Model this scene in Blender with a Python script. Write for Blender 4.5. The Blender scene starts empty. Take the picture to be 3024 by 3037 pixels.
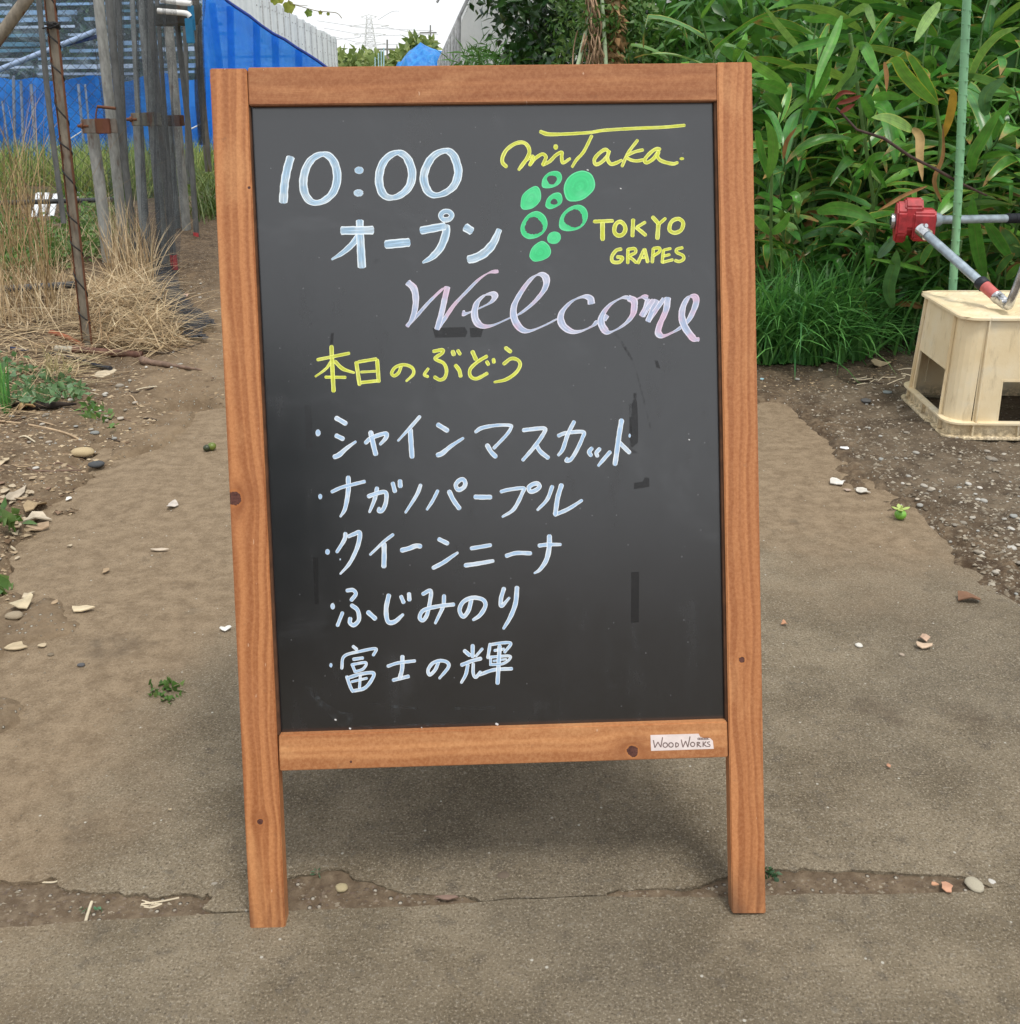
import bpy, bmesh, math, random
import numpy as np
from mathutils import Vector, Matrix, noise
rnd = random.Random(7)
S = bpy.context.scene
COL = S.collection
R = math.radians

# ------------------------------------------------------------ camera, sky, sun, exposure
FPX, PPX, PPY, CAMH = 3030.0, 1512.0, 1150.0, 0.92       # phone lens, in pixels of the 3024 wide frame
PITCH, ROLL = math.atan(880 / FPX), R(-0.7)
fwd = Vector((0, math.cos(PITCH), -math.sin(PITCH)))
up0 = Vector((0, math.sin(PITCH), math.cos(PITCH)))
rt0 = Vector((1, 0, 0))
RT = rt0 * math.cos(ROLL) + up0 * math.sin(ROLL)
UP = up0 * math.cos(ROLL) - rt0 * math.sin(ROLL)
CAMP = Vector((0, 0, CAMH))
cd = bpy.data.cameras.new('camera'); cam = bpy.data.objects.new('camera', cd); COL.objects.link(cam)
cd.sensor_fit = 'HORIZONTAL'; cd.sensor_width = 36; cd.lens = 36 * FPX / 3024
cd.shift_y = -(1518.5 - PPY) / 3024
cd.clip_start = 0.02; cd.clip_end = 3000
M = Matrix((RT, UP, -fwd)).transposed().to_4x4(); M.translation = CAMP
cam.matrix_world = M
S.camera = cam

SUN_EL, SUN_AZ = 68.0, 150.0     # soft light from behind and right of the viewer
w = bpy.data.worlds.new("World"); S.world = w; w.use_nodes = True
nt = w.node_tree; nt.nodes.clear()
out = nt.nodes.new('ShaderNodeOutputWorld'); bg = nt.nodes.new('ShaderNodeBackground')
sky = nt.nodes.new('ShaderNodeTexSky'); sky.sky_type = 'NISHITA'; sky.sun_disc = False
sky.sun_elevation = R(SUN_EL); sky.sun_rotation = R(SUN_AZ); sky.dust_density = 4
mx = nt.nodes.new('ShaderNodeMix'); mx.data_type = 'RGBA'; mx.inputs[0].default_value = 0.93
mx.inputs[7].default_value = (7.9, 8.05, 8.2, 1)       # thick bright cloud cover
nt.links.new(sky.outputs[0], mx.inputs[6]); nt.links.new(mx.outputs[2], bg.inputs[0])
bg.inputs[1].default_value = 0.10
nt.links.new(bg.outputs[0], out.inputs[0])
sd = bpy.data.lights.new('sun', 'SUN'); sd.energy = 1.5; sd.angle = R(14); sd.color = (1, .955, .88)
so = bpy.data.objects.new('sun', sd); COL.objects.link(so)
az, el = R(SUN_AZ), R(SUN_EL)
sdir = Vector((math.sin(az) * math.cos(el), math.cos(az) * math.cos(el), math.sin(el)))
so.rotation_euler = sdir.to_track_quat('Z', 'Y').to_euler()
S.view_settings.view_transform = 'Standard'; S.view_settings.look = 'None'
S.view_settings.exposure = 0.54; S.view_settings.gamma = 1

# ------------------------------------------------------------ placing helpers
def ray(px, py):
    return fwd + RT * ((px - PPX) / FPX) - UP * ((py - PPY) / FPX)
def ground(px, py, z=0.0):
    d = ray(px, py); return CAMP + d * ((z - CAMH) / d.z)
def at(px, py, Y):
    d = ray(px, py); return CAMP + d * (Y / d.y)

# ------------------------------------------------------------ object helpers
def tag(o, label=None, cat=None, group=None, kind=None):
    if label: o['label'] = label
    if cat: o['category'] = cat
    if group: o['group'] = group
    if kind: o['kind'] = kind
    return o
def empty(name, loc=(0, 0, 0), rz=0.0):
    o = bpy.data.objects.new(name, None); o.empty_display_size = .05
    o.location = loc; o.rotation_euler = (0, 0, rz); COL.objects.link(o); return o
def link(name, me, parent=None, loc=None):
    o = bpy.data.objects.new(name, me); COL.objects.link(o)
    if parent: o.parent = parent
    if loc is not None: o.location = loc
    return o
class MB:
    def __init__(s): s.v = []; s.f = []; s.uv = []; s.m = []; s.sm = []
    def add(s, vs, fs, uv=None, mi=0, smooth=False):
        b = len(s.v); s.v += [tuple(x) for x in vs]
        for k, f in enumerate(fs):
            s.f.append([b + i for i in f]); s.m.append(mi); s.sm.append(smooth)
            s.uv.append([uv[i] for i in f] if uv else [(0.5, 0.5)] * len(f))
    def box(s, c, size, rot=None, bev=0.0, mi=0):
        hx, hy, hz = size[0] / 2, size[1] / 2, size[2] / 2
        if bev <= 0:
            vs = [Vector((x, y, z)) for x in (-hx, hx) for y in (-hy, hy) for z in (-hz, hz)]
            fs = [(0, 1, 3, 2), (4, 6, 7, 5), (0, 4, 5, 1), (2, 3, 7, 6), (0, 2, 6, 4), (1, 5, 7, 3)]
        else:
            bm = bmesh.new(); bmesh.ops.create_cube(bm, size=1)
            for v in bm.verts: v.co = Vector((v.co.x * 2 * hx, v.co.y * 2 * hy, v.co.z * 2 * hz))
            bmesh.ops.bevel(bm, geom=bm.edges[:], offset=bev, segments=2, affect='EDGES')
            vs = [v.co.copy() for v in bm.verts]; fs = [[v.index for v in f.verts] for f in bm.faces]; bm.free()
        T = (rot.to_4x4() if rot else Matrix.Identity(4)); c = Vector(c)
        s.add([T @ v + c for v in vs], fs, mi=mi)
    def prism(s, quad, depth_vec, bev=0.0):
        q = [Vector(p) for p in quad]; d = Vector(depth_vec); n = len(q)
        bm = bmesh.new(); a = [bm.verts.new(p) for p in q]; b = [bm.verts.new(p + d) for p in q]
        bm.faces.new(a); bm.faces.new(b[::-1])
        for i in range(n): bm.faces.new((a[i], b[i], b[(i + 1) % n], a[(i + 1) % n]))
        bmesh.ops.recalc_face_normals(bm, faces=bm.faces[:])
        if bev: bmesh.ops.bevel(bm, geom=bm.edges[:], offset=bev, segments=2, affect='EDGES')
        bm.verts.index_update()
        s.add([v.co.copy() for v in bm.verts], [[v.index for v in f.verts] for f in bm.faces]); bm.free()
    def tube(s, pts, r, n=8, caps=True, mi=0, jit=0.0):
        pts = [Vector(p) for p in pts]; k = len(pts)
        rs = r if isinstance(r, (list, tuple)) else [r] * k
        vs = []; uv = []; x = None
        for i, p in enumerate(pts):
            t = (pts[min(i + 1, k - 1)] - pts[max(i - 1, 0)]).normalized()
            if x is None: x = t.orthogonal().normalized()
            x = (x - t * x.dot(t)).normalized(); y = t.cross(x)
            for j in range(n):
                a = 2 * math.pi * j / n; q = rs[i] * (1 + jit * (rnd.random() - .5))
                vs.append(p + (x * math.cos(a) + y * math.sin(a)) * q); uv.append((j / n, i / max(1, k - 1)))
        fs = [(i * n + j, i * n + (j + 1) % n, (i + 1) * n + (j + 1) % n, (i + 1) * n + j) for i in range(k - 1) for j in range(n)]
        s.add(vs, fs, uv, mi, True)
        if caps:
            s.add(vs[:n], [list(range(n))[::-1]], None, mi); s.add(vs[-n:], [list(range(n))], None, mi)
    def build(s, name, mats, parent=None, recalc=False):
        me = bpy.data.meshes.new(name); me.from_pydata(s.v, [], s.f)
        if not isinstance(mats, (list, tuple)): mats = [mats]
        for m in mats: me.materials.append(m)
        me.polygons.foreach_set('material_index', s.m)
        me.polygons.foreach_set('use_smooth', s.sm)
        ul = me.uv_layers.new(name='UVMap')
        ul.data.foreach_set('uv', [c for f in s.uv for p in f for c in p])
        me.validate(); me.update()
        if recalc:
            bm = bmesh.new(); bm.from_mesh(me); bmesh.ops.recalc_face_normals(bm, faces=bm.faces[:]); bm.to_mesh(me); bm.free()
        return link(name, me, parent)
def smooth_path(pts, step=None, n=8):
    """Catmull-Rom through pts (tuples of any length)."""
    P = [np.array(p, float) for p in pts]
    if len(P) < 3:
        return [tuple(P[0] + (P[-1] - P[0]) * t) for t in np.linspace(0, 1, n + 1)]
    closed = np.allclose(P[0][:2], P[-1][:2]) and len(P) > 4
    o = []
    for i in range(len(P) - 1):
        p1, p2 = P[i], P[i + 1]
        p0 = P[i - 1] if i > 0 else (P[-2] if closed else 2 * p1 - p2)
        p3 = P[i + 2] if i + 2 < len(P) else (P[1] if closed else 2 * p2 - p1)
        for k in range(n):
            t = k / n
            o.append(tuple(.5 * (2 * p1 + (p2 - p0) * t + (2 * p0 - 5 * p1 + 4 * p2 - p3) * t * t + (3 * p1 - p0 - 3 * p2 + p3) * t ** 3)))
    o.append(tuple(P[-1])); return o

# ------------------------------------------------------------ node helpers
class NT:
    def __init__(s, name):
        s.m = bpy.data.materials.new(name); s.m.use_nodes = True; s.t = s.m.node_tree
        s.t.nodes.clear(); s.o = s.t.nodes.new('ShaderNodeOutputMaterial')
    def n(s, typ, ins=None, **kw):
        x = s.t.nodes.new('ShaderNode' + typ)
        for k, v in kw.items(): setattr(x, k, v)
        if ins:
            for k, v in ins.items():
                if hasattr(v, 'is_output'): s.t.links.new(v, x.inputs[k])
                else: x.inputs[k].default_value = v
        return x
    def math(s, op, a, b=0.0, c=None):
        d = {0: a, 1: b}
        if c is not None: d[2] = c
        return s.n('Math', d, operation=op).outputs[0]
    def mix(s, f, a, b, blend='MIX'):
        x = s.n('Mix', data_type='RGBA', blend_type=blend)
        for k, v in ((0, f), (6, a), (7, b)):
            if hasattr(v, 'is_output'): s.t.links.new(v, x.inputs[k])
            else: x.inputs[k].default_value = (tuple(v) + (1,) if isinstance(v, tuple) and len(v) == 3 else v)
        return x.outputs[2]
    def ramp(s, f, a, b):     # smooth 0..1 between a and b
        return s.n('MapRange', {0: f, 1: a, 2: b}, interpolation_type='SMOOTHSTEP').outputs[0]
    def noise(s, vec, scale, detail=4, rough=.55, dist=0.0, dim='3D'):
        d = {'Scale': scale, 'Detail': detail, 'Roughness': rough, 'Distortion': dist}
        if dim == '1D': d['W'] = vec
        elif vec is not None: d['Vector'] = vec
        return s.n('TexNoise', d, noise_dimensions=dim).outputs[0]
    def obj(s): return s.n('TexCoord').outputs['Object']
    def geo(s): return s.n('NewGeometry')
    def vscale(s, v, sc):
        return s.n('Mapping', {'Vector': v, 'Scale': sc}).outputs[0]
    def bsdf(s, color, rough=.7, spec=.5, bump=None, bdist=.001, bstr=1.0, **kw):
        b = s.n('BsdfPrincipled')
        def put(k, v):
            if hasattr(v, 'is_output'): s.t.links.new(v, b.inputs[k])
            else: b.inputs[k].default_value = (tuple(v) + (1,) if isinstance(v, tuple) and len(v) == 3 else v)
        put('Base Color', color); put('Roughness', rough); put('Specular IOR Level', spec)
        for k, v in kw.items(): put(k.replace('_', ' '), v)
        if bump is not None:
            bp = s.n('Bump', {'Height': bump, 'Distance': bdist, 'Strength': bstr}); s.t.links.new(bp.outputs[0], b.inputs['Normal'])
        return b.outputs[0]
    def out(s, sh): s.t.links.new(sh, s.o.inputs[0]); return s.m
    def mixsh(s, f, a, b):
        x = s.n('MixShader')
        for k, v in ((0, f), (1, a), (2, b)):
            if hasattr(v, 'is_output'): s.t.links.new(v, x.inputs[k])
            else: x.inputs[k].default_value = v
        return x.outputs[0]

def plain(name, col, rough=.7, var=.25, scale=20, spec=.4, bump=.0006, metal=0.0, rand=0.0):
    t = NT(name); o = t.obj(); n1 = t.noise(o, scale, 6, .6)
    c = t.mix(t.ramp(n1, .3, .7), tuple(x * (1 - var) for x in col), tuple(min(1, x * (1 + var)) for x in col))
    if rand:
        r_ = t.n('ObjectInfo').outputs['Random']
        c = t.mix(r_, t.mix(rand, c, (0, 0, 0)), t.mix(rand * .5, c, (1, 1, 1)))
    return t.out(t.bsdf(c, rough, spec, n1, bump, Metallic=metal))
def leafmat(name, cols, trans=.35, rough=.42, edge=None, island=True, tip=None, spec=.45, dry=False):
    """cols: palette walked by a random value per leaf"""
    t = NT(name)
    rv = t.geo().outputs['Random Per Island'] if island else t.n('ObjectInfo').outputs['Random']
    cr = t.n('ValToRGB', {0: rv}); e = cr.color_ramp
    for i, c in enumerate(cols):
        q = e.elements[i] if i < 2 else e.elements.new(1)
        q.position = i / max(1, len(cols) - 1); q.color = tuple(c) + (1,)
    c = cr.outputs[0]
    o = t.obj(); uv = t.n('TexCoord').outputs['UV']; sep = t.n('SeparateXYZ', {0: uv})
    u = t.math('ABSOLUTE', t.math('SUBTRACT', sep.outputs[0], .5))
    if edge:
        rib = t.ramp(u, .05, .015); c = t.mix(t.math('MULTIPLY', rib, .6), c, (.20, .30, .09))
        vein = t.noise(t.vscale(uv, (26, 1.2, 1)), 1, 2)
        c = t.mix(t.math('MULTIPLY', t.ramp(vein, .35, .75), .35), c, (.012, .05, .008))
        r2 = t.n('ObjectInfo').outputs['Random']
        r3 = t.math('FRACT', t.math('MULTIPLY', r2, 7.31))
        amt = t.ramp(r3, .35, .85)
        em = t.math('MULTIPLY', t.ramp(t.math('ADD', u, t.math('MULTIPLY', t.noise(uv, 5, 3), .1)), .44, .54), amt)
        c = t.mix(em, c, edge)
        if tip:
            tm = t.math('MULTIPLY', t.ramp(t.math('ADD', sep.outputs[1], t.math('MULTIPLY', t.noise(uv, 6, 3), .25)), .93, 1.08), t.ramp(r3, .3, .6))
            c = t.mix(tm, c, tip)
    n1 = t.noise(o, 35, 4); c = t.mix(.35, c, t.mix(t.ramp(n1, .3, .7), (.25, .24, .22) if dry else (.10, .16, .05), (.70, .68, .64) if dry else (.62, .72, .40)), 'OVERLAY')
    b = t.bsdf(c, rough, spec, n1, .0006)
    tr = t.n('BsdfTranslucent', {'Color': (c if dry else t.mix(.3, c, (.18, .32, .03)))}).outputs[0]
    return t.out(t.mixsh(trans, b, tr))
# ------------------------------------------------------------ value noise for terrain
_rs = np.random.RandomState(3); _T = _rs.rand(256, 256)
def vnoise(x, y, sc):
    x = x * sc; y = y * sc; xi = np.floor(x).astype(int); yi = np.floor(y).astype(int)
    fx = x - xi; fy = y - yi; fx = fx * fx * (3 - 2 * fx); fy = fy * fy * (3 - 2 * fy)
    g = lambda a, b: _T[a % 256, b % 256]
    return (g(xi, yi) * (1 - fx) + g(xi + 1, yi) * fx) * (1 - fy) + (g(xi, yi + 1) * (1 - fx) + g(xi + 1, yi + 1) * fx) * fy - .5
def G2(px, py): g = ground(px, py); return (g.x, g.y)
NEAR_EDGE = [(-40, 2752), (110, 2744), (265, 2730), (420, 2722), (570, 2714), (740, 2704), (900, 2698), (1145, 2690), (1300, 2684), (1500, 2668), (1800, 2658), (2150, 2660), (2400, 2650), (2650, 2652), (2850, 2644), (3060, 2622)]
FAR_EDGE = [(-40, 2604), (0, 2607), (43, 2615), (111, 2613), (152, 2600), (166, 2599), (172, 2630), (200, 2640), (221, 2636), (255, 2646), (284, 2646), (348, 2640), (367, 2654), (400, 2648), (435, 2648), (446, 2662), (480, 2658), (514, 2652), (569, 2647), (600, 2657), (618, 2646), (628, 2660), (600, 2690), (640, 2702), (740, 2698), (815, 2693), (825, 2640), (851, 2605), (890, 2592), (937, 2587), (972, 2575), (1010, 2577), (1036, 2583), (1044, 2605), (1108, 2615), (1150, 2633), (1207, 2647), (1270, 2650), (1328, 2655), (1400, 2657), (1425, 2670), (1500, 2663), (1650, 2658), (1795, 2652), (1813, 2640), (1870, 2637), (1941, 2633), (2026, 2633), (2060, 2626), (2090, 2619), (2125, 2605), (2154, 2597), (2230, 2584), (2274, 2580), (2306, 2576), (2355, 2580), (2383, 2572), (2451, 2582), (2548, 2580), (2636, 2582), (2684, 2590), (2745, 2590), (2813, 2593), (2861, 2600), (2902, 2617), (2942, 2629), (3006, 2630), (3060, 2618)]
def rag(pts, amp, k=4, seed=1):
    r_ = random.Random(seed); o = []
    for a, b in zip(pts[:-1], pts[1:]):
        for i in range(k):
            t = i / k; o.append((a[0] + (b[0] - a[0]) * t + r_.uniform(-amp, amp), a[1] + (b[1] - a[1]) * t + r_.uniform(-amp, amp)))
    o.append(pts[-1]); return o
near = rag([G2(*p) for p in NEAR_EDGE], .0009, 6)
far = rag([G2(*p) for p in FAR_EDGE], .0016, 3, 2)
LEFT = [(-.86, 1.30), (-.93, 1.6), (-1.02, 1.9), (-1.09, 2.15), (-1.05, 2.4), (-1.12, 2.62), (-1.02, 2.85), (-.9, 2.98)]
RIGHT = [G2(2330, 1185), G2(2372, 1240), G2(2418, 1282), G2(2500, 1340), G2(2610, 1445), G2(2700, 1492), G2(2760, 1560), G2(2850, 1650), G2(2955, 1748), G2(3100, 1850), (1.35, 1.35), (1.6, 1.0)]
LEFT = rag(LEFT, .012, 10, 5); RIGHT = rag(RIGHT, .0045, 8, 6)
far_poly = [(-1.6, far[0][1])] + far + [(1.75, far[-1][1])] + RIGHT[::-1] + [(.4, 3.02), (-.3, 3.0)] + LEFT[::-1] + [(-1.05, 1.25), (-1.6, 1.2)]
near_poly = [(-3.2, near[0][1] - .05), (-1.6, near[0][1])] + near + [(1.75, near[-1][1]), (3.2, near[-1][1] + .05), (3.2, -3), (-3.2, -3)]
region = [(-3.2, near[0][1] - .05)] + [(-1.6, .97)] + [(-1.6, 1.2), (-1.05, 1.25)] + LEFT + [(-.3, 3.0), (.4, 3.02)] + RIGHT + [(1.75, near[-1][1]), (3.2, near[-1][1] + .05), (3.2, -3), (-3.2, -3)]
def sdist(X, Y, poly):
    """signed distance, negative inside"""
    d = np.full(X.shape, 1e9); ins = np.zeros(X.shape, bool); n = len(poly)
    for i in range(n):
        ax, ay = poly[i]; bx, by = poly[(i + 1) % n]
        ex, ey = bx - ax, by - ay; L = ex * ex + ey * ey + 1e-12
        t = np.clip(((X - ax) * ex + (Y - ay) * ey) / L, 0, 1)
        d = np.minimum(d, (X - ax - t * ex) ** 2 + (Y - ay - t * ey) ** 2)
        c = ((ay > Y) != (by > Y)) & (X < (bx - ax) * (Y - ay) / (by - ay + 1e-12) + ax); ins ^= c
    return np.where(ins, -1, 1) * np.sqrt(d)
def terrain(X, Y):
    X = np.asarray(X, float); Y = np.asarray(Y, float)
    s = sdist(X, Y, region)
    lo = vnoise(X, Y, 1.3); mid = vnoise(X + 5, Y, 6); hi = vnoise(X, Y + 9, 22); fi = vnoise(X + 3, Y + 1, 60); vf = vnoise(X + 8, Y + 2, 140)
    left = np.clip((-X - .3) * 2, 0, 1)
    side = np.where(X < 0, .010, .0)
    rise = .016 * np.clip(s / .25, 0, 1) * (0.4 + .9 * left)
    zo = .003 + rise + lo * .014 + mid * .013 + hi * .013 + fi * .009 + vf * .004
    # shoulder strip under the straw on the left
    zo = zo + .05 * np.clip((-X - 1.45) / .6, 0, 1) * np.clip((Y - 2.2) / 1.5, 0, 1)
    zi = np.where(Y < 1.2, -.0038 + hi * .0030 + fi * .0030, -.013 + hi * .009 + fi * .009) + np.where(Y < 1.2, .001, .004) * mid + vf * np.where(Y < 1.2, .0012, .003)
    fz = np.where((Y > 1.15) & (X < 0), .30, np.where(Y > 1.15, .13, .0)); k = np.clip((s + .004 + np.where(X < 0, fz * .22, fz * .10) + mid * fz + hi * fz * .5 + fi * .02) / .05, 0, 1); zo = zo + np.where((X < -.4) & (Y > 1.15), .007, 0); k = k * k * (3 - 2 * k)
    z = zi * (1 - k) + zo * k
    z = np.where(Y > 9, z * .3, z)
    return z
def gz(x, y): return float(terrain(np.array([x]), np.array([y]))[0])
def G3(px, py, dz=0.0):
    g = ground(px, py); return Vector((g.x, g.y, max(0, gz(g.x, g.y)) + dz))

def soil_mat():
    t = NT('soil'); o = t.obj()
    a = t.noise(o, .9, 3); b = t.noise(o, 9, 8, .65); c = t.noise(o, 70, 6, .7); d = t.noise(t.vscale(o, (1, 2.2, 1)), 26, 5, .6)
    base = t.mix(t.ramp(b, .33, .68), (.066, .043, .026), (.150, .102, .062))
    base = t.mix(t.math('MULTIPLY', t.ramp(c, .42, .68), .55), base, (.30, .235, .16))
    base = t.mix(t.math('MULTIPLY', t.ramp(d, .58, .36), .55), base, (.045, .030, .020))
    sep = t.n('SeparateXYZ', {0: o})
    # trodden pale dust along the walked strip, moist dark soil elsewhere
    x = sep.outputs[0]; y = sep.outputs[1]
    w1 = t.math('ADD', x, t.math('MULTIPLY', y, .12)); w1 = t.math('ADD', w1, t.math('MULTIPLY', t.math('SUBTRACT', a, .5), .9))
    trod = t.math('MULTIPLY', t.ramp(w1, -1.15, -.55), t.ramp(w1, .9, .35))
    gap = t.math('MULTIPLY', t.ramp(y, 1.5, 1.2), .85); trod = t.math('MULTIPLY', trod, t.math('SUBTRACT', 1.0, gap)); base = t.mix(t.math('MULTIPLY', gap, .7), base, t.mix(t.ramp(c, .3, .7), (.110, .080, .054), (.225, .175, .122))); base = t.mix(t.math('MULTIPLY', trod, .75), base, t.mix(t.ramp(b, .3, .7), (.19, .135, .083), (.30, .225, .145)))
    # grey gritty ground on the right of the path
    gr = t.ramp(w1, 1.0, 1.4); base = t.mix(t.math('MULTIPLY', gr, .62), base, t.mix(t.ramp(b, .35, .65), (.085, .066, .047), (.19, .155, .112)))
    v = t.n('TexVoronoi', {'Vector': o, 'Scale': 95.0}, feature='F1'); peb = t.ramp(v.outputs[0], .30, .16)
    pc = t.n('SeparateColor', {0: v.outputs['Color']}).outputs[0]
    pm = t.math('MULTIPLY', peb, t.ramp(pc, .62, .70))
    base = t.mix(pm, base, t.mix(pc, (.30, .26, .20), (.46, .42, .35)))
    far_ = t.ramp(y, 7.5, 12); g1 = t.noise(o, 1.6, 4)
    base = t.mix(t.math('MULTIPLY', far_, t.ramp(g1, .4, .6)), base, (.07, .11, .03))
    h = t.math('ADD', t.math('ADD', b, t.math('MULTIPLY', c, .6)), t.math('MULTIPLY', pm, .5))
    return t.out(t.bsdf(base, .93, .2, h, .010))
def concrete_mat():
    t = NT('concrete'); o = t.obj()
    a = t.noise(o, 1.6, 5, .6); b = t.noise(o, 7, 6, .6); c = t.noise(o, 120, 5, .75); d = t.noise(o, 30, 6, .7); e = t.noise(o, 320, 3, .8)
    base = t.mix(t.ramp(b, .32, .68), (.148, .118, .077), (.258, .212, .146))
    base = t.mix(t.math('MULTIPLY', t.ramp(a, .42, .62), .5), base, (.132, .112, .082))
    base = t.mix(t.math('MULTIPLY', t.ramp(c, .52, .72), .55), base, (.38, .35, .29))
    base = t.mix(t.math('MULTIPLY', t.ramp(c, .48, .30), .5), base, (.10, .085, .065))
    base = t.mix(t.math('MULTIPLY', t.ramp(d, .54, .66), .6), base, (.105, .088, .067)); base = t.mix(t.math('MULTIPLY', t.ramp(e, .56, .64), .50), base, (.46, .41, .32)); base = t.mix(t.math('MULTIPLY', t.ramp(e, .44, .37), .55), base, (.055, .045, .034))
    sep = t.n('SeparateXYZ', {0: o}); x = sep.outputs[0]; y = sep.outputs[1]
    # tan dust tracked over the slab, thicker towards the left and the far end
    dd = t.math('ADD', t.ramp(t.math('ADD', x, t.math('MULTIPLY', y, -.10)), -.42, -1.05), t.math('MULTIPLY', t.ramp(y, 1.25, 2.5), .85))
    dust = t.ramp(t.math('ADD', dd, t.math('SUBTRACT', t.noise(o, 3.2, 6, .65), .62)), .0, .55)
    base = t.mix(t.math('MULTIPLY', dust, .92), base, t.mix(t.ramp(d, .3, .7), (.200, .143, .088), (.325, .244, .158)))
    base = t.mix(t.math('MULTIPLY', t.ramp(e, .56, .64), .28), base, (.45, .38, .28)); base = t.mix(t.math('MULTIPLY', t.ramp(e, .45, .37), .38), base, (.075, .052, .034))
    base = t.mix(t.math('MULTIPLY', t.math('MULTIPLY', t.ramp(t.noise(o, 17, 7, .75), .54, .66), dust), .45), base, (.12, .082, .05))
    # damp brown stains
    st = t.ramp(t.noise(o, 2.3, 7, .7), .58, .70); base = t.mix(t.math('MULTIPLY', st, .55), base, (.095, .070, .048)); st2 = t.ramp(t.noise(o, 9, 6, .7), .60, .72); base = t.mix(t.math('MULTIPLY', st2, .4), base, (.085, .072, .055))
    sp = t.n('TexVoronoi', {'Vector': o, 'Scale': 60.0}, feature='F1'); spc = t.n('SeparateColor', {0: sp.outputs['Color']}).outputs[0]
    pm = t.math('MULTIPLY', t.ramp(sp.outputs[0], .13, .07), t.ramp(spc, .86, .9)); base = t.mix(pm, base, (.5, .48, .42))
    h = t.math('ADD', t.math('ADD', t.math('MULTIPLY', c, .5), t.math('MULTIPLY', d, .8)), t.math('ADD', t.math('MULTIPLY', e, .25), t.math('MULTIPLY', b, .8)))
    return t.out(t.bsdf(base, .9, .25, h, .006))
soil = soil_mat(); concrete = concrete_mat()

def grid_sheet(name, xs, ys, mat, zf):
    X, Y = np.meshgrid(xs, ys); Z = zf(X, Y); nx, ny = len(xs), len(ys)
    co = np.stack([X, Y, Z], -1).reshape(-1, 3)
    i = np.arange((nx - 1) * (ny - 1)); r_ = i // (nx - 1); c = i % (nx - 1); a = r_ * nx + c
    f = np.stack([a, a + 1, a + nx + 1, a + nx], -1)
    me = bpy.data.meshes.new(name); me.vertices.add(len(co)); me.vertices.foreach_set('co', co.ravel())
    me.loops.add(f.size); me.loops.foreach_set('vertex_index', f.ravel().astype(np.int32))
    me.polygons.add(len(f)); me.polygons.foreach_set('loop_start', np.arange(0, f.size, 4, dtype=np.int32))
    me.polygons.foreach_set('loop_total', np.full(len(f), 4, np.int32)); me.polygons.foreach_set('use_smooth', np.ones(len(f), bool))
    me.materials.append(mat); me.update(calc_edges=True); me.validate()
    return tag(link(name, me), kind='structure')
xs = np.concatenate([[-900, -300, -100, -40, -20, -12, -8, -6, -5], np.arange(-4.2, -2.4, .06), np.arange(-2.4, 2.3, .0125), np.arange(2.3, 4, .06), [4.5, 5.5, 8, 12, 20, 50, 150, 500, 900]])
ys = np.concatenate([[-300, -60, -20, -8, -4], np.arange(-3, .6, .3), np.arange(.6, 3.4, .0125), np.arange(3.4, 5.6, .022), np.arange(5.6, 9, .08), [9.5, 10.5, 12, 14, 18, 25, 40, 70, 120, 250, 500, 1500]])
grid_sheet('ground', xs, ys, soil, terrain)

def slab(name, poly, top, thick, mat):
    bm = bmesh.new(); vs = [bm.verts.new((x, y, top)) for x, y in poly]
    es = [bm.edges.new((vs[i], vs[(i + 1) % len(vs)])) for i in range(len(vs))]
    res = bmesh.ops.triangle_fill(bm, use_beauty=True, use_dissolve=False, edges=es)
    low = [bm.verts.new((x, y, top - thick)) for x, y in poly]
    for i in range(len(vs)):
        j = (i + 1) % len(vs); bm.faces.new((vs[i], vs[j], low[j], low[i]))
    bmesh.ops.recalc_face_normals(bm, faces=bm.faces[:])
    for f in bm.faces:
        if abs(f.normal.z) > .9 and f.normal.z < 0: f.normal_flip()
    me = bpy.data.meshes.new(name); bm.to_mesh(me); bm.free(); me.materials.append(mat)
    return tag(link(name, me), kind='structure')
slab('concrete_pavement', near_poly, 0.0, .05, concrete)
slab('concrete_path', far_poly, -.0005, .05, concrete)

# ------------------------------------------------------------ the A-frame sign
yaw, lean, brl = R(.87), R(12.78), R(.66)
rtb = Vector((math.cos(yaw), math.sin(yaw), 0)); backb = Vector((-math.sin(yaw), math.cos(yaw), 0))
upb = Vector((0, 0, 1)) * math.cos(lean) + backb * math.sin(lean)
BX = rtb * math.cos(brl) + upb * math.sin(brl); BZ = upb * math.cos(brl) - rtb * math.sin(brl); BY = BZ.cross(BX)
BO = Vector((-.0107, .960, 0))
BM = Matrix((BX, BY, BZ)).transposed().to_4x4(); BM.translation = BO
def bl(px, py, dep=0.0):
    """pixel -> point of the sign's own plane, dep metres behind its front face (local coordinates)"""
    d = ray(px, py); o = BO + BY * dep; k = (o - CAMP).dot(BY) / d.dot(BY)
    q = CAMP + d * k - BO
    return Vector((q.dot(BX), dep, q.dot(BZ)))
sign = bpy.data.objects.new('a_frame_sign', None); COL.objects.link(sign); sign.matrix_world = BM
tag(sign, 'wooden A-frame chalkboard sign with handwritten opening time and grape list on the path', 'sign')

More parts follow.
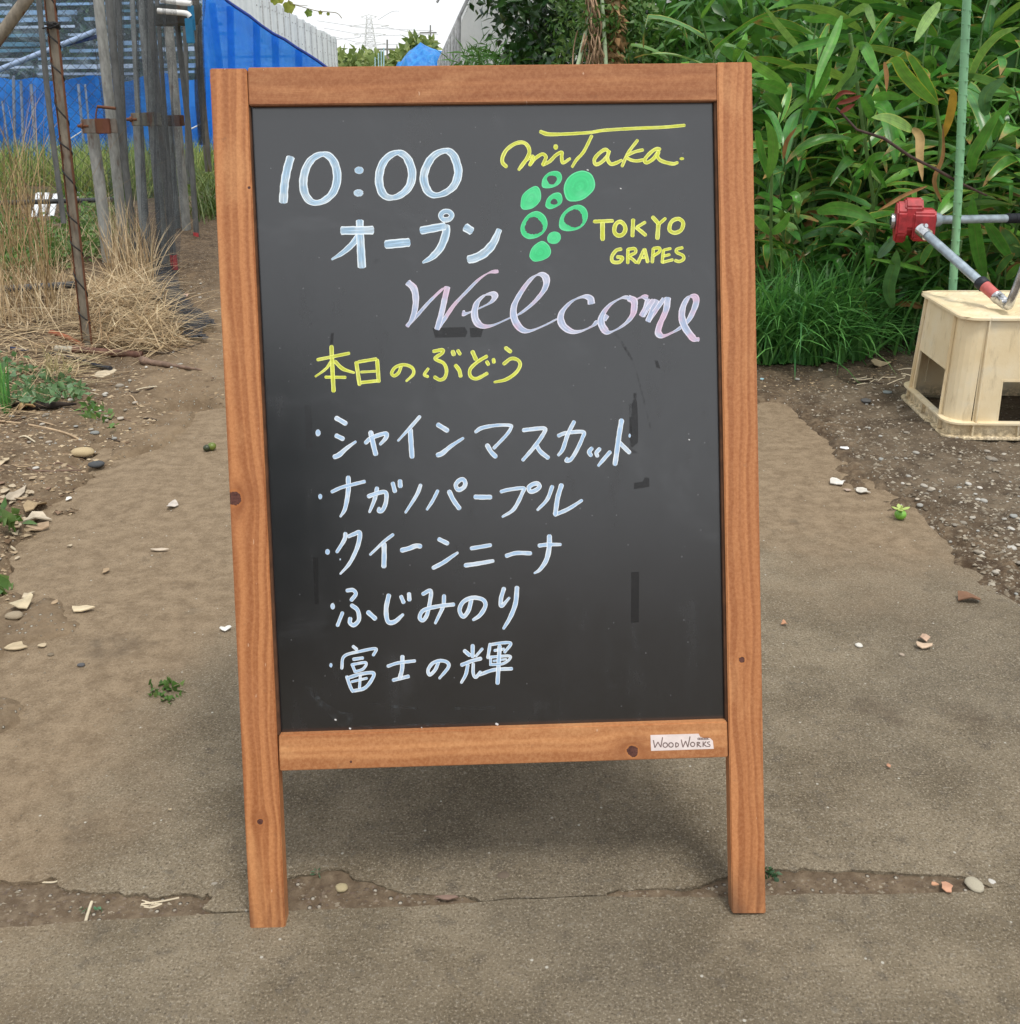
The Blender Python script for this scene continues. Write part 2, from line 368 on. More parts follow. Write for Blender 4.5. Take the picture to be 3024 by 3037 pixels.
def wood_mat(name, axis, knots, tint=(1, 1, 1), seed=0.0, dens=260.0):
    """axis: 'z' upright grain, 'x' level grain; knots: (across, along, radius)"""
    t = NT(name); o = t.obj(); s = t.n('SeparateXYZ', {0: o})
    A, L = (s.outputs[0], s.outputs[2]) if axis == 'z' else (s.outputs[2], s.outputs[0])
    psi = A; near_k = None; disk = None; rim = None
    for (ka, kl, kr) in knots:
        da = t.math('SUBTRACT', A, ka); dl = t.math('MULTIPLY', t.math('SUBTRACT', L, kl), .62)
        d2 = t.math('ADD', t.math('MULTIPLY', da, da), t.math('MULTIPLY', dl, dl))
        q = t.math('DIVIDE', (kr * 1.5) ** 2, t.math('ADD', d2, (kr * .6) ** 2))
        psi = t.math('SUBTRACT', psi, t.math('MULTIPLY', da, t.math('MINIMUM', q, 1.3)))
        d = t.math('SQRT', t.math('ADD', t.math('MULTIPLY', da, da), t.math('MULTIPLY', t.math('SUBTRACT', L, kl), t.math('SUBTRACT', L, kl))))
        d = t.math('ADD', d, t.math('MULTIPLY', t.math('SUBTRACT', t.noise(o, 130, 4, .7), .5), kr * .95))
        dk = t.ramp(d, kr * 1.06, kr * .94); rm = t.math('MULTIPLY', t.ramp(d, kr * 1.5, kr * 1.02), .35); hz = t.ramp(d, kr * 5, kr * 1.2)
        disk = dk if disk is None else t.math('MAXIMUM', disk, dk); rim = rm if rim is None else t.math('MAXIMUM', rim, rm)
        near_k = hz if near_k is None else t.math('MAXIMUM', near_k, hz)
    wob = t.noise(t.n('CombineXYZ', {0: t.math('MULTIPLY', A, 14), 1: seed, 2: t.math('MULTIPLY', L, 3.2)}).outputs[0], 1, 3)
    psi = t.math('ADD', psi, t.math('MULTIPLY', t.math('SUBTRACT', wob, .5), .030))
    ring = t.noise(t.math('ADD', t.math('MULTIPLY', psi, dens), seed * 13.7), 1, 1, .4, dim='1D')
    line = t.ramp(ring, .34, .66)
    fib = t.noise(t.n('CombineXYZ', {0: t.math('MULTIPLY', psi, 900), 1: seed, 2: t.math('MULTIPLY', L, 22)}).outputs[0], 1, 5, .6)
    blot = t.noise(t.n('CombineXYZ', {0: t.math('MULTIPLY', A, 22), 1: seed + 4, 2: t.math('MULTIPLY', L, 9)}).outputs[0], 1, 5, .6)
    T = lambda c: tuple(a * b for a, b in zip(c, tint))
    base = t.mix(line, T((.32, .110, .037)), T((.52, .215, .082)))
    base = t.mix(t.math('MULTIPLY', t.ramp(fib, .5, .75), .22), base, T((.36, .115, .036)))
    base = t.mix(t.math('MULTIPLY', t.ramp(blot, .50, .72), .38), base, T((.42, .165, .070)))
    base = t.mix(t.math('MULTIPLY', t.ramp(blot, .48, .26), .30), base, T((.80, .43, .19)))
    mott = t.noise(o, 260, 4, .75); base = t.mix(.16, base, t.mix(t.ramp(mott, .35, .65), T((.30, .10, .035)), T((.86, .46, .22))))
    if knots:
        base = t.mix(t.math('MULTIPLY', t.math('MULTIPLY', near_k, t.ramp(blot, .38, .6)), .55), base, T((.26, .085, .030)))
        base = t.mix(rim, base, T((.60, .22, .060))); base = t.mix(disk, base, t.mix(t.ramp(mott, .3, .7), (.060, .022, .018), (.15, .060, .045)))
    foot = t.math('MULTIPLY', t.ramp(s.outputs[2], .075, .0), t.ramp(blot, .3, .62)); base = t.mix(t.math('MULTIPLY', foot, .65), base, (.10, .062, .040))
    gr_ = t.noise(o, 55, 6, .75); base = t.mix(t.math('MULTIPLY', t.ramp(gr_, .60, .72), .40), base, T((.20, .10, .055)))
    sc_ = t.noise(t.n('CombineXYZ', {0: t.math('MULTIPLY', s.outputs[0], 160), 1: seed + 9, 2: t.math('MULTIPLY', s.outputs[2], 60)}).outputs[0], 1, 2); base = t.mix(t.math('MULTIPLY', t.ramp(sc_, .735, .76), .5), base, (.78, .56, .40))
    h = t.math('ADD', t.math('MULTIPLY', ring, .6), t.math('MULTIPLY', fib, .5))
    return t.out(t.bsdf(base, .50, .38, h, .0004))
def wpt(*p):
    q = bl(*p); return (q.x, q.z)
k1 = wpt(702, 1478); k2 = wpt(771, 2437); k5 = wpt(738, 557)
k3 = wpt(2199, 1957); kR2 = wpt(2210, 2530)
k4 = wpt(1876, 2229)
stile_l = [(621, 203), (730, 203), (846, 2752), (741, 2756)]
stile_r = [(2125.5, 185), (2229.5, 184), (2270.5, 2710), (2171, 2710)]
m_l = wood_mat('wood_left', 'z', [(k1[0] - .003, k1[1], .0078), (k2[0], k2[1], .0036), (k5[0], k5[1], .0016)], seed=1.3, dens=135)
m_r = wood_mat('wood_right', 'z', [(k3[0], k3[1], .0034)], (1.04, 1.05, 1.08), seed=2.9, dens=125)
m_t = wood_mat('wood_top', 'x', [], (.86, .86, .90), seed=4.2, dens=50)
m_b = wood_mat('wood_bottom', 'x', [(k4[1], k4[0], .0062), (bl(1040, 2260).z, bl(1040, 2260).x, .0015)], (1.12, 1.22, 1.28), seed=5.1, dens=60)
TH = .021
def rail(name, pxq, mat, dep=0.0, th=TH, bev=.0012):
    mb = MB(); mb.prism([bl(x, y, dep) for x, y in pxq], (0, th, 0), bev); return mb.build(name, mat, sign)
rail('leg', stile_l, m_l); rail('leg', stile_r, m_r)
rail('top_rail', [(734, 200), (2123.5, 186.5), (2127.5, 299), (737.5, 313)], m_t, .0012)
rail('bottom_rail', [(826, 2181), (2156, 2140), (2158.5, 2246), (829, 2287)], m_b, .0012)

def board_mat():
    t = NT('blackboard'); o = t.obj()
    a = t.noise(o, 14, 6, .6); b = t.noise(o, 900, 2); c = t.noise(t.vscale(o, (1, 1, .35)), 30, 7, .7)
    base = t.mix(t.ramp(a, .3, .7), (.004, .005, .0075), (.007, .008, .011))
    base = t.mix(t.math('MULTIPLY', t.ramp(c, .60, .76), .35), base, (.010, .010, .012))
    hz = t.noise(t.vscale(o, (.6, 1, 1)), 5.5, 7, .72, 1.5); base = t.mix(t.math('MULTIPLY', t.ramp(hz, .52, .72), .10), base, (.16, .17, .19))
    fl = t.n('TexVoronoi', {'Vector': o, 'Scale': 55.0}, feature='F1'); base = t.mix(t.math('MULTIPLY', t.ramp(fl.outputs[0], .06, .03), .25), base, (.35, .36, .38))
    rg = t.math('ADD', .20, t.math('MULTIPLY', t.ramp(c, .5, .75), .08))
    rg = t.math('ADD', rg, t.math('MULTIPLY', a, .06))
    return t.out(t.bsdf(base, rg, .8, b, .00005, .6, IOR=1.66))
bmat = board_mat()
PD = .0105
mb = MB(); mb.prism([bl(x, y, PD) for x, y in ((725, 290), (2140, 280), (2168, 2160), (815, 2200))], (0, .004, 0)); panel = mb.build('panel', bmat, sign)
# rebate strip between stile and panel, its shade painted in as dark wood
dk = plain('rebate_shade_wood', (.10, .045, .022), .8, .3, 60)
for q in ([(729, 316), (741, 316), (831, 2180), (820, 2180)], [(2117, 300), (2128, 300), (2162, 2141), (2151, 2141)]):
    mb = MB(); mb.prism([bl(x, y, .0045) for x, y in q], (0, .0055, 0), .0004); mb.build('rebate_shade_strip', dk, sign)
# rear frame, opened the other way from two hinges near the top
topz = bl(1425, 195).z; W2 = .285
bang = 2 * lean
rotb = Matrix.Rotation(bang, 3, 'X')
def rear(name, x0, x1, z0, z1, mat, dep=.001, th=TH):
    c = Vector(((x0 + x1) / 2, dep + th / 2, (z0 + z1) / 2 - topz)); c = rotb @ c
    mb = MB(); mb.box(c + Vector((0, .0235, topz)), (x1 - x0, th, z1 - z0), rotb, .001)
    return mb.build(name, mat, sign)
xc = (bl(621, 203).x + bl(2229, 184).x) / 2
def rz_(z): return z
Lr = topz * 1.0
for s_ in (-1, 1):
    rear('leg', xc + s_ * W2 - .0195, xc + s_ * W2 + .0195, topz - Lr + .004, topz - .002, m_r if s_ > 0 else m_l)
rear('top_rail', xc - W2 + .021, xc + W2 - .021, topz - .044, topz - .002, m_t)
rear('bottom_rail', xc - W2 + .021, xc + W2 - .021, topz - .80, topz - .757, m_b)
rear('panel', xc - W2 + .021, xc + W2 - .021, topz - .756, topz - .0455, bmat, .006, .004)
steel = plain('zinc_hinge', (.45, .45, .46), .4, .2, 80, metal=1.0)
for s_ in (-1, 1):
    mb = MB(); mb.box((xc + s_ * .18, .0225, topz - .012), (.05, .004, .012), None, .0005); mb.tube([(xc + s_ * .18 - .025, .0225, topz - .006), (xc + s_ * .18 + .025, .0225, topz - .006)], .0025, 8)
    mb.build('hinge', steel, sign)
# ------------------------------------------------------------ marker lettering
def marker_mat(name, body, edge, alpha=.93, tint=None):
    t = NT(name); uv = t.n('TexCoord').outputs['UV']; s = t.n('SeparateXYZ', {0: uv}); o = t.obj()
    u = t.math('ABSOLUTE', t.math('SUBTRACT', s.outputs[0], .5))
    st = t.noise(t.n('CombineXYZ', {0: t.math('MULTIPLY', s.outputs[0], 9), 1: t.math('MULTIPLY', s.outputs[1], .6), 2: 0}).outputs[0], 1, 3)
    bl_ = t.noise(o, 70, 3)
    c = t.mix(t.ramp(u, .30, .46), body, edge)
    c = t.mix(t.math('MULTIPLY', t.ramp(bl_, .42, .66), .50), c, edge)
    if tint: c = t.mix(t.math('MULTIPLY', t.ramp(t.noise(o, 34, 2), .46, .60), .75), c, tint)
    k = t.math('MULTIPLY', t.ramp(st, .34, .58), (1 - alpha) * 1.5); al = t.math('SUBTRACT', 1.0, t.math('MULTIPLY', k, t.ramp(u, .42, .30)))
    b = t.bsdf(c, .55, .25)
    return t.out(t.mixsh(al, t.n('BsdfTransparent').outputs[0], b))
m_white = marker_mat('marker_white', (.46, .66, .92), (.93, .97, 1.0), .84)
m_big = marker_mat('marker_pale_blue', (.46, .67, .88), (.86, .94, .99), .76)
m_yel = marker_mat('marker_yellow', (.78, .84, .10), (.94, .99, .30), .72)
m_grn = marker_mat('marker_green', (.075, .68, .27), (.17, .80, .40), .90)
m_wel = marker_mat('marker_pearl', (.48, .58, .80), (.84, .82, .94), .84, (.80, .56, .72))
LAYER = [0]
def stroke(mb, pts, sc, ox, oy, nib=None, cap=.38, jit=.035):
    """pts (x, y, width) in enlarged pixels; nib = (thick, thin, angle)"""
    P = [p if len(p) == 3 else (p[0], p[1], pts[0][2] if len(pts[0]) == 3 else 30) for p in pts]
    Q = smooth_path(P, n=9 if len(P) > 2 else 8)
    q = [np.array([ox + a * sc, oy + b * sc]) for a, b, _ in Q]; wd = [c * sc for _, _, c in Q]
    # cap: extend the ends a little
    def ext(a, b, wv): d = a - b; L = np.hypot(*d) + 1e-6; return a + d / L * wv * cap, d / L
    n = len(q); verts = []; uvs = []; LAYER[0] += 1
    base = .00012 + (LAYER[0] % 60) * .0000045
    s0, _ = ext(q[0], q[1], wd[0]); s1, _ = ext(q[-1], q[-2], wd[-1])
    seq = [(s0, wd[0] * .42, 0)] + [(q[0] * .55 + s0 * .45, wd[0] * .86, 0)] + [(q[i], wd[i], i / (n - 1)) for i in range(n)] + [(q[-1] * .55 + s1 * .45, wd[-1] * .86, 1), (s1, wd[-1] * .42, 1)]
    m = len(seq); cum = 0
    for i, (p, wv, t_) in enumerate(seq):
        a = seq[max(0, i - 1)][0]; b = seq[min(m - 1, i + 1)][0]; d = (b - a); d = d / (np.hypot(*d) + 1e-6)
        if i: cum += np.hypot(*(p - seq[i - 1][0]))
        if nib:
            th, tn, an = nib; ang = math.atan2(-d[1], d[0]); f_ = abs(math.sin(ang - math.radians(an)))
            k = wv / max(1e-6, wd[0]); wv = (tn + (th - tn) * f_) * sc * (k if i in (0, 1, m - 2, m - 1) else 1)
        nn = np.array([-d[1], d[0]]); wv = wv * (1 + jit * math.sin(cum * .21 + LAYER[0]) + jit * rnd.uniform(-.6, .6))
        for u in (-1, -.70, .70, 1):
            x, y = p + nn * wv * .5 * u
            h = base + cum * 2.2e-7 * 3
            verts.append(bl(x, y, PD) - Vector((0, h, 0))); uvs.append((.5 + u * .5, cum * .02 + LAYER[0]))
    f = []
    for i in range(m - 1):
        for j in range(3): a = i * 4 + j; f.append((a, a + 1, a + 5, a + 4))
    mb.add(verts, f, uvs)
def blob(mb, cx, cy, rx, ry, sc, ox, oy, hole=None, outer=None, n=36):
    LAYER[0] += 1; base = .00015 + (LAYER[0] % 40) * .000004
    if outer: pts = smooth_path(list(outer) + [outer[0]], n=6)[:-1]; cx = sum(p[0] for p in pts) / len(pts); cy = sum(p[1] for p in pts) / len(pts)
    else: pts = [(cx + rx * math.cos(a) * (1 + .05 * rnd.uniform(-1, 1)), cy + ry * math.sin(a) * (1 + .05 * rnd.uniform(-1, 1))) for a in [2 * math.pi * i / n for i in range(n)]]
    if hole: hx, hy, hrx, hry = hole
    vs = []; uv = []; m = len(pts)
    V = lambda x, y: bl(ox + x * sc, oy + y * sc, PD) - Vector((0, base, 0))
    for i, (x, y) in enumerate(pts):
        vs.append(V(x, y)); uv.append((0, i * .02))
        if hole:
            a = math.atan2(y - hy, x - hx); k = 1 + .07 * math.sin(3 * a + hx) + .04 * rnd.uniform(-1, 1)
            ix, iy = hx + hrx * math.cos(a) * k, hy + hry * math.sin(a) * k
            vs.append(V(x * .8 + ix * .2, y * .8 + iy * .2)); uv.append((.2, i * .02)); vs.append(V(ix, iy)); uv.append((.8, i * .02))
        else:
            vs.append(V(x * .88 + cx * .12, y * .88 + cy * .12)); uv.append((.22, i * .02)); vs.append(V(cx, cy)); uv.append((.5, .5))
    f = []
    for i in range(m):
        j = (i + 1) % m; f.append((3 * i, 3 * j, 3 * j + 1, 3 * i + 1)); f.append((3 * i + 1, 3 * j + 1, 3 * j + 2, 3 * i + 2))
    mb.add(vs, f, uv)
def letters(name, mat, fr, strokes, discs=(), nib=None, cap=.38):
    """fr = (origin x, origin y, scale)"""
    ox, oy, sc = fr; mb = MB()
    for s_ in strokes: stroke(mb, s_, sc, ox, oy, nib, cap)
    for d in discs: blob(mb, *d, sc, ox, oy)
    return mb.build(name, mat, panel)
A_, H_, I_ = (800, 400, .3119), (900, 1200, .2859), (1400, 1200, .2859)
def W(wd, *p): return [(a[0], a[1], a[2] if len(a) > 2 else wd) for a in p]
letters('lettering', m_big, A_, [
    W(80, (197, 215), (165, 330), (140, 470), (128, 640, 84))], cap=.16)
letters('lettering', m_big, A_, [
    W(75, (490, 187), (565, 205), (622, 290), (640, 420), (600, 550), (505, 632), (405, 642), (338, 570), (318, 450), (345, 320), (405, 230), (490, 187)),
    W(75, (1210, 170), (1290, 205), (1340, 300), (1352, 395), (1320, 500), (1230, 580), (1130, 597), (1065, 545), (1038, 430), (1060, 305), (1120, 215), (1210, 170)),
    W(75, (1670, 152), (1740, 190), (1780, 285), (1790, 375), (1750, 485), (1660, 555), (1560, 575), (1495, 525), (1463, 410), (1495, 290), (1565, 195), (1670, 152))],
    [(848, 338, 43, 35), (843, 553, 46, 35)], nib=(80, 50, 5))
B_ = (960, 600, .3119)
letters('lettering', m_big, B_, [
    W(80, (170, 270), (465, 266)), W(74, (342, 178), (345, 300), (362, 615, 80)), W(60, (335, 310), (270, 400, 58), (180, 480, 46), (75, 545, 18)),
    W(84, (590, 402), (808, 382)),
    W(75, (925, 270), (1150, 228)), W(78, (1158, 225), (1160, 300), (1110, 430, 72), (1030, 520, 60), (940, 575, 22)),
    W(80, (1345, 238), (1405, 275)), W(52, (1668, 262), (1610, 390, 76), (1530, 480, 84), (1440, 530, 82), (1375, 545, 80))], cap=.17)
letters('lettering', m_big, B_, [W(50, (1130, 160), (1112, 125), (1140, 92), (1185, 90), (1216, 120), (1200, 155), (1165, 168), (1130, 160))])
C_ = (1450, 350, .3119)
letters('lettering', m_yel, C_, [
    W(30, (490, 132, 36), (560, 155, 38), (700, 155), (950, 140), (1100, 118), (1400, 100), (1650, 90), (1855, 72)),
    W(36, (163, 463), (128, 425), (130, 370), (170, 300), (250, 245), (325, 235), (372, 275), (382, 335), (350, 400), (310, 455), (283, 492, 28)),
    W(34, (300, 470), (350, 405), (412, 366), (410, 400), (388, 448)), W(32, (390, 445), (440, 385), (505, 345), (540, 372), (522, 420), (510, 445)),
    W(32, (512, 446), (575, 415), (635, 355), (690, 328), (690, 375), (702, 428), (768, 388, 26)),
    W(30, (975, 172), (900, 320), (830, 400), (790, 465, 26)),
    W(34, (1142, 325), (1100, 302), (1035, 348), (1000, 400), (1015, 443), (1070, 420), (1125, 360), (1140, 312), (1125, 385), (1155, 438), (1205, 430), (1260, 402, 26)),
    W(30, (1410, 215), (1340, 305), (1300, 375), (1265, 458)), W(30, (1460, 305), (1380, 325), (1305, 365), (1340, 397), (1400, 410), (1460, 400)),
    W(34, (1622, 298), (1585, 297), (1530, 335), (1478, 400), (1500, 425), (1560, 390), (1608, 325), (1600, 368), (1640, 410), (1740, 437), (1790, 426, 28))],
    [(633, 277, 22, 26), (1832, 388, 21, 14)])
D_ = (1500, 490, .2911)
mb = MB(); dx, dy, ds = D_
for o_, h_ in (([(366, 215), (375, 140), (430, 80), (500, 60), (552, 77), (571, 130), (545, 190), (480, 227), (405, 236)], (468, 150, 50, 46)),
               ([(402, 400), (425, 335), (490, 286), (553, 286), (575, 345), (552, 402), (460, 448), (412, 432)], (490, 375, 36, 30)),
               ([(148, 650), (170, 575), (230, 500), (315, 469), (390, 510), (423, 590), (400, 670), (330, 732), (232, 753), (168, 715)], (283, 622, 90, 88)),
               ([(540, 605), (562, 515), (640, 435), (740, 404), (812, 442), (834, 520), (800, 602), (730, 655), (630, 673), (560, 655)], (690, 545, 94, 91)),
               ([(588, 245), (620, 145), (690, 82), (780, 57), (862, 86), (904, 165), (900, 240), (850, 302), (780, 352), (690, 371), (620, 350)], None),
               ([(150, 390), (167, 310), (225, 250), (300, 214), (343, 244), (358, 320), (338, 380), (270, 440), (190, 455), (155, 435)], None),
               ([(420, 740), (445, 695), (495, 678), (545, 695), (558, 745), (530, 790), (480, 803), (432, 785)], None),
               ([(240, 915), (272, 835), (360, 774), (425, 805), (458, 870), (440, 930), (370, 970), (292, 982), (252, 955)], None)):
    blob(mb, 0, 0, 0, 0, ds, dx, dy, h_, o_)
mb.build('grape_drawing', m_grn, panel)
letters('lettering', m_yel, D_, [
    W(36, (900, 575), (1085, 568)), W(46, (983, 590), (984, 755)),
    W(42, (1165, 578), (1205, 610), (1215, 660), (1190, 705), (1145, 718), (1108, 690), (1105, 640), (1125, 595), (1165, 578)),
    W(40, (1295, 560), (1288, 720)), W(32, (1415, 583), (1335, 632)), W(38, (1330, 640), (1370, 670), (1420, 712)),
    W(40, (1495, 532), (1548, 590)), W(32, (1622, 545), (1565, 595)), W(44, (1552, 600), (1542, 745)),
    W(40, (1755, 548), (1798, 575), (1802, 620), (1775, 670), (1715, 690), (1668, 665), (1670, 610), (1700, 565), (1755, 548)),
    W(36, (1170, 855), (1120, 872), (1078, 935), (1090, 985), (1155, 988), (1185, 945), (1135, 935)),
    W(34, (1242, 860), (1240, 995)), W(32, (1245, 857), (1310, 852), (1318, 890), (1255, 930), (1290, 960), (1325, 992)),
    W(36, (1408, 862), (1375, 930), (1345, 995)), W(36, (1412, 860), (1430, 930), (1442, 985)), W(24, (1385, 945), (1430, 940)),
    W(34, (1500, 855), (1490, 988)), W(32, (1505, 848), (1560, 845), (1562, 882), (1505, 922)),
    W(32, (1603, 870), (1590, 990)), W(28, (1610, 865), (1675, 850)), W(28, (1600, 928), (1665, 912)), W(30, (1595, 990), (1695, 965)),
    W(32, (1795, 842), (1740, 858), (1740, 890), (1800, 920), (1808, 958), (1765, 982), (1725, 972))])
E_, F_ = (1180, 780, .2599), (1600, 780, .2599)
e2f = lambda *p: [(x - 1616, y) + tuple(r_) for x, y, *r_ in p]
NB = (84, 17, 25)
letters('lettering', m_wel, E_, [
    W(70, (112, 222), (180, 290), (203, 400), (195, 520), (160, 640), (105, 722)), W(50, (105, 722), (200, 620), (350, 450), (500, 305), (548, 280)),
    W(70, (565, 275), (535, 400), (500, 560), (445, 755)), W(60, (450, 755), (530, 640), (640, 480), (780, 330), (920, 190), (1040, 112), (1140, 96))], nib=(80, 14, 28), cap=.12)
letters('lettering', m_wel, E_, [
    W(40, (735, 570), (780, 577), (900, 530), (1050, 455), (1105, 385), (1070, 352), (985, 372), (905, 450), (873, 560), (890, 660), (960, 720), (1080, 712), (1275, 628),
      (1400, 572), (1560, 440), (1675, 290), (1688, 175), (1620, 130), (1520, 182), (1400, 340), (1322, 500), (1328, 640), (1400, 750), (1500, 776), (1650, 722), (1810, 642))], nib=NB, cap=.12)
letters('lettering', m_wel, F_, [
    W(60, (590, 465), (575, 405), (500, 385), (380, 430), (275, 530), (238, 625), (270, 720), (370, 783), (480, 775), (600, 720), (655, 668)),
    W(40, (1010, 393), (930, 402), (800, 480), (712, 600), (705, 700), (770, 788), (860, 768), (980, 690), (1060, 590), (1080, 480), (1068, 425), (1012, 396)),
    W(30, (1012, 400), (1070, 425), (1170, 388), (1232, 400))], nib=NB, cap=.12)
letters('lettering', m_wel, F_, [
    W(58, (1240, 415), (1215, 500), (1160, 605)), W(56, (1175, 605), (1240, 500), (1295, 425)), W(58, (1330, 425), (1290, 530), (1235, 665)), W(56, (1240, 660), (1330, 530), (1415, 410)),
    W(80, (1460, 400), (1440, 540), (1372, 700), (1352, 795), (1405, 833), (1500, 800), (1605, 738), (1705, 640), (1780, 470), (1772, 392), (1705, 388), (1643, 480), (1620, 600), (1650, 720), (1720, 825), (1765, 868), (1812, 872)),
    W(46, (770, 600), (735, 650))], nib=(82, 24, 25), cap=.14)
letters('lettering', m_yel, (900, 1000, .3638), [
    W(26, (115, 184), (370, 132)), W(34, (228, 78), (235, 250), (245, 438)), W(26, (222, 205), (180, 260, 22), (97, 321, 15)), W(30, (258, 200), (320, 258), (412, 290, 18)), W(24, (180, 326), (340, 328)),
    W(32, (430, 208), (456, 385)), W(26, (448, 202), (592, 178)), W(32, (600, 188), (612, 360)), W(20, (468, 285), (585, 278)), W(26, (470, 370), (605, 356)),
    W(26, (795, 238), (775, 290), (738, 315), (718, 292), (750, 245), (820, 225), (885, 250), (895, 300), (838, 358, 18)),
    W(28, (1060, 116), (1132, 104), (1128, 132), (1072, 175), (1140, 212), (1165, 270), (1150, 330), (1110, 348), (1068, 326)), W(24, (1015, 258), (985, 305), (1013, 322)), W(32, (1240, 232), (1268, 270), (1280, 318)),
    W(34, (1216, 118), (1224, 142)), W(28, (1257, 110), (1275, 138)),
    W(34, (1377, 120), (1403, 178)), W(28, (1492, 157), (1420, 200), (1358, 262), (1362, 320), (1412, 338), (1495, 296)), W(30, (1494, 202), (1506, 222)), W(30, (1548, 182), (1551, 204)),
    W(32, (1647, 88), (1686, 118)), W(28, (1632, 218), (1690, 176), (1745, 186), (1765, 228), (1730, 290), (1650, 345), (1555, 367, 18))])
letters('lettering', m_white, H_, [
    W(50, (340, 140), (436, 195)), W(48, (340, 322), (408, 355)), W(52, (322, 542), (370, 520), (450, 450, 40), (540, 385, 26)),
    W(44, (645, 395), (700, 348), (800, 310), (860, 302), (850, 350), (795, 412, 28)), W(52, (697, 288), (725, 420), (748, 512)),
    W(36, (1205, 125), (1120, 222), (980, 375, 22)), W(52, (1107, 265), (1115, 400), (1125, 540)),
    W(50, (1395, 210), (1490, 268)), W(52, (1393, 523), (1440, 503), (1530, 430, 40), (1655, 348, 28))], [(150, 293, 26, 36)])
letters('lettering', m_white, I_, [
    W(34, (35, 283), (100, 242, 42), (250, 215), (390, 215), (402, 242), (350, 320), (225, 450)), W(48, (155, 422), (195, 490), (242, 538)),
    W(42, (532, 265), (600, 257), (745, 247), (740, 300), (650, 430), (525, 575, 34)), W(46, (668, 428), (710, 490), (785, 550)),
    W(40, (895, 322), (970, 295), (1148, 283), (1140, 350), (1080, 480), (1022, 568), (975, 582), (985, 555, 30)), W(42, (1055, 180), (990, 310), (940, 460), (893, 525, 28)),
    W(44, (1238, 455), (1212, 490), (1230, 525)), W(42, (1320, 460), (1288, 500), (1297, 532)), W(40, (1428, 492), (1360, 570), (1308, 632, 28)),
    W(52, (1548, 165), (1525, 300), (1500, 480), (1480, 615)), W(46, (1530, 398), (1628, 495))], [(1632, 322, 12, 20)])
letters('lettering', m_white, (900, 1390, .2599), [
    W(40, (325, 263), (430, 215), (560, 180), (695, 147)), W(54, (510, 100), (510, 250), (475, 450, 46), (422, 545, 26)),
    W(48, (742, 315), (850, 277), (938, 272), (940, 380), (902, 472), (862, 482), (862, 448, 34)), W(46, (838, 222), (810, 350), (752, 495, 30)), W(48, (1018, 168), (1042, 258)), W(54, (1100, 142), (1103, 200)),
    W(42, (1335, 188), (1290, 300), (1163, 500, 28)), W(38, (1530, 253), (1470, 370), (1408, 465, 28)), W(54, (1662, 262), (1710, 360), (1775, 450)),
    W(50, (1765, 240), (1736, 185), (1775, 135), (1820, 122), (1845, 165), (1825, 215), (1765, 240))], [(190, 318, 22, 30)])
letters('lettering', m_white, (1300, 1390, .2599), [
    W(54, (420, 322), (500, 325), (592, 324)), W(42, (715, 262), (800, 240), (965, 222), (960, 270), (860, 460), (730, 548, 26)),
    W(50, (1050, 262), (1030, 215), (1075, 178), (1130, 170), (1152, 205), (1110, 245), (1050, 262)),
    W(46, (1297, 205), (1240, 350, 42), (1130, 470, 30)), W(54, (1402, 188), (1360, 330), (1332, 518)), W(44, (1330, 525), (1480, 460), (1635, 362, 34))])
letters('lettering', m_white, (900, 1560, .2079), [
    W(58, (597, 108), (580, 200), (475, 370, 44)), W(56, (640, 148), (720, 115), (798, 92, 66), (790, 220, 64), (740, 370, 58), (650, 540, 50), (525, 682, 28)),
    W(46, (1275, 123), (1150, 220), (950, 408, 34)), W(70, (1148, 258), (1150, 420), (1145, 575)), W(68, (1402, 345), (1500, 320), (1600, 283), (1665, 288))], [(342, 368, 33, 40), (523, 475, 9, 14)])
letters('lettering', m_white, (1250, 1560, .2339), [
    W(56, (222, 168), (328, 220)), W(52, (148, 530), (280, 460), (380, 390, 44), (457, 338, 32)), W(50, (630, 283), (740, 265), (872, 242)), W(54, (555, 498), (700, 478), (905, 442, 46)),
    W(52, (1075, 377), (1200, 342), (1380, 345)), W(50, (1490, 248), (1600, 235), (1760, 234, 38)), W(64, (1620, 130), (1615, 280), (1580, 430, 60), (1500, 550, 46), (1430, 597, 26))])
letters('lettering', m_white, (940, 1710, .343), [
    W(34, (260, 120), (310, 116), (335, 150), (297, 202)), W(36, (300, 248), (350, 290), (362, 370), (320, 418), (285, 400), (287, 362)), W(30, (220, 312), (177, 422)), W(40, (442, 308), (502, 362)),
    W(40, (620, 162), (597, 280), (612, 385), (670, 390), (742, 328, 26)), W(34, (727, 172), (748, 222)), W(36, (795, 148), (798, 200)),
    W(34, (915, 150), (982, 122), (975, 220), (950, 330), (915, 378), (887, 350), (922, 290), (1050, 255), (1180, 240)), W(34, (1098, 165), (1088, 260), (1022, 402, 24)),
    W(36, (1335, 192), (1310, 290), (1265, 345), (1232, 290), (1262, 220), (1340, 182), (1430, 197), (1455, 250), (1410, 330), (1350, 373, 24)),
    W(36, (1615, 103), (1590, 190), (1595, 252), (1662, 183, 20)), W(40, (1728, 95), (1715, 230), (1670, 350, 36), (1612, 448, 24))], [(135, 257, 19, 27)])
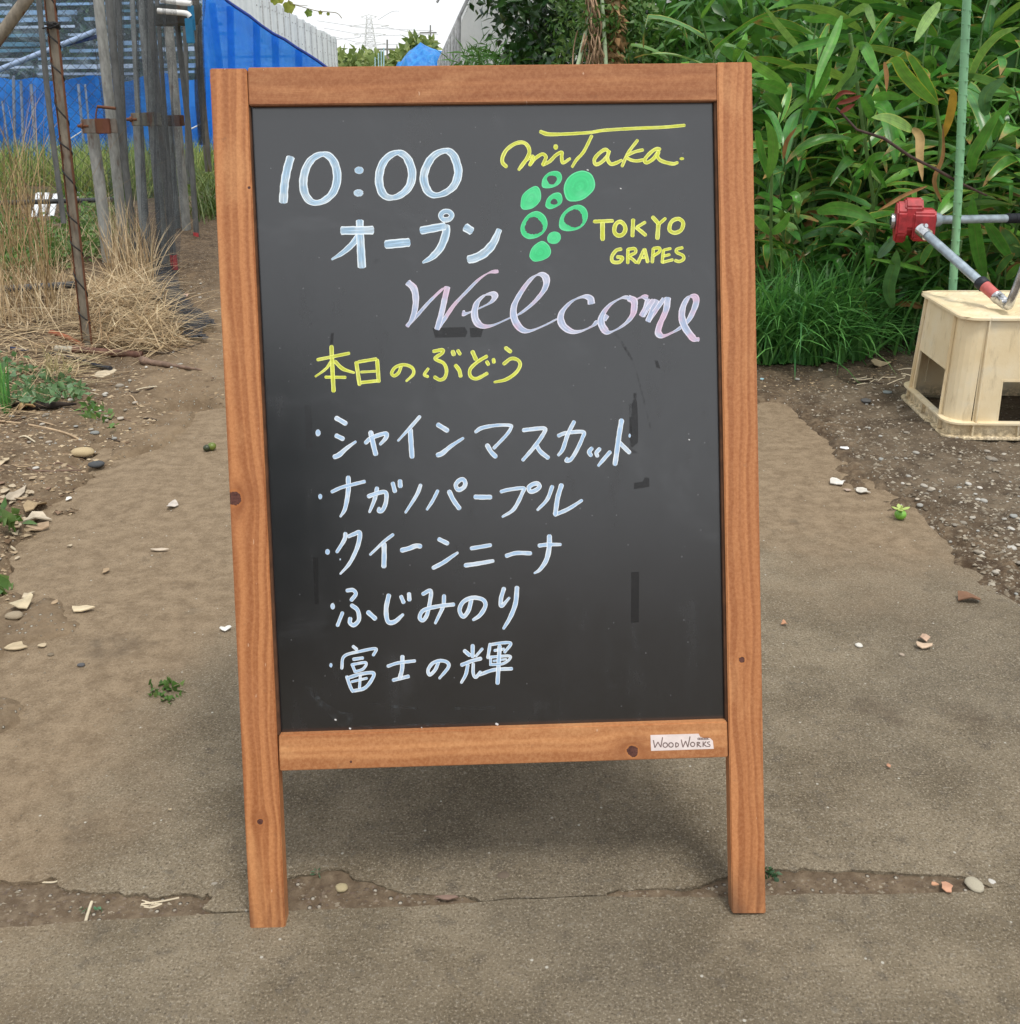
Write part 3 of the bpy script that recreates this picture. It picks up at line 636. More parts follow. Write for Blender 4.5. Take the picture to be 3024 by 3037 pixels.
letters('lettering', m_white, (940, 1880, .343), [
    W(28, (312, 107), (343, 133)), W(26, (214, 297), (235, 192), (370, 150), (507, 127), (487, 182)), W(28, (315, 218), (395, 207)), W(26, (303, 262), (330, 328)), W(24, (312, 262), (422, 247), (400, 300), (335, 325)),
    W(30, (258, 370), (290, 460), (310, 495)), W(30, (270, 378), (380, 345), (487, 337), (470, 400), (410, 468), (325, 490)), W(24, (375, 352), (367, 465)), W(22, (300, 412), (430, 382)),
    W(28, (612, 278), (700, 250), (845, 232)), W(36, (738, 195), (735, 300), (717, 375)), W(32, (660, 398), (730, 380), (790, 366)),
    W(30, (1048, 248), (1020, 310), (975, 352), (960, 310), (1000, 252), (1070, 230), (1128, 247), (1133, 290), (1058, 382, 22)),
    W(34, (1275, 145), (1318, 182)), W(34, (1345, 100), (1345, 195)), W(24, (1428, 128), (1372, 192)), W(32, (1250, 267), (1340, 232), (1415, 212)), W(30, (1303, 268), (1285, 350), (1247, 420, 22)), W(28, (1350, 258), (1350, 340), (1372, 373), (1412, 328)),
    W(28, (1495, 88), (1477, 205)), W(26, (1502, 92), (1600, 77), (1675, 82), (1622, 157)), W(24, (1535, 143), (1615, 130)), W(24, (1500, 205), (1500, 268)), W(24, (1500, 200), (1658, 190), (1660, 222), (1600, 258), (1512, 264)), W(18, (1525, 233), (1635, 217)),
    W(30, (1405, 352), (1530, 310), (1682, 300)), W(36, (1578, 105), (1560, 425))], [(120, 270, 13, 19)])
# grimy tape marks and chalk smears on the panel
def mark_mat(name, col, rough, cov=.5, scale=70):
    t = NT(name); o = t.obj(); n1 = t.noise(o, scale, 6, .7); n2 = t.noise(o, scale * 3, 3)
    al = t.math('MULTIPLY', t.ramp(n1, .5 - cov * .3, .74 - cov * .3), .36)
    return t.out(t.mixsh(al, t.n('BsdfTransparent').outputs[0], t.bsdf(t.mix(n2, col, tuple(c * .6 for c in col)), rough, .4)))
m_tape = mark_mat('tape_residue_dark', (.018, .017, .018), .75, .9); m_tape2 = mark_mat('tape_residue_faint', (.055, .055, .06), .6, .35)
m_smear = mark_mat('chalk_smear', (.16, .18, .20), .8, .12, 110); m_smudge = mark_mat('smudge', (.02, .018, .02), .7, .12, 50)
def patch(name, mat, quad, lift=.00009):
    mb = MB(); q = smooth_path(quad + [quad[0]], n=4)[:-1] if len(quad) > 6 else quad
    mb.add([bl(x, y, PD) - Vector((0, lift, 0)) for x, y in q], [list(range(len(q)))]); return mb.build(name, mat, panel)
patch('tape_mark', m_tape, [(1876, 1190), (1888, 1190), (1892, 1300), (1884, 1318), (1870, 1322), (1866, 1240), (1872, 1235)])
patch('tape_mark', m_tape, [(1878, 1166), (1887, 1166), (1887, 1180), (1878, 1181)])
patch('tape_mark', m_tape2, [(1864, 1200), (1876, 1195), (1872, 1330), (1895, 1345), (1866, 1345)])
patch('tape_mark', m_tape, [(1880, 1432), (1906, 1428), (1912, 1415), (1925, 1418), (1925, 1444), (1879, 1451)], .00011)
patch('tape_mark', m_tape, [(1871, 1697), (1895, 1696), (1894, 1845), (1870, 1847)], .0001)
patch('tape_mark', m_tape2, [(903, 1202), (921, 1200), (930, 1340), (907, 1341)])
patch('tape_mark', m_tape, [(927, 1652), (943, 1655), (945, 1790), (933, 1792)])
patch('tape_mark', m_tape, [(1282, 973), (1378, 970), (1386, 985), (1380, 1000), (1290, 1002)])
patch('tape_mark', m_tape, [(1392, 973), (1434, 973), (1426, 1000), (1395, 1001)])
patch('tape_mark', m_tape, [(1940, 1068), (1950, 1070), (1958, 1094), (1946, 1090)])
patch('tape_mark', m_tape, [(981, 988), (990, 988), (987, 1022), (978, 1022)])
patch('smudge', m_smudge, [(1100, 750), (1125, 765), (1130, 785), (1105, 780)])
patch('scratch', m_smudge, [(1818, 985), (1823, 984), (1860, 1035), (1888, 1100), (1928, 1255), (1922, 1257), (1884, 1103), (1852, 1038)], .0001)
patch('chalk_smear', m_smear, [(903, 2035), (925, 2040), (960, 2080), (1010, 2110), (1045, 2115), (1035, 2150), (1000, 2150), (960, 2105), (925, 2065)])
patch('chalk_smear', m_smear, [(1090, 2080), (1160, 2090), (1240, 2098), (1238, 2103), (1150, 2098), (1088, 2086)])
patch('chalk_smear', m_smear, [(1348, 2096), (1470, 2094), (1472, 2104), (1350, 2105)])
patch('chalk_smear', m_smear, [(1040, 2152), (1200, 2148), (1400, 2140), (1402, 2146), (1200, 2156), (1042, 2162)])
mc = plain('chalk_crumb_white', (.7, .7, .7), .9)
for (x, y, r_) in ((995, 2134, 4), (1038, 2160, 4), (1250, 2157, 2), (1473, 2147, 6), (2043, 1304, 3), (1742, 505, 4), (1840, 560, 3)):
    mb = MB(); c = bl(x, y, PD); k = r_ * .0004
    mb.box(c - Vector((0, .0006, 0)), (k * 1.6, .0012, k), Matrix.Rotation(.5, 3, 'Y'), k * .2); mb.build('chalk_crumb', mc, panel)
# maker's sticker on the bottom rail
P_ = (1850, 2130, .1819)
def bq(x, y, lift): q = bl(P_[0] + x * P_[2], P_[1] + y * P_[2], .0012); q.y -= lift; return q
stk = plain('sticker_paper', (.80, .70, .68), .6, .08, 60); ink = plain('sticker_ink', (.20, .14, .13), .6, .2, 100)
mb = MB(); q = [(430, 272), (1215, 250), (1240, 300), (1330, 330), (1400, 322), (1447, 365), (1462, 497), (441, 531)]
mb.add([bq(x, y, .0002) for x, y in q], [list(range(8))]); sticker = mb.build('sticker', stk, sign)
mb = MB()
def ink_stroke(pts, wd):
    Q = smooth_path(pts, n=6); LAYER[0] += 1
    for i, (x, y) in enumerate(Q):
        a = np.array(Q[max(0, i - 1)]); b = np.array(Q[min(len(Q) - 1, i + 1)]); d = (b - a) / (np.hypot(*(b - a)) + 1e-6); n_ = np.array([-d[1], d[0]]) * wd / 2
        ink_v.append(bq(x + n_[0], y + n_[1], .00028 + (LAYER[0] % 9) * .00001)); ink_v.append(bq(x - n_[0], y - n_[1], .00028 + (LAYER[0] % 9) * .00001))
    b0 = len(ink_v) - 2 * len(Q)
    for i in range(len(Q) - 1): ink_f.append((b0 + 2 * i, b0 + 2 * i + 1, b0 + 2 * i + 3, b0 + 2 * i + 2))
ink_v, ink_f = [], []
O = lambda cx, cy, r_: [(cx + r_ * math.cos(a), cy + r_ * math.sin(a)) for a in [i * math.pi / 5 for i in range(11)]]
def SL(*p):
    for a, b in zip(p[:-1], p[1:]): ink_stroke([a, b], 17)
SL((478, 355), (502, 478), (552, 385), (600, 470), (628, 308)); ink_stroke(O(672, 435, 36), 17); ink_stroke(O(765, 433, 36), 17)
SL((842, 395), (842, 472)); ink_stroke([(842, 395), (880, 410), (885, 445), (842, 472)], 16)
SL((932, 345), (960, 472), (1003, 368), (1040, 468), (1076, 295)); ink_stroke(O(1118, 424, 34), 17)
SL((1192, 388), (1192, 468)); ink_stroke([(1192, 388), (1235, 398), (1195, 428)], 15); SL((1200, 428), (1255, 465))
SL((1288, 378), (1288, 462)); SL((1338, 378), (1292, 420), (1348, 460)); ink_stroke([(1400, 382), (1362, 390), (1370, 415), (1400, 432), (1392, 458), (1352, 458)], 15)
for i in range(7): SL((1205 + i * 26, 320 + (i % 2) * 4), (1205 + i * 26, 345)); 
ink_stroke([(1200, 348), (1390, 343)], 8); ink_stroke([(1203, 320), (1385, 318)], 8)
mb.add(ink_v, ink_f); mb.build('lettering', ink, sticker)
# ------------------------------------------------------------ crate on the right
cream = (lambda: None)
def crate_mat():
    t = NT('cream_plastic'); o = t.obj(); a = t.noise(o, 7, 5, .6); s_ = t.noise(t.vscale(o, (1, 1, .22)), 45, 6, .7); f_ = t.noise(o, 90, 4, .7)
    sep = t.n('SeparateXYZ', {0: o}); z = sep.outputs[2]
    c = t.mix(t.ramp(a, .3, .7), (.74, .60, .37), (.82, .71, .50))
    c = t.mix(t.math('MULTIPLY', t.ramp(a, .52, .72), .5), c, (.60, .58, .50))
    c = t.mix(t.math('MULTIPLY', t.ramp(s_, .54, .72), .40), c, (.36, .27, .15))
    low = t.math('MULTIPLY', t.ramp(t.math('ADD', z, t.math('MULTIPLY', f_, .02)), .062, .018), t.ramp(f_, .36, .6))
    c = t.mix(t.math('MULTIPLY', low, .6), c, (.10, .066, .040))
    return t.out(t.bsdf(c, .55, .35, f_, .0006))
cm = crate_mat()
cr_rz = R(-4.0); cr0 = Vector((1.168, 2.585, 0)); cr0.z = .014
crate = empty('plastic_crate', cr0, cr_rz); tag(crate, 'cream plastic bottle crate turned upside down on bare soil by the leaves', 'crate')
CW, CD, CH, CI = .47, .395, .328, .020
def wallpt(face, s_, h, off=0.0):
    """face: front(y=0), left(x=0), back, right. s_ 0..1 along, h height; walls taper inwards with height"""
    i = CI * h / CH + off
    if face == 'front': return Vector((i + s_ * (CW - 2 * i), i, h))
    if face == 'back': return Vector((i + s_ * (CW - 2 * i), CD - i, h))
    if face == 'left': return Vector((i, i + s_ * (CD - 2 * i), h))
    return Vector((CW - i, i + s_ * (CD - 2 * i), h))
INW = {'front': (0, 1, 0), 'back': (0, -1, 0), 'left': (1, 0, 0), 'right': (-1, 0, 0)}
for face, (c0, c1, o0, o1, ot) in {'front': (.125, .875, .27, .73, .155), 'back': (.125, .875, .27, .73, .155), 'left': (.15, .85, .21, .80, .165), 'right': (.15, .85, .21, .80, .165)}.items():
    mb = MB(); d = Vector(INW[face]) * .0035
    for a, b, h0, h1 in ((c0, o0, .045, CH - .006), (o1, c1, .045, CH - .006), (o0, o1, ot, CH - .006)):
        mb.prism([wallpt(face, a, h0), wallpt(face, b, h0), wallpt(face, b, h1), wallpt(face, a, h1)], d)
    mb.build('side_wall', cm, crate)
    mb = MB(); dd = -Vector(INW[face]) * .0085
    g = .0022
    for a, b, h0, h1 in ((o0 - .012, o0, .046, ot + .006), (o1, o1 + .012, .046, ot + .006), (o0, o1, ot - .001, ot + .006)):
        mb.prism([wallpt(face, a, h0, -.0005), wallpt(face, b, h0, -.0005), wallpt(face, b, h1, -.0005), wallpt(face, a, h1, -.0005)], Vector(INW[face]) * .016 + dd, .0008)
    mb.build('window_rim', cm, crate)
    for a in (c0 + .012, c1 - .018):
        mb = MB(); mb.prism([wallpt(face, a, .046, -.0005), wallpt(face, a + .010, .046, -.0005), wallpt(face, a + .010, CH - .007, -.0005), wallpt(face, a, CH - .007, -.0005)], dd, .0008)
        mb.build('rib', cm, crate)
def oct_ring(off, h, chx=.045, n=4):
    i = CI * h / CH + off; x0, x1, y0, y1 = i, CW - i, i, CD - i; o = []
    for cx, cy, a0 in ((x1 - chx, y0 + chx, -90), (x1 - chx, y1 - chx, 0), (x0 + chx, y1 - chx, 90), (x0 + chx, y0 + chx, 180)):
        for k in range(n + 1): a = R(a0 + 90 * k / n); o.append(Vector((cx + chx * math.cos(a), cy + chx * math.sin(a), h)))
    return o
def ring_part(name, specs, close=False):
    """specs: list of (offset, height) rings lofted together"""
    mb = MB(); rings = [oct_ring(o_, h) for o_, h in specs]; n = len(rings[0]); vs = [p for r_ in rings for p in r_]; fs = []
    for k in range(len(rings) - 1):
        for j in range(n): fs.append((k * n + j, k * n + (j + 1) % n, (k + 1) * n + (j + 1) % n, (k + 1) * n + j))
    mb.add(vs, fs); return mb.build(name, cm, crate, True)
ring_part('base_rim', [(.004, .004), (-.010, .004), (-.013, .0), (-.013, .005), (-.009, .007), (.002, .008), (.003, .038), (-.012, .040), (-.012, .045), (-.002, .047), (.005, .047), (.005, .004)])
# corner posts: quarter rounds
for cx, cy, a0 in ((CW, 0, -90), (CW, CD, 0), (0, CD, 90), (0, 0, 180)):
    mb = MB(); vs = []; fs = []
    for k in range(7):
        for h in (.046, CH - .006):
            i = CI * h / CH; ch = .055; x = (i + ch) if cx == 0 else (CW - i - ch); y = (i + ch) if cy == 0 else (CD - i - ch)
            a = R(a0 + 90 * k / 6)
            for rr in (ch - .001, ch - .005): vs.append(Vector((x + rr * math.cos(a), y + rr * math.sin(a), h)))
    for k in range(6):
        a = k * 4; b = a + 4
        fs += [(a, b, b + 2, a + 2), (a + 1, a + 3, b + 3, b + 1)]
    mb.add(vs, fs); mb.build('corner_post', cm, crate)
def top_mat():
    return cm
mb = MB(); r0 = oct_ring(-.010, CH - .009); r1 = oct_ring(-.010, CH - .003); r2 = oct_ring(-.007, CH); n = len(r0)
mb.add(r0 + r1 + r2, [(j, (j + 1) % n, n + (j + 1) % n, n + j) for j in range(n)] + [(n + j, n + (j + 1) % n, 2 * n + (j + 1) % n, 2 * n + j) for j in range(n)])
# top deck with shallow bottle-base rings pressed in
iN = 44; jN = 34; x0, x1, y0, y1 = .014, CW - .014, .014, CD - .014
def deck(x, y):
    u = (x - x0) / (x1 - x0) * 5; v = (y - y0) / (y1 - y0) * 4; d = math.hypot((u % 1 - .5), (v % 1 - .5))
    return CH + .0004 - .0050 * max(0, min(1, (.36 - d) * 9)) + .0016 * math.exp(-((d - .17) / .05) ** 2)
vs = [Vector((x0 + (x1 - x0) * i / iN, y0 + (y1 - y0) * j / jN, deck(x0 + (x1 - x0) * i / iN, y0 + (y1 - y0) * j / jN) - (0.0006 if i in (0, iN) or j in (0, jN) else 0))) for j in range(jN + 1) for i in range(iN + 1)]
rect = []
for ang in range(n): pass
mb.add(r2 + [Vector((p.x * .94 + CW * .03, p.y * .94 + CD * .03, CH - .0002)) for p in r2], [(j, (j + 1) % n, n + (j + 1) % n, n + j) for j in range(n)])
inr = [Vector((p.x * .94 + CW * .03, p.y * .94 + CD * .03, CH - .0002)) for p in r2]
mb.build('top_rim', cm, crate)
cr_c = Vector((CW / 2, CD / 2, 0))
vs = [Vector((cr_c.x + (v.x - cr_c.x) * .975, cr_c.y + (v.y - cr_c.y) * .975, v.z - .0012)) for v in vs]
mb = MB(); mb.add(vs, [(j * (iN + 1) + i, j * (iN + 1) + i + 1, (j + 1) * (iN + 1) + i + 1, (j + 1) * (iN + 1) + i) for j in range(jN) for i in range(iN)]); mb.build('top_deck', cm, crate)
# lower ribs of the rim
mb = MB()
for face, ks in (('front', (.14, .38, .62, .86)), ('left', (.16, .5, .84))):
    for k in ks: mb.prism([wallpt(face, k, .008, -.009), wallpt(face, k + .008, .008, -.009), wallpt(face, k + .008, .042, -.009), wallpt(face, k, .042, -.009)], Vector(INW[face]) * .010)
mb.build('rim_ribs', cm, crate)['kind'] = 'stuff'

# ------------------------------------------------------------ film winder: red gearbox, tubes, crank
galv = plain('galvanised_tube', (.33, .40, .46), .42, .22, 40, .5, .0003, .35)
red = plain('red_painted_metal', (.36, .025, .032), .5, .35, 30, .45, .001)
redp = plain('faded_red_plastic', (.50, .12, .11), .42, .18, 30)
chrome = plain('dirty_chrome', (.55, .56, .58), .25, .25, 60, .5, .0003, .9)
darkr = plain('black_rubber', (.012, .014, .022), .55, .3, 60)
wpos = at(2716, 655, 3.02)
wi = empty('film_winder', wpos); tag(wi, 'greenhouse film winder with red gearbox, grey tube and crank resting on the crate', 'winder')
def WL(v): return v - wpos
g0 = at(2716, 655, 3.02)
def build_gear():
    bm = bmesh.new()
    # big rounded-square body facing left-front with waist
    prof = [(-.062, .026), (-.056, .046), (-.036, .056), (-.030, .060), (-.022, .052), (.0, .052), (.006, .058), (.040, .056), (.050, .044), (.052, .030)]
    seg = 10; rings = []
    for x, r_ in prof:
        ring = []
        for k in range(seg):
            a = 2 * math.pi * (k + .5) / seg; q = r_ * (1.0 + .10 * abs(math.cos(2 * a)) ** 2)
            ring.append(bm.verts.new((x, q * math.cos(a), q * math.sin(a) * (1.16 if x < .0 else 1.0))))
        rings.append(ring)
    for a, b in zip(rings[:-1], rings[1:]):
        for k in range(seg): bm.faces.new((a[k], a[(k + 1) % seg], b[(k + 1) % seg], b[k]))
    bm.faces.new(rings[0][::-1]); bm.faces.new(rings[-1])
    bmesh.ops.recalc_face_normals(bm, faces=bm.faces[:])
    bmesh.ops.bevel(bm, geom=[e for e in bm.edges if e.calc_face_angle(0) > .45], offset=.004, segments=2, affect='EDGES')
    me = bpy.data.meshes.new('gearbox'); bm.to_mesh(me); bm.free(); me.materials.append(red)
    o = link('gearbox', me, wi); o.rotation_euler = (R(6), R(-4), R(-14)); return o

def hexa(name, c, s, ch, mat):
    mb = MB(); q = Matrix.Rotation(R(-14), 3, 'Z'); x, y, z = s[0] / 2, s[1] / 2, s[2] / 2
    pr = [(-y + ch, -z), (y - ch, -z), (y, -z + ch), (y, z - ch), (y - ch, z), (-y + ch, z), (-y, z - ch), (-y, -z + ch)]
    mb.prism([q @ Vector((c[0] - x, c[1] + a, c[2] + b)) for a, b in pr], q @ Vector((2 * x, 0, 0)), .005); mb.build(name, mat, wi)
hexa('gearbox', (-.043, 0, -.004), (.030, .090, .120), .028, red)
hexa('gearbox', (-.012, .002, .012), (.050, .084, .108), .022, red)
hexa('gearbox', (.018, -.004, -.010), (.062, .086, .092), .012, red)
q = Matrix.Rotation(R(-14), 3, 'Z')
mb = MB(); a = q @ Vector((-.060, 0, -.002)); b = q @ Vector((-.070, 0, -.002)); mb.tube([a, b], .023, 20); mb.build('end_collar', chrome, wi)
mb = MB(); mb.tube([b + Vector((.001, 0, 0)), b - q @ Vector((.0015, 0, 0))], .012, 16); mb.build('bore', darkr, wi)
# level pipe going right behind the green stake
pA = WL(at(2762, 652, 3.05)); pB = WL(at(2780, 652, 3.06)); pC = WL(at(3180, 645, 3.25))
mb = MB(); mb.tube([pA, pB], [.021, .021], 18); mb.build('socket', galv, wi)
mb = MB(); mb.tube([pB, pC], .0125, 18); mb.build('pipe', galv, wi)
mb = MB(); s0 = WL(at(2982, 648, 3.153))
mb.tube([s0, WL(at(3170, 645, 3.24))], .0150, 18)
for k in range(9): t_ = .02 + k * .1; c_ = s0.lerp(WL(at(3170, 645, 3.24)), t_); c2 = s0.lerp(WL(at(3170, 645, 3.24)), t_ + .03); mb.tube([c_, c2], .0158, 18)
mb.build('rubber_sleeve', darkr, wi)
# sloping tube to the crate top
t0 = WL(at(2736, 686, 2.96)); t1 = WL(at(2912, 842, 2.74)); t2 = WL(at(2955, 880, 2.69)); t3 = WL(at(2978, 898, 2.66))
dirt_ = (t1 - t0).normalized()
mb = MB(); mb.tube([t0 - dirt_ * .012, t0 + dirt_ * .022], [.019, .017], 18); mb.tube([t0 - dirt_ * .0 + Vector((0, 0, .012)), t0 + Vector((.004, -.012, .018))], .006, 10); mb.build('universal_joint', chrome, wi)
mb = MB(); mb.tube([t0 + dirt_ * .014, t1], .0128, 20); mb.build('tube', galv, wi)
mb = MB(); mb.tube([t1 - dirt_ * .012, t1 - dirt_ * .008, t1 + dirt_ * .010, t1 + dirt_ * .012], [.017, .019, .019, .016], 20); mb.build('collar', darkr, wi)
mb = MB(); mb.tube([t1 + dirt_ * .008, t2], [.0165, .0150], 20); mb.build('red_sleeve', redp, wi)
mb = MB(); mb.tube([t2 - dirt_ * .004, t2 + dirt_ * .010, t2 + dirt_ * .011, t3 + dirt_ * .012], [.0165, .0170, .0155, .0150], 16); mb.tube([t3 - Vector((.015, .01, -.004)), t3 + Vector((.017, -.01, .006))], .0075, 10); mb.build('fork_joint', chrome, wi)
mb = MB(); e0 = WL(at(2990, 908, 2.64)); mb.tube(smooth_path([tuple(t3 + dirt_ * .006), tuple(e0), tuple(WL(at(3000, 885, 2.63))), tuple(WL(at(3024, 825, 2.62))), tuple(WL(at(3070, 700, 2.6)))], n=6), .0105, 14); mb.build('crank_handle', chrome, wi)

# ------------------------------------------------------------ green plant stake
gs = plain('green_coated_steel', (.20, .42, .235), .45, .12, 12, .4)
sb = at(2836, 905, 3.02); st_ = at(2872, -120, 3.02); sb.z = gz(sb.x, sb.y)
stake = empty('plant_stake', sb); tag(stake, 'pale green ribbed plant stake standing upright behind the cream crate', 'stake')
mb = MB(); T_ = st_ - sb; mb.tube([(0, 0, 0), T_ * .5 + Vector((.004, 0, 0)), T_], .0118, 14); mb.build('pole', gs, stake)
mb = MB(); nrm = int(T_.length / .037)
for k in range(nrm):
    c = T_ * ((k + .5) / nrm) + Vector((.004 * math.sin(math.pi * (k + .5) / nrm), 0, 0)); u_ = T_.normalized()
    for a in (0.2, 1.8, 3.3, 4.9):
        a += (k % 3) * .2; p = c + Vector((math.cos(a), math.sin(a), 0)) * .0122 + u_ * .003 * math.sin(a * 2); mb.box(p, (.0055, .0055, .0030), None, .0008)
    mb.tube([c - u_ * .0012, c + u_ * .0012], .0124, 12)
mb.build('ribs', gs, stake)['kind'] = 'stuff'

# ------------------------------------------------------------ broad leaved ginger clumps
GREENS = [(.055, .21, .034), (.095, .32, .048), (.16, .41, .07), (.045, .17, .045), (.24, .50, .085), (.10, .31, .08), (.15, .33, .15), (.34, .50, .10)]
lm = leafmat('ginger_leaf', GREENS, .24, .30, edge=(.52, .46, .10), island=False, tip=(.42, .24, .10))
lm_dead = leafmat('dead_leaf', [(.42, .25, .11), (.30, .15, .06), (.50, .36, .17)], .2, dry=True, rough= .7, island=False, spec=.2)
stem_m = plain('green_stem', (.10, .19, .055), .5, .25, 30)
def leaf_mesh(name, L, Wd, droop, fold=.22, wave=.0, kink=None, mat=lm, side=0.0, curl=0):
    """blade grows along +Y from the origin; droop = total bend in radians; kink = (position, extra bend)"""
    n = 9; p = Vector((0, 0, 0)); ang = 0.0; sa = 0.0; vs = []; uv = []; fs = []
    r_ = random.Random(hash(name) % 999 + int(L * 1e4))
    for i in range(n + 1):
        t = i / n
        wd = Wd * 2.35 * (t + .012) ** .62 * (1.0001 - t) ** .80
        if i == n: wd = Wd * .02
        if i == 0: wd = Wd * .16
        d = Vector((math.sin(sa), math.cos(ang) * math.cos(sa), math.sin(ang)))
        right = Vector((math.cos(sa), -math.sin(sa), 0)); nr = right.cross(d)
        tw = curl * t; right = right * math.cos(tw) + nr * math.sin(tw); nr = right.cross(d)
        wv = wave * math.sin(t * 11 + r_.random()) * Wd
        for k, u in enumerate((-1, -.52, 0, .52, 1)):
            h = abs(u) * fold * wd * .5 + (wv * u if abs(u) == 1 else 0)
            vs.append(p + right * (wd * .5 * u) + nr * h); uv.append(((u + 1) / 2, t))
        p = p + d * (L / n)
        ang -= droop / n * (.5 + t)
        sa += side / n
        if kink and abs(t - kink[0]) < .5 / n: ang -= kink[1]
    for i in range(n):
        for k in range(4): a = i * 5 + k; fs.append((a, a + 1, a + 6, a + 5))
    me = bpy.data.meshes.new(name); me.from_pydata([tuple(v) for v in vs], [], fs); me.materials.append(mat)
    ul = me.uv_layers.new(name='UVMap'); ul.data.foreach_set('uv', [c for f in fs for i in f for c in uv[i]])
    me.polygons.foreach_set('use_smooth', [True] * len(fs)); me.update(); return me
LEAVES = [leaf_mesh('leaf', .25, .042, .9, .25, .05), leaf_mesh('leaf', .29, .047, 1.4, .2, .07, side=.3), leaf_mesh('leaf', .22, .038, .5, .35, .04, side=-.3),
          leaf_mesh('leaf', .27, .044, 1.0, .2, .05, kink=(.55, 1.3)), leaf_mesh('leaf', .31, .040, 1.9, .3, .06, curl=.8), leaf_mesh('leaf', .20, .040, .3, .15, .03, side=.4, curl=-.5)]
DEAD = [leaf_mesh('leaf', .17, .028, 2.4, .6, .3, mat=lm_dead, curl=2.0), leaf_mesh('leaf', .14, .020, 1.2, .8, .4, mat=lm_dead, curl=-2.6, side=.6)]
def orient(d, upv, roll=0.0):
    y = d.normalized(); x = y.cross(upv).normalized(); z = x.cross(y)
    m = Matrix((x, y, z)).transposed(); return m @ Matrix.Rotation(roll, 3, 'Y')
GG = 'ginger plants crowded along the right edge of the path'; GL = 'tall ginger plant with long arching green leaves crowding the right side of the path'
def ginger(seed, H, leanv):
    r_ = random.Random(seed); root = empty('ginger_plant', (0, 0, 0)); tag(root, GL, 'plant', GG)
    stem = [Vector((0, 0, -.02))]; n = 9
    for i in range(1, n + 1):
        t = i / n; stem.append(Vector((leanv[0] * t * t + r_.uniform(-.012, .012), leanv[1] * t * t + r_.uniform(-.012, .012), H * t * (1 - .12 * t * t))))
    mb = MB(); mb.tube(stem, [.0065 * (1 - .5 * i / n) for i in range(n + 1)], 6); mb.build('stem', stem_m, root)
    az = r_.uniform(0, 3.1); k = 0; z = H * .16
    while z < H * .99:
        t = z / H; i = min(n - 1, int(t * n)); p = stem[i].lerp(stem[i + 1], t * n - i); ax = (stem[i + 1] - stem[i]).normalized()
        a = az + math.pi * k + r_.uniform(-.55, .55); side = Vector((math.cos(a), math.sin(a), 0))
        up_ = .95 if t > .85 else r_.uniform(.35, .9)
        d = side * 1.0 + ax * up_
        low = t < .35 and r_.random() < .45
        me = r_.choice(DEAD) if low else r_.choice(LEAVES)
        o = link('dry_leaf' if low else 'leaf', me, root); s_ = r_.uniform(.95, 1.5) * (.85 if t > .9 else 1)
        mt = orient(d, Vector((0, 0, 1)), r_.uniform(-.5, .5)).to_4x4() @ Matrix.Scale(s_, 4); mt.translation = p; o.matrix_local = mt
        z += r_.uniform(.055, .095) * (H / 1.2); k += 1
    return root
def copy_tree(o, parent=None):
    c = o.copy(); COL.objects.link(c)
    if parent: c.parent = parent
    for ch in list(o.children): copy_tree(ch, c)
    return c
protos = [ginger(11, 1.35, (.12, -.18)), ginger(12, 1.15, (-.15, -.28)), ginger(13, 1.55, (.05, -.05)), ginger(14, .95, (.10, -.38)), ginger(15, 1.25, (-.25, -.12)), ginger(16, .70, (-.12, -.32))]
used = set(); gr = random.Random(5)
def edge_x(y): return .93 - .085 * (y - 3.4)
spots = []
def far_enough(x, y, d): return all((x - a) ** 2 + (y - b) ** 2 > d * d for a, b, *_ in spots)
tries = 0
while len(spots) < 165 and tries < 9000:
    tries += 1; y = 3.5 + 4.6 * gr.random() ** 1.7; x = edge_x(y) + gr.random() ** 1.1 * (1.75 + .12 * (y - 3.4))
    if y < 3.62 and x < 1.25: continue
    if x > 1.10 and x < 1.75 and y < 3.20: continue
    if abs(x - .55 * y) > 2.5: continue
    if far_enough(x, y, .085 + .035 * (y - 3.4)): spots.append((x, y))
spots.sort(key=lambda s_: s_[1])
for i, (x, y) in enumerate(spots):
    front = y < 3.85
    pi = gr.choice([1, 3, 5, 5, 3]) if front else gr.choice([0, 1, 2, 4, 0, 2, 3]) 
    if x - edge_x(y) < .22 and y > 4.6: pi = gr.choice([3, 5])
    if pi not in used: o = protos[pi]; used.add(pi)
    else: o = copy_tree(protos[pi])
    px_ = PPX + FPX * x / y
    if front: zl = ('short ginger plant in the front row between the right leg and the red gearbox', 'ginger plants of the front row left of the gearbox') if px_ < 2650 else ('short ginger plant in the front row directly behind the cream crate', 'ginger plants right behind the crate')
    elif y < 4.9: zl = ('tall ginger plant in the middle of the thicket left of the green stake', 'ginger plants in the middle, left of the stake') if px_ < 2830 else ('tall ginger plant in the thicket right of the green stake', 'ginger plants right of the stake')
    else: zl = ('ginger plant farther back whose leaves rise over the top right corner of the sign', 'ginger plants at the back, near the top right corner of the sign') if px_ < 2250 else ('ginger plant at the dim back of the thicket near the top edge', 'ginger plants at the dim back of the thicket')
    o['label'], o['group'] = zl
    o.location = (x, y, gz(x, y)); o.rotation_euler = (0, 0, gr.uniform(-.7, .7)); s_ = gr.uniform(.85, 1.12) * (1.0 if y > 4.0 else .9); o.scale = (s_, s_, s_)
for k, p_ in enumerate(protos):
    if k not in used: p_.location = (2.4 + k * .1, 5.5, 0)

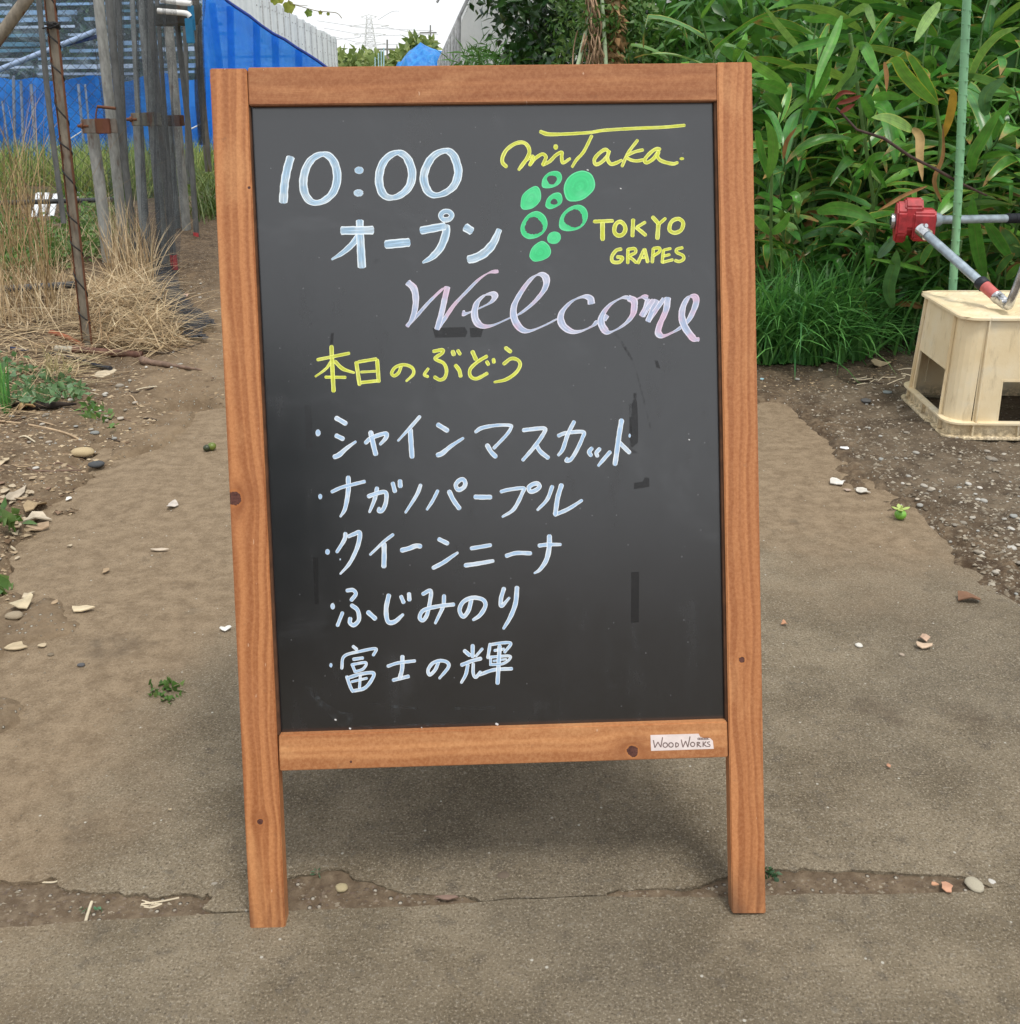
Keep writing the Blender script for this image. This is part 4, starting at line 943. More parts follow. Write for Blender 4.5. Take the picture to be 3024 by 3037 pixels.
# conspicuous single stems seen in front
def hero(name, label, base, leaves, cat='plant', stem=True, mat=None):
    root = empty(name, base); tag(root, label, cat)
    return root
def hero_leaf(root, pts, wd, d0, d1, mat, name='leaf', fold=.18, label=None, facing=None):
    """blade traced tip to base with its own depth: pts pixel path, d0..d1 distances"""
    P = smooth_path(pts, n=4); n = len(P); vs = []; uv = []; fs = []
    C3 = [at(x, y, d0 + (d1 - d0) * i / (n - 1)) for i, (x, y) in enumerate(P)]
    for i, c in enumerate(C3):
        t = i / (n - 1); tg = (C3[min(n - 1, i + 1)] - C3[max(0, i - 1)]).normalized(); vd = (c - CAMP).normalized()
        if facing: vd = (vd + Vector(facing)).normalized()
        rgt = tg.cross(vd).normalized(); nr = rgt.cross(tg)
        w_ = wd * 1.9 * (t + .02) ** .55 * (1.002 - t) ** .75
        for u in (-1, -.5, 0, .5, 1): vs.append(c + rgt * w_ * .5 * u - nr * abs(u) * fold * w_ * .5 - root.location); uv.append(((u + 1) / 2, t))
    for i in range(n - 1):
        for k in range(4): a = i * 5 + k; fs.append((a, a + 1, a + 6, a + 5))
    mb = MB(); mb.add(vs, fs, uv, 0, True); o = mb.build(name, mat, root)
    if label: o['label'] = label
    return o
lm_y = leafmat('leaf_yellow_edged', [(.12, .34, .06), (.18, .40, .07)], .3, .4, edge=(.62, .55, .08), island=False, tip=(.55, .40, .14))
lm_l = leafmat('leaf_pale', [(.22, .40, .10), (.28, .45, .14)], .3, .45, edge=(.45, .50, .14), island=False)
lm_g = leafmat('leaf_bright', [(.09, .30, .05), (.14, .38, .07)], .3, .32, edge=(.25, .40, .10), island=False)
lm_b = leafmat('leaf_bluish', [(.16, .30, .20), (.13, .28, .16)], .2, .4, edge=(.2, .3, .2), island=False)
hb = ground(2790, 1010); hr = empty('ginger_plant', hb); tag(hr, 'ginger plant with yellow-edged and browning leaves left of the green stake', 'plant')
Z5 = lambda *p: [(2200 + x * .4283, y * .4283) for x, y in p]
mb = MB(); mb.tube([Vector((0, 0, 0)), at(2775, 600, 3.30) - hb, at(2790, 400, 3.26) - hb, at(2770, 290, 3.24) - hb], .006, 8); mb.build('stem', stem_m, hr)
hero_leaf(hr, Z5((1340, 720), (1230, 620), (1120, 500), (1060, 410), (985, 440)), .046, 3.2, 3.05, lm_y, facing=(0, 0, .5))
hero_leaf(hr, Z5((985, 430), (1000, 520), (1000, 640)), .016, 3.05, 3.04, lm_dead, 'dry_leaf')
hero_leaf(hr, Z5((1350, 730), (1290, 600), (1200, 450), (1130, 350)), .034, 3.22, 3.15, lm_y)
hero_leaf(hr, Z5((1390, 960), (1440, 800), (1460, 650), (1400, 640)), .030, 3.18, 3.1, leafmat('leaf_amber', [(.50, .32, .04), (.36, .16, .03)], .25, .5, island=False, dry=True))
hero_leaf(hr, Z5((1180, 905), (1100, 860), (1000, 820), (895, 815)), .044, 3.12, 2.98, lm_l, facing=(0, 0, -.3))
hero_leaf(hr, Z5((1180, 890), (1230, 950), (1230, 1080), (1250, 1260)), .032, 3.12, 3.04, lm_dead, 'dry_leaf', .5)
hero_leaf(hr, Z5((1380, 1400), (1330, 1250), (1390, 1080), (1390, 850)), .016, 3.2, 3.16, lm_dead, 'dry_leaf', .5)
hero_leaf(hr, Z5((1280, 1290), (1130, 1350), (1010, 1420), (940, 1460)), .014, 3.15, 3.05, lm_dead, 'dry_leaf', .4)
hb2 = ground(2300, 1000); h2 = empty('ginger_plant', hb2); tag(h2, 'short ginger plant with browned leaf tips beside the right leg of the sign', 'plant')
hero_leaf(h2, Z5((180, 1230), (215, 1080), (205, 930), (160, 830)), .040, 3.25, 3.12, lm_y)
hero_leaf(h2, Z5((200, 1260), (140, 1080), (110, 940), (100, 900)), .030, 3.28, 3.2, lm_g)
hero_leaf(h2, Z5((200, 1620), (280, 1560), (330, 1470)), .036, 3.3, 3.2, lm_g)
hero_leaf(h2, Z5((190, 1620), (120, 1540), (60, 1480)), .034, 3.3, 3.22, lm_g)
hero_leaf(h2, Z5((285, 1100), (310, 980), (380, 880)), .016, 3.2, 3.15, lm_dead, 'dry_leaf', .4)
mb = MB(); mb.tube([Vector((0, 0, 0)), at(2285, 700, 3.3) - hb2, at(2290, 400, 3.25) - hb2], .005, 8); mb.build('stem', stem_m, h2)
hb3 = ground(2560, 1000); h3 = empty('ginger_plant', hb3); tag(h3, 'ginger plant spreading wide bright green leaves in front of the dark thicket', 'plant')
mb = MB(); mb.tube([Vector((0, 0, 0)), at(2590, 600, 3.35) - hb3, at(2520, 100, 3.3) - hb3], .006, 8); mb.build('stem', stem_m, h3)
for pts, wd, m_ in ((((730, 200), (600, 130), (480, 130), (415, 110)), .036, lm_g), (((690, 110), (630, 280), (550, 460), (505, 620)), .034, lm_g), (((430, 390), (350, 290), (250, 170), (150, 40)), .026, lm_l),
                    (((300, 600), (200, 520), (80, 440), (10, 350)), .034, lm), (((310, 640), (200, 590), (90, 570)), .050, lm_g), (((660, 260), (520, 300), (400, 330), (310, 370)), .034, lm_g),
                    (((620, 660), (730, 520), (780, 380), (800, 320)), .030, lm_l), (((790, 320), (850, 330), (900, 430), (950, 530)), .042, lm_g), (((690, 650), (760, 560), (850, 470)), .040, lm_b),
                    (((740, 110), (850, 50), (900, 130), (920, 220)), .032, lm_l), (((500, 690), (560, 560), (620, 410)), .036, lm_g), (((520, 1470), (650, 1440), (800, 1470), (940, 1550)), .055, lm_g),
                    (((1370, 20), (1270, 150), (1190, 300)), .040, lm_l), (((1430, 480), (1500, 320), (1560, 240)), .045, lm_b), (((1560, 590), (1650, 380), (1780, 240), (1920, 190)), .030, lm_l),
                    (((1690, 800), (1690, 650), (1830, 530)), .050, lm_b), (((1595, 1190), (1600, 1080), (1700, 900), (1800, 740)), .046, lm_g), (((1740, 970), (1780, 820), (1860, 680)), .034, lm_g),
                    (((1060, 760), (1180, 680), (1300, 600), (1380, 560)), .034, lm_g), (((900, 690), (1000, 660), (1140, 680)), .040, lm_g), (((720, 1040), (780, 970), (880, 930)), .024, lm_y), (((850, 1240), (900, 1100), (1000, 1080), (960, 1120)), .030, lm_g),
                    (((905, 840), (870, 760), (815, 660)), .032, lm_g), (((1000, 1300), (880, 1140), (760, 1230)), .022, lm)):
    hero_leaf(h3, Z5(*pts), wd, 3.38 + rnd.uniform(-.1, .1), 3.2 + rnd.uniform(-.12, .05), m_, facing=(rnd.uniform(-.2, .2), 0, rnd.uniform(-.1, .4)))
hb4 = ground(2900, 1000); h4 = empty('ginger_plant', hb4); tag(h4, 'ginger plant with broad drooping leaves directly behind the film winder pipe', 'plant')
Z6 = lambda *p: [(2600 + x * .23297, 550 + y * .23297) for x, y in p]
mb = MB(); mb.tube([Vector((0, 0, 0)), at(2895, 650, 3.4) - hb4, at(2930, 420, 3.35) - hb4], .006, 8); mb.build('stem', stem_m, h4)
for pts, wd, m_ in ((((1370, 1180), (1290, 850), (1230, 450), (1210, 120)), .050, lm_g), (((1700, 930), (1560, 720), (1450, 560), (1370, 480)), .044, lm_g), (((10, 920), (150, 760), (290, 580)), .036, lm_b),
                    (((1010, 100), (900, 220), (760, 400)), .05, lm), (((200, 1560), (150, 1300), (230, 1000), (250, 820)), .050, lm), (((560, 1010), (650, 820), (740, 740)), .030, lm), (((1820, 900), (1700, 700), (1560, 520)), .05, lm),
                    (((660, 1110), (450, 1040), (200, 980), (-100, 930)), .018, lm_y), (((1650, 1200), (1750, 1080), (1850, 980)), .03, lm), (((1520, 1140), (1640, 960), (1760, 860)), .03, lm)):
    hero_leaf(h4, Z6(*pts), wd, 3.32 + rnd.uniform(-.06, .06), 3.2 + rnd.uniform(-.1, .05), m_)
# thorny branch lying across the leaves
brm = plain('purple_brown_bark', (.065, .040, .034), .8, .3, 60)
bb = at(2925, 575, 3.05); br = empty('fallen_branch', bb); tag(br, 'thin purplish brown branch slanting across the ginger leaves with a red dead leaf', 'branch')
mb = MB(); mb.tube([at(x, y, d) - bb for x, y, d in ((2480, 320, 3.08), (2540, 385, 3.06), (2620, 410, 3.0), (2700, 465, 3.0), (2770, 500, 3.02), (2850, 545, 3.05), (2925, 580, 3.08))], [.003, .0038, .0045, .0042, .0045, .004, .003], 7, jit=.25); mb.build('stem', brm, br)
rdl = leafmat('rust_red_leaf', [(.16, .035, .022), (.24, .06, .035)], .15, .6, island=False, dry=True)
hero_leaf(br, Z5((640, 690), (700, 640), (790, 650)), .016, 3.07, 3.04, rdl, fold=.5); hero_leaf(br, Z5((660, 720), (760, 690), (830, 660)), .018, 3.07, 3.03, rdl, fold=.4); hero_leaf(br, Z5((680, 780), (730, 750), (780, 720)), .018, 3.07, 3.05, rdl)

# ------------------------------------------------------------ masses of foliage
def leaf_cloud(name, mat, pts_fn, N, L, Wd, seed, droop=.5, kind='stuff', parent=None, up=0.3):
    rs = np.random.RandomState(seed); P = pts_fn(rs, N); N = len(P)
    th = rs.rand(N) * 2 * np.pi; el = (rs.rand(N) - .5) * 2.2 + up
    d = np.stack([np.cos(th) * np.cos(el), np.sin(th) * np.cos(el), np.sin(el)], -1)
    ref = rs.randn(N, 3); s_ = np.cross(d, ref); s_ /= np.linalg.norm(s_, axis=1, keepdims=True) + 1e-9
    nr = np.cross(s_, d); ln = (L * (.6 + .8 * rs.rand(N)))[:, None]; wd = (Wd * (.7 + .6 * rs.rand(N)))[:, None]
    a = P; b = P + d * ln * .4 + s_ * wd * .5; c = P + d * ln * .4 - s_ * wd * .5; m_ = P + d * ln * .45 - nr * wd * .18; e = P + d * ln - np.array([0, 0, 1.]) * ln * droop * .35
    V = np.stack([a, b, m_, c, e], 1).reshape(-1, 3); i = np.arange(N) * 5
    F = np.stack([i, i + 1, i + 2, i, i + 2, i + 3, i + 1, i + 4, i + 2, i + 2, i + 4, i + 3], -1).reshape(-1, 3)
    me = bpy.data.meshes.new(name); me.vertices.add(len(V)); me.vertices.foreach_set('co', V.ravel()); me.loops.add(F.size)
    me.loops.foreach_set('vertex_index', F.ravel().astype(np.int32)); me.polygons.add(len(F)); me.polygons.foreach_set('loop_start', np.arange(0, F.size, 3, dtype=np.int32)); me.polygons.foreach_set('loop_total', np.full(len(F), 3, np.int32))
    me.materials.append(mat); me.update(calc_edges=True); o = link(name, me, parent)
    if kind: o['kind'] = kind
    return o
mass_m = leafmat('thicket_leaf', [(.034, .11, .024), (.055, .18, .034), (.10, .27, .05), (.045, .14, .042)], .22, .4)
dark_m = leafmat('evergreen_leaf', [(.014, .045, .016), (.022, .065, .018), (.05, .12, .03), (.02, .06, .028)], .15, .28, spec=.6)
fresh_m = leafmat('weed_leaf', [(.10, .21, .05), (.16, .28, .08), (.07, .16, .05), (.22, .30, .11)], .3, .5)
def thick_pts(rs, N):
    y = 4.1 + 3.6 * rs.rand(N); x = (.93 - .085 * (y - 3.4)) + .18 + rs.rand(N) * (3.0); z = rs.rand(N) ** .8 * (1.25 + .75 * np.clip((x - 1.2) / 1.2, 0, 1) + .12 * (y - 4))
    return np.stack([x, y, z], -1)
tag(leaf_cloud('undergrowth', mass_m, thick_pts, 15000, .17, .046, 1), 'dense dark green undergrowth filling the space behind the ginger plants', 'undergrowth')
def low_pts(rs, N):
    y = 3.55 + 1.2 * rs.rand(N); x = (.95 - .085 * (y - 3.4)) + .1 + rs.rand(N) * 2.1; z = rs.rand(N) ** 1.4 * .42; return np.stack([x, y, z], -1)
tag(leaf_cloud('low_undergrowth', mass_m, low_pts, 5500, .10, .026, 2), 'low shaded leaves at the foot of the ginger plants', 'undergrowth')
barkm = plain('dark_bark', (.07, .05, .035), .9, .3, 20)
def bush(name, label, cat, c, rad, H, N, mat, L, Wd, seed, group=None, lift=.35, trunk=.05):
    root = empty(name, (c[0], c[1], 0)); tag(root, label, cat, group)
    rr = random.Random(seed); mb = MB(); mb.tube([(0, 0, -.1), (rr.uniform(-.1, .1), 0, H * .3), (rr.uniform(-.2, .2), rr.uniform(-.2, .2), H * .8)], [trunk, trunk * .8, trunk * .3], 8)
    for k in range(6):
        a = k * 1.05 + rr.random(); z0 = H * rr.uniform(.15, .5); mb.tube([(0, 0, z0), (math.cos(a) * rad[0] * .5, math.sin(a) * rad[1] * .5, z0 + H * .25), (math.cos(a) * rad[0] * .8, math.sin(a) * rad[1] * .8, z0 + H * .4)], [trunk * .5, trunk * .3, trunk * .1], 6)
    mb.build('trunk', barkm, root)
    cl = [(rr.uniform(-1, 1) * rad[0] * .75, rr.uniform(-1, 1) * rad[1] * .75, H * rr.uniform(lift, 1.0), rr.uniform(.22, .42) * min(rad)) for _ in range(34)]
    def f(rs, N):
        q = rs.randint(0, len(cl), N); C_ = np.array(cl)[q]; u = rs.randn(N, 3); u /= np.linalg.norm(u, axis=1, keepdims=True); r_ = (.55 + .5 * rs.rand(N)) * C_[:, 3]
        p = C_[:, :3] + u * r_[:, None]; return p[p[:, 2] > .05]
    leaf_cloud('crown', mat, f, N, L, Wd, seed, kind=None, parent=root); return root
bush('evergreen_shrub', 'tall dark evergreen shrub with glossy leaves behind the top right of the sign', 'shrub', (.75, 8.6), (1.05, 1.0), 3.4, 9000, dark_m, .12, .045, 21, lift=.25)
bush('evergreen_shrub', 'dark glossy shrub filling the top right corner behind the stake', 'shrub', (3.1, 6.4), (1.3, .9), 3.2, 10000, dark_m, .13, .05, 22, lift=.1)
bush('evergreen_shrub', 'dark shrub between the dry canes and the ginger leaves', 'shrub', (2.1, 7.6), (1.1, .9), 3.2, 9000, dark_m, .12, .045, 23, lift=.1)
bush('leafy_weed_bush', 'pale green small-leaved weed bush under the dark shrub near the dry canes', 'bush', (.78, 6.5), (.55, .6), 1.55, 9000, fresh_m, .05, .022, 24, lift=.1, trunk=.012)
bush('leafy_weed_bush', 'loose light green weed bush at the foot of the blue pole', 'bush', (.0, 7.6), (.5, .5), 1.15, 3500, leafmat('grassy_weed', [(.05, .14, .03), (.08, .20, .05), (.12, .24, .07)], .3, .45), .14, .016, 25, lift=.1, trunk=.01)
# canes: a tripod of pale green stakes with a withered vine
cane = plain('pale_green_cane', (.38, .48, .30), .5, .15, 14); drym = plain('withered_vine', (.36, .24, .15), .9, .35, 40)
for (a, b, lab) in (((1712, 200, 6.0), (1768, -30, 6.1), 'pale green cane leaning right, left leg of the trellis'), ((((1797, 200, 6.0))), (1783, -30, 6.1), 'pale green cane standing nearly upright, right leg of the trellis')):
    A = at(*a); B = at(*b); d = (A - B); A = A + d * (A.z / -d.z if d.z else 0); c = empty('trellis_cane', A); tag(c, lab, 'cane'); mb = MB(); mb.tube([Vector((0, 0, 0)), B - A], .012, 8); mb.build('pole', cane, c)
    mb = MB(); u_ = (B - A).normalized()
    for k in range(4): q_ = (B - A) * (.2 + .2 * k); mb.tube([q_ - u_ * .004, q_ + u_ * .004], .0145, 8)
    mb.build('ribs', cane, c)['kind'] = 'stuff'
va = at(1745, 60, 6.05); vv = empty('withered_vine', va); tag(vv, 'withered brown vine tangled between the two pale green canes', 'vine'); mb = MB()
for k in range(26):
    x0 = rnd.uniform(1738, 1760); pts = [at(x0, -30, 6.1) - va]; x = x0
    for y in (30, 80, 130, 175, 215): x += rnd.uniform(-16, 16) + (4 if k % 2 else -3); pts.append(at(x, y, 6.05 + rnd.uniform(-.1, .1)) - va)
    mb.tube([Vector(p) for p in smooth_path([tuple(p) for p in pts], n=3)], rnd.uniform(.002, .006), 5, jit=.5)
mb.build('tangle', drym, vv)['kind'] = 'stuff'
v2 = at(1820, 60, 6.2); v2o = empty('withered_vine', v2); tag(v2o, 'column of curled tan dead leaves hanging right of the canes', 'vine')
def col_pts(rs, N):
    P = []
    for _ in range(N): p = at(1812 + rs.randn() * 13 + rs.rand() * 12, rs.uniform(-40, 195), 6.2 + rs.uniform(-.12, .12)); P.append(tuple(p - v2))
    return np.array(P)
leaf_cloud('dead_foliage', leafmat('curled_dead_leaf', [(.46, .30, .15), (.34, .20, .10), (.56, .42, .24)], .2, .8, spec=.1, dry=True), col_pts, 420, .07, .03, 9, kind='stuff', parent=v2o, droop=1.2)
# ------------------------------------------------------------ clump of garlic chives
blade_m = leafmat('grass_blade', [(.08, .26, .075), (.13, .36, .10), (.19, .44, .13), (.06, .20, .08)], .3, .36)
def blades(name, mat, roots, Lr, Wd, seed, spread=.5, droop=1.2, kind='stuff', parent=None, segs=5, upr=1.0, bias=(0, 0)):
    rs = np.random.RandomState(seed); N = len(roots); P0 = np.array(roots, float)
    th = rs.rand(N) * 2 * np.pi; dr = np.stack([np.cos(th) + bias[0], np.sin(th) + bias[1]], -1); L = Lr[0] + (Lr[1] - Lr[0]) * rs.rand(N)
    tilt = np.abs(rs.randn(N)) * spread; dp = droop * (.4 + rs.rand(N)); V = np.zeros((N, segs + 1, 2, 3)); p = P0.copy(); ang = math.pi / 2 * upr - tilt
    side = np.stack([-dr[:, 1], dr[:, 0], np.zeros(N)], -1); side /= np.linalg.norm(side, axis=1, keepdims=True) + 1e-6
    jit = rs.randn(N, 3) * .25; side = side + jit; side /= np.linalg.norm(side, axis=1, keepdims=True); w_ = Wd * (.6 + .8 * rs.rand(N))
    for k in range(segs + 1):
        t = k / segs; ww = (w_ * (1 - t ** 2.2) + 1e-5)[:, None] * .5; V[:, k, 0] = p - side * ww; V[:, k, 1] = p + side * ww
        d = np.stack([np.cos(ang) * dr[:, 0], np.cos(ang) * dr[:, 1], np.sin(ang)], -1); p = p + d * (L / segs)[:, None]; ang = ang - dp / segs * (.5 + t)
    V[..., 2] = np.maximum(V[..., 2], P0[:, None, None, 2] - .004 + .002)
    b = np.arange(N)[:, None] * (segs + 1) * 2; k = np.arange(segs)[None] * 2
    F = np.stack([b + k, b + k + 1, b + k + 3, b + k + 2], -1).reshape(-1, 4); V = V.reshape(-1, 3)
    me = bpy.data.meshes.new(name); me.vertices.add(len(V)); me.vertices.foreach_set('co', V.ravel()); me.loops.add(F.size); me.loops.foreach_set('vertex_index', F.ravel().astype(np.int32))
    me.polygons.add(len(F)); me.polygons.foreach_set('loop_start', np.arange(0, F.size, 4, dtype=np.int32)); me.polygons.foreach_set('loop_total', np.full(len(F), 4, np.int32)); me.polygons.foreach_set('use_smooth', np.ones(len(F), bool))
    me.materials.append(mat); me.update(calc_edges=True); o = link(name, me, parent)
    if kind: o['kind'] = kind
    return o
def roots_px(poly, N, seed, z0=0.0, dz=0.0):
    rs = random.Random(seed); xs_ = [p[0] for p in poly]; ys_ = [p[1] for p in poly]; o = []
    while len(o) < N:
        x = rs.uniform(min(xs_), max(xs_)); y = rs.uniform(min(ys_), max(ys_)); ins = False
        for i in range(len(poly)):
            ax, ay = poly[i]; bx, by = poly[(i + 1) % len(poly)]
            if (ay > y) != (by > y) and x < (bx - ax) * (y - ay) / (by - ay) + ax: ins = not ins
        if ins: g = ground(x, y); o.append((g.x, g.y))
    a = np.array(o); z = terrain(a[:, 0], a[:, 1]); return np.column_stack([a, z + z0 + dz * np.random.RandomState(seed).rand(N)])
cc = ground(2380, 1010)
rs_ = np.random.RandomState(4)
def clump(n, cx, cy, rx, ry, sd):
    r_ = np.random.RandomState(sd); a = np.stack([cx + r_.randn(n) * rx, cy + np.abs(r_.randn(n)) * ry], -1); return np.column_stack([a, terrain(a[:, 0], a[:, 1]) + .005])
o = blades('chive_clump', blade_m, np.vstack([clump(430, .99, 3.36, .075, .07, 1), clump(300, 1.13, 3.42, .065, .06, 2), clump(150, .86, 3.42, .04, .05, 3)]), (.26, .48), .0098, 5, .40, 2.0, segs=7)
tag(o, 'thick clump of narrow green chive leaves at the path edge by the right leg', 'grass clump')
o = blades('grass_tuft', blade_m, clump(170, 1.36, 3.62, .10, .10, 8), (.22, .42), .005, 15, .8, 1.5, segs=6); tag(o, 'sparse dark green grass tuft between the chive clump and the crate', 'grass clump')
# ------------------------------------------------------------ left side: posts, nets, greenhouse
def post_mat(name, col, rust=.0, sp=40):
    t = NT(name); o = t.obj(); a = t.noise(t.vscale(o, (1, 1, .3)), sp, 6, .65); b = t.noise(t.vscale(o, (1, 1, .35)), 14, 4)
    c = t.mix(t.ramp(a, .32, .68), tuple(x * .72 for x in col), tuple(x * 1.22 for x in col))
    if rust: c = t.mix(t.math('MULTIPLY', t.ramp(b, .62 - rust * .2, .72 - rust * .2), .85), c, (.13, .052, .026))
    return t.out(t.bsdf(c, .7, .3, a, .0015))
pm_l = post_mat('weathered_steel_light', (.30, .305, .29), .2); pm_d = post_mat('weathered_steel_dark', (.12, .125, .125), .1); pm_b = post_mat('greyish_pipe', (.215, .235, .24), .15)
rustm = post_mat('rusty_iron', (.16, .065, .035), .9); beige = post_mat('beige_iron', (.24, .21, .165), .45); redm = plain('red_tape', (.42, .05, .055), .6); wirem = plain('black_wire', (.015, .015, .016), .6)
Z1 = lambda x, y: (x * .3638, y * .3638)
def pole(name, label, base, top, wpx, d, mat, cat='post', group=None, r=None, extra=None, n=10):
    """base/top in pixels; d = distance of the foot, or (foot, top)"""
    db, dt = d if isinstance(d, tuple) else (d, d)
    A = at(base[0], base[1], db); B = at(top[0], top[1], dt); A.z = min(A.z, gz(A.x, A.y)) if A.z < .25 else A.z
    rr = r or wpx / FPX * db * .5; root = empty(name, A); tag(root, label, cat, group)
    L = B - A; mid = L * .5 + Vector((rnd.uniform(-.012, .012), 0, 0)); mb = MB(); mb.tube([Vector(p) for p in smooth_path([(0, 0, 0), tuple(mid), tuple(L)], n=5)], rr, n, jit=.03); mb.build('shaft', mat, root)
    return root, A, B
PG = None
specs = [
 ('thick grey steel post left of the clamp, rising out of frame', (375, 806), Z1(795, -60), 29, 5.5, pm_l),
 ('short grey steel stub standing in the dry grass under the left clamp', (326, 828), Z1(745, 1000), 34, 5.3, pm_l),
 ('dark grey post just right of the thick clamped post', (411, 822), Z1(880, -60), 21, 5.38, pm_d),
 ('thin dark post crossing behind the thick clamped post', Z1(1035, 1500), Z1(965, -60), 15, 5.9, pm_d),
 ('netted grey post above the middle clamp', Z1(1335, 2070), Z1(1150, -60), 27, 5.25, pm_b),
 ('grey steel stub left of the netted post under the middle clamp', (449, 832), Z1(1125, 1010), 29, 5.26, pm_b),
 ('dark thin post wrapped in net with a red painted foot', (521, 836), Z1(1215, -60), 19, 5.2, pm_d),
 ('pale grey steel post above the rusty right clamp', (557, 720), Z1(1360, 60), 26, 6.7, pm_l),
 ('pale steel stub left of the rusty right clamp', (527, 708), Z1(1370, 1010), 24, 6.8, pm_b),
 ('slim grey post with a red foot right of the pale post', (586, 740), Z1(1445, 200), 16, 6.4, pm_d),
 ('dark vine-covered post right of the blue handle', Z1(1700, 1400), Z1(1590, -60), 20, 7.6, post_mat('dark_bark_post', (.12, .11, .095), .2)),
 ('slender dark post between the clamped post and the net', Z1(985, 1780), Z1(925, -60), 13, 6.3, pm_d),
 ('thin grey post seen through the left edge of the net', Z1(1150, 1760), Z1(1075, -60), 14, 6.1, pm_b),
 ('very thin dark post near the centre of the net', Z1(1395, 1700), Z1(1275, -60), 12, 6.5, pm_d),
 ('thin dark post right of the pale post', Z1(1530, 1500), Z1(1500, -60), 13, 7.4, pm_d),
 ('thin dark post behind the wire-wrapped iron pole', Z1(520, 1820), Z1(310, -60), 16, 4.1, pm_d)]
posts = [pole('steel_post', *s_) for s_ in specs]
for k, (y0, y1) in ((6, (756, 800)), (9, (690, 736))):   # red feet
    root, A, B = posts[k]; u_ = (B - A).normalized(); mb = MB(); rr = specs[k][3] / FPX * specs[k][4] * .5 + .0015
    a_ = at(A.x, 0, 1); z0 = (at(500, y1, A.y).z, at(500, y0, A.y).z); mb.tube([u_ * ((z0[0] - A.z) / u_.z), u_ * ((z0[1] - A.z) / u_.z)], rr, 10); mb.build('red_foot', redm, root)
# clamps
def clamp(label, px0, px1, py, d, h, mat, mat2=None):
    A = at(px0, py, d - .05); B = at(px1, py, d - .05); root = empty('post_clamp', A); tag(root, label, 'clamp'); L = B - A; hh = h / FPX * d
    mb = MB(); mb.box(L * .5 + Vector((0, -.012, 0)), (L.length, .012, hh), None, .003); mb.build('plate', mat, root)
    mb = MB(); mb.box(L * .62 + Vector((0, -.022, 0)), (L.length * .42, .02, hh * 1.05), None, .004); mb.build('strap', mat2 or mat, root)
    mb = MB(); mb.tube([L * .06 + Vector((-.03, -.014, 0)), L * .2 + Vector((0, -.014, 0))], .008, 6); mb.tube([L * .04 + Vector((-.012, -.014, 0)), L * .04 + Vector((0, -.014, 0))], .014, 6); mb.build('bolt', rustm, root)
clamp('rusty clamp plate joining the two left steel posts', 246, 350, 374, 5.3, 40, post_mat('grimy_plate', (.16, .14, .12), .35), post_mat('dark_rust', (.13, .05, .03), .4))
clamp('mossy grey clamp joining the middle posts', 392, 480, 354, 5.2, 36, post_mat('mossy_plate', (.17, .17, .14), .3))
clamp('small rust red clamp on the right pale post', 487, 548, 358, 6.6, 30, post_mat('rusty_plate', (.13, .10, .08), .3), bpy.data.materials['dark_rust'])
mb = MB(); c = at(322, 322, 5.35); cl = empty('wire_tie', c); tag(cl, 'rusty wire tie wrapped round the thick post above the clamp', 'wire')
mb.tube([Vector((-.04, -.04, .01)), Vector((.05, -.04, 0))], .008, 6); mb.tube(smooth_path([(-.04, -.04, .01), (-.05, -.05, -.04), (-.048, -.05, -.12)], n=4), .004, 5); mb.build('wire', rustm, cl)
# wire-wrapped angle iron in front
A = G3(265, 1062, -.01); B = at(142, -60, 3.62); ai = empty('angle_iron_pole', A); tag(ai, 'rusty beige angle iron pole wrapped in black wire, leaning at the left', 'pole'); L = B - A; u_ = L.normalized()
s_ = Vector((1, 0, 0)); s_ = (s_ - u_ * s_.dot(u_)).normalized(); f_ = s_.cross(u_); f_ = f_ if f_.y < 0 else -f_
wA = .031
mb = MB(); mb.prism([-s_ * wA / 2, s_ * wA / 2, s_ * wA / 2 + L, -s_ * wA / 2 + L], -f_ * .003); mb.build('flange', beige, ai)
mb = MB(); mb.prism([s_ * wA / 2, s_ * (wA / 2 + .003), s_ * (wA / 2 + .003) + L, s_ * wA / 2 + L], f_ * .012); mb.prism([-s_ * (wA / 2 + .0025), -s_ * wA / 2, -s_ * wA / 2 + L, -s_ * (wA / 2 + .0025) + L], f_ * .008); mb.build('rusty_edge', rustm, ai)
mb = MB(); pts = []; turns = 9.5; Ln = L.length
for k in range(160):
    t = k / 159; a = turns * 2 * math.pi * t + .7 * math.sin(t * 23); pts.append(u_ * (Ln * (.08 + .9 * t)) + s_ * math.cos(a) * (wA / 2 + .004) + f_ * (.004 + math.sin(a) * .010))
mb.tube(pts, .0029, 5); mb.build('wire', wirem, ai)
mb = MB(); kz = u_ * ((at(170, 75, 3.6).z - A.z) / u_.z)
for k in range(9): mb.tube(smooth_path([tuple(kz + Vector((rnd.uniform(-.03, .01), -.012 + rnd.uniform(-.01, .01), rnd.uniform(-.012, .012)))), tuple(kz + Vector((rnd.uniform(-.01, .03), -.022, rnd.uniform(-.01, .01)))), tuple(kz + Vector((.028, -.01, rnd.uniform(-.012, .012))))], n=3), .0028, 5)
mb.build('wire_knot', wirem, ai)
r_, A, B = pole('diagonal_brace', 'pale beige steel brace slanting out of the top left corner', (-80, 215), (135, -80), 34, 4.6, beige, 'brace'); 
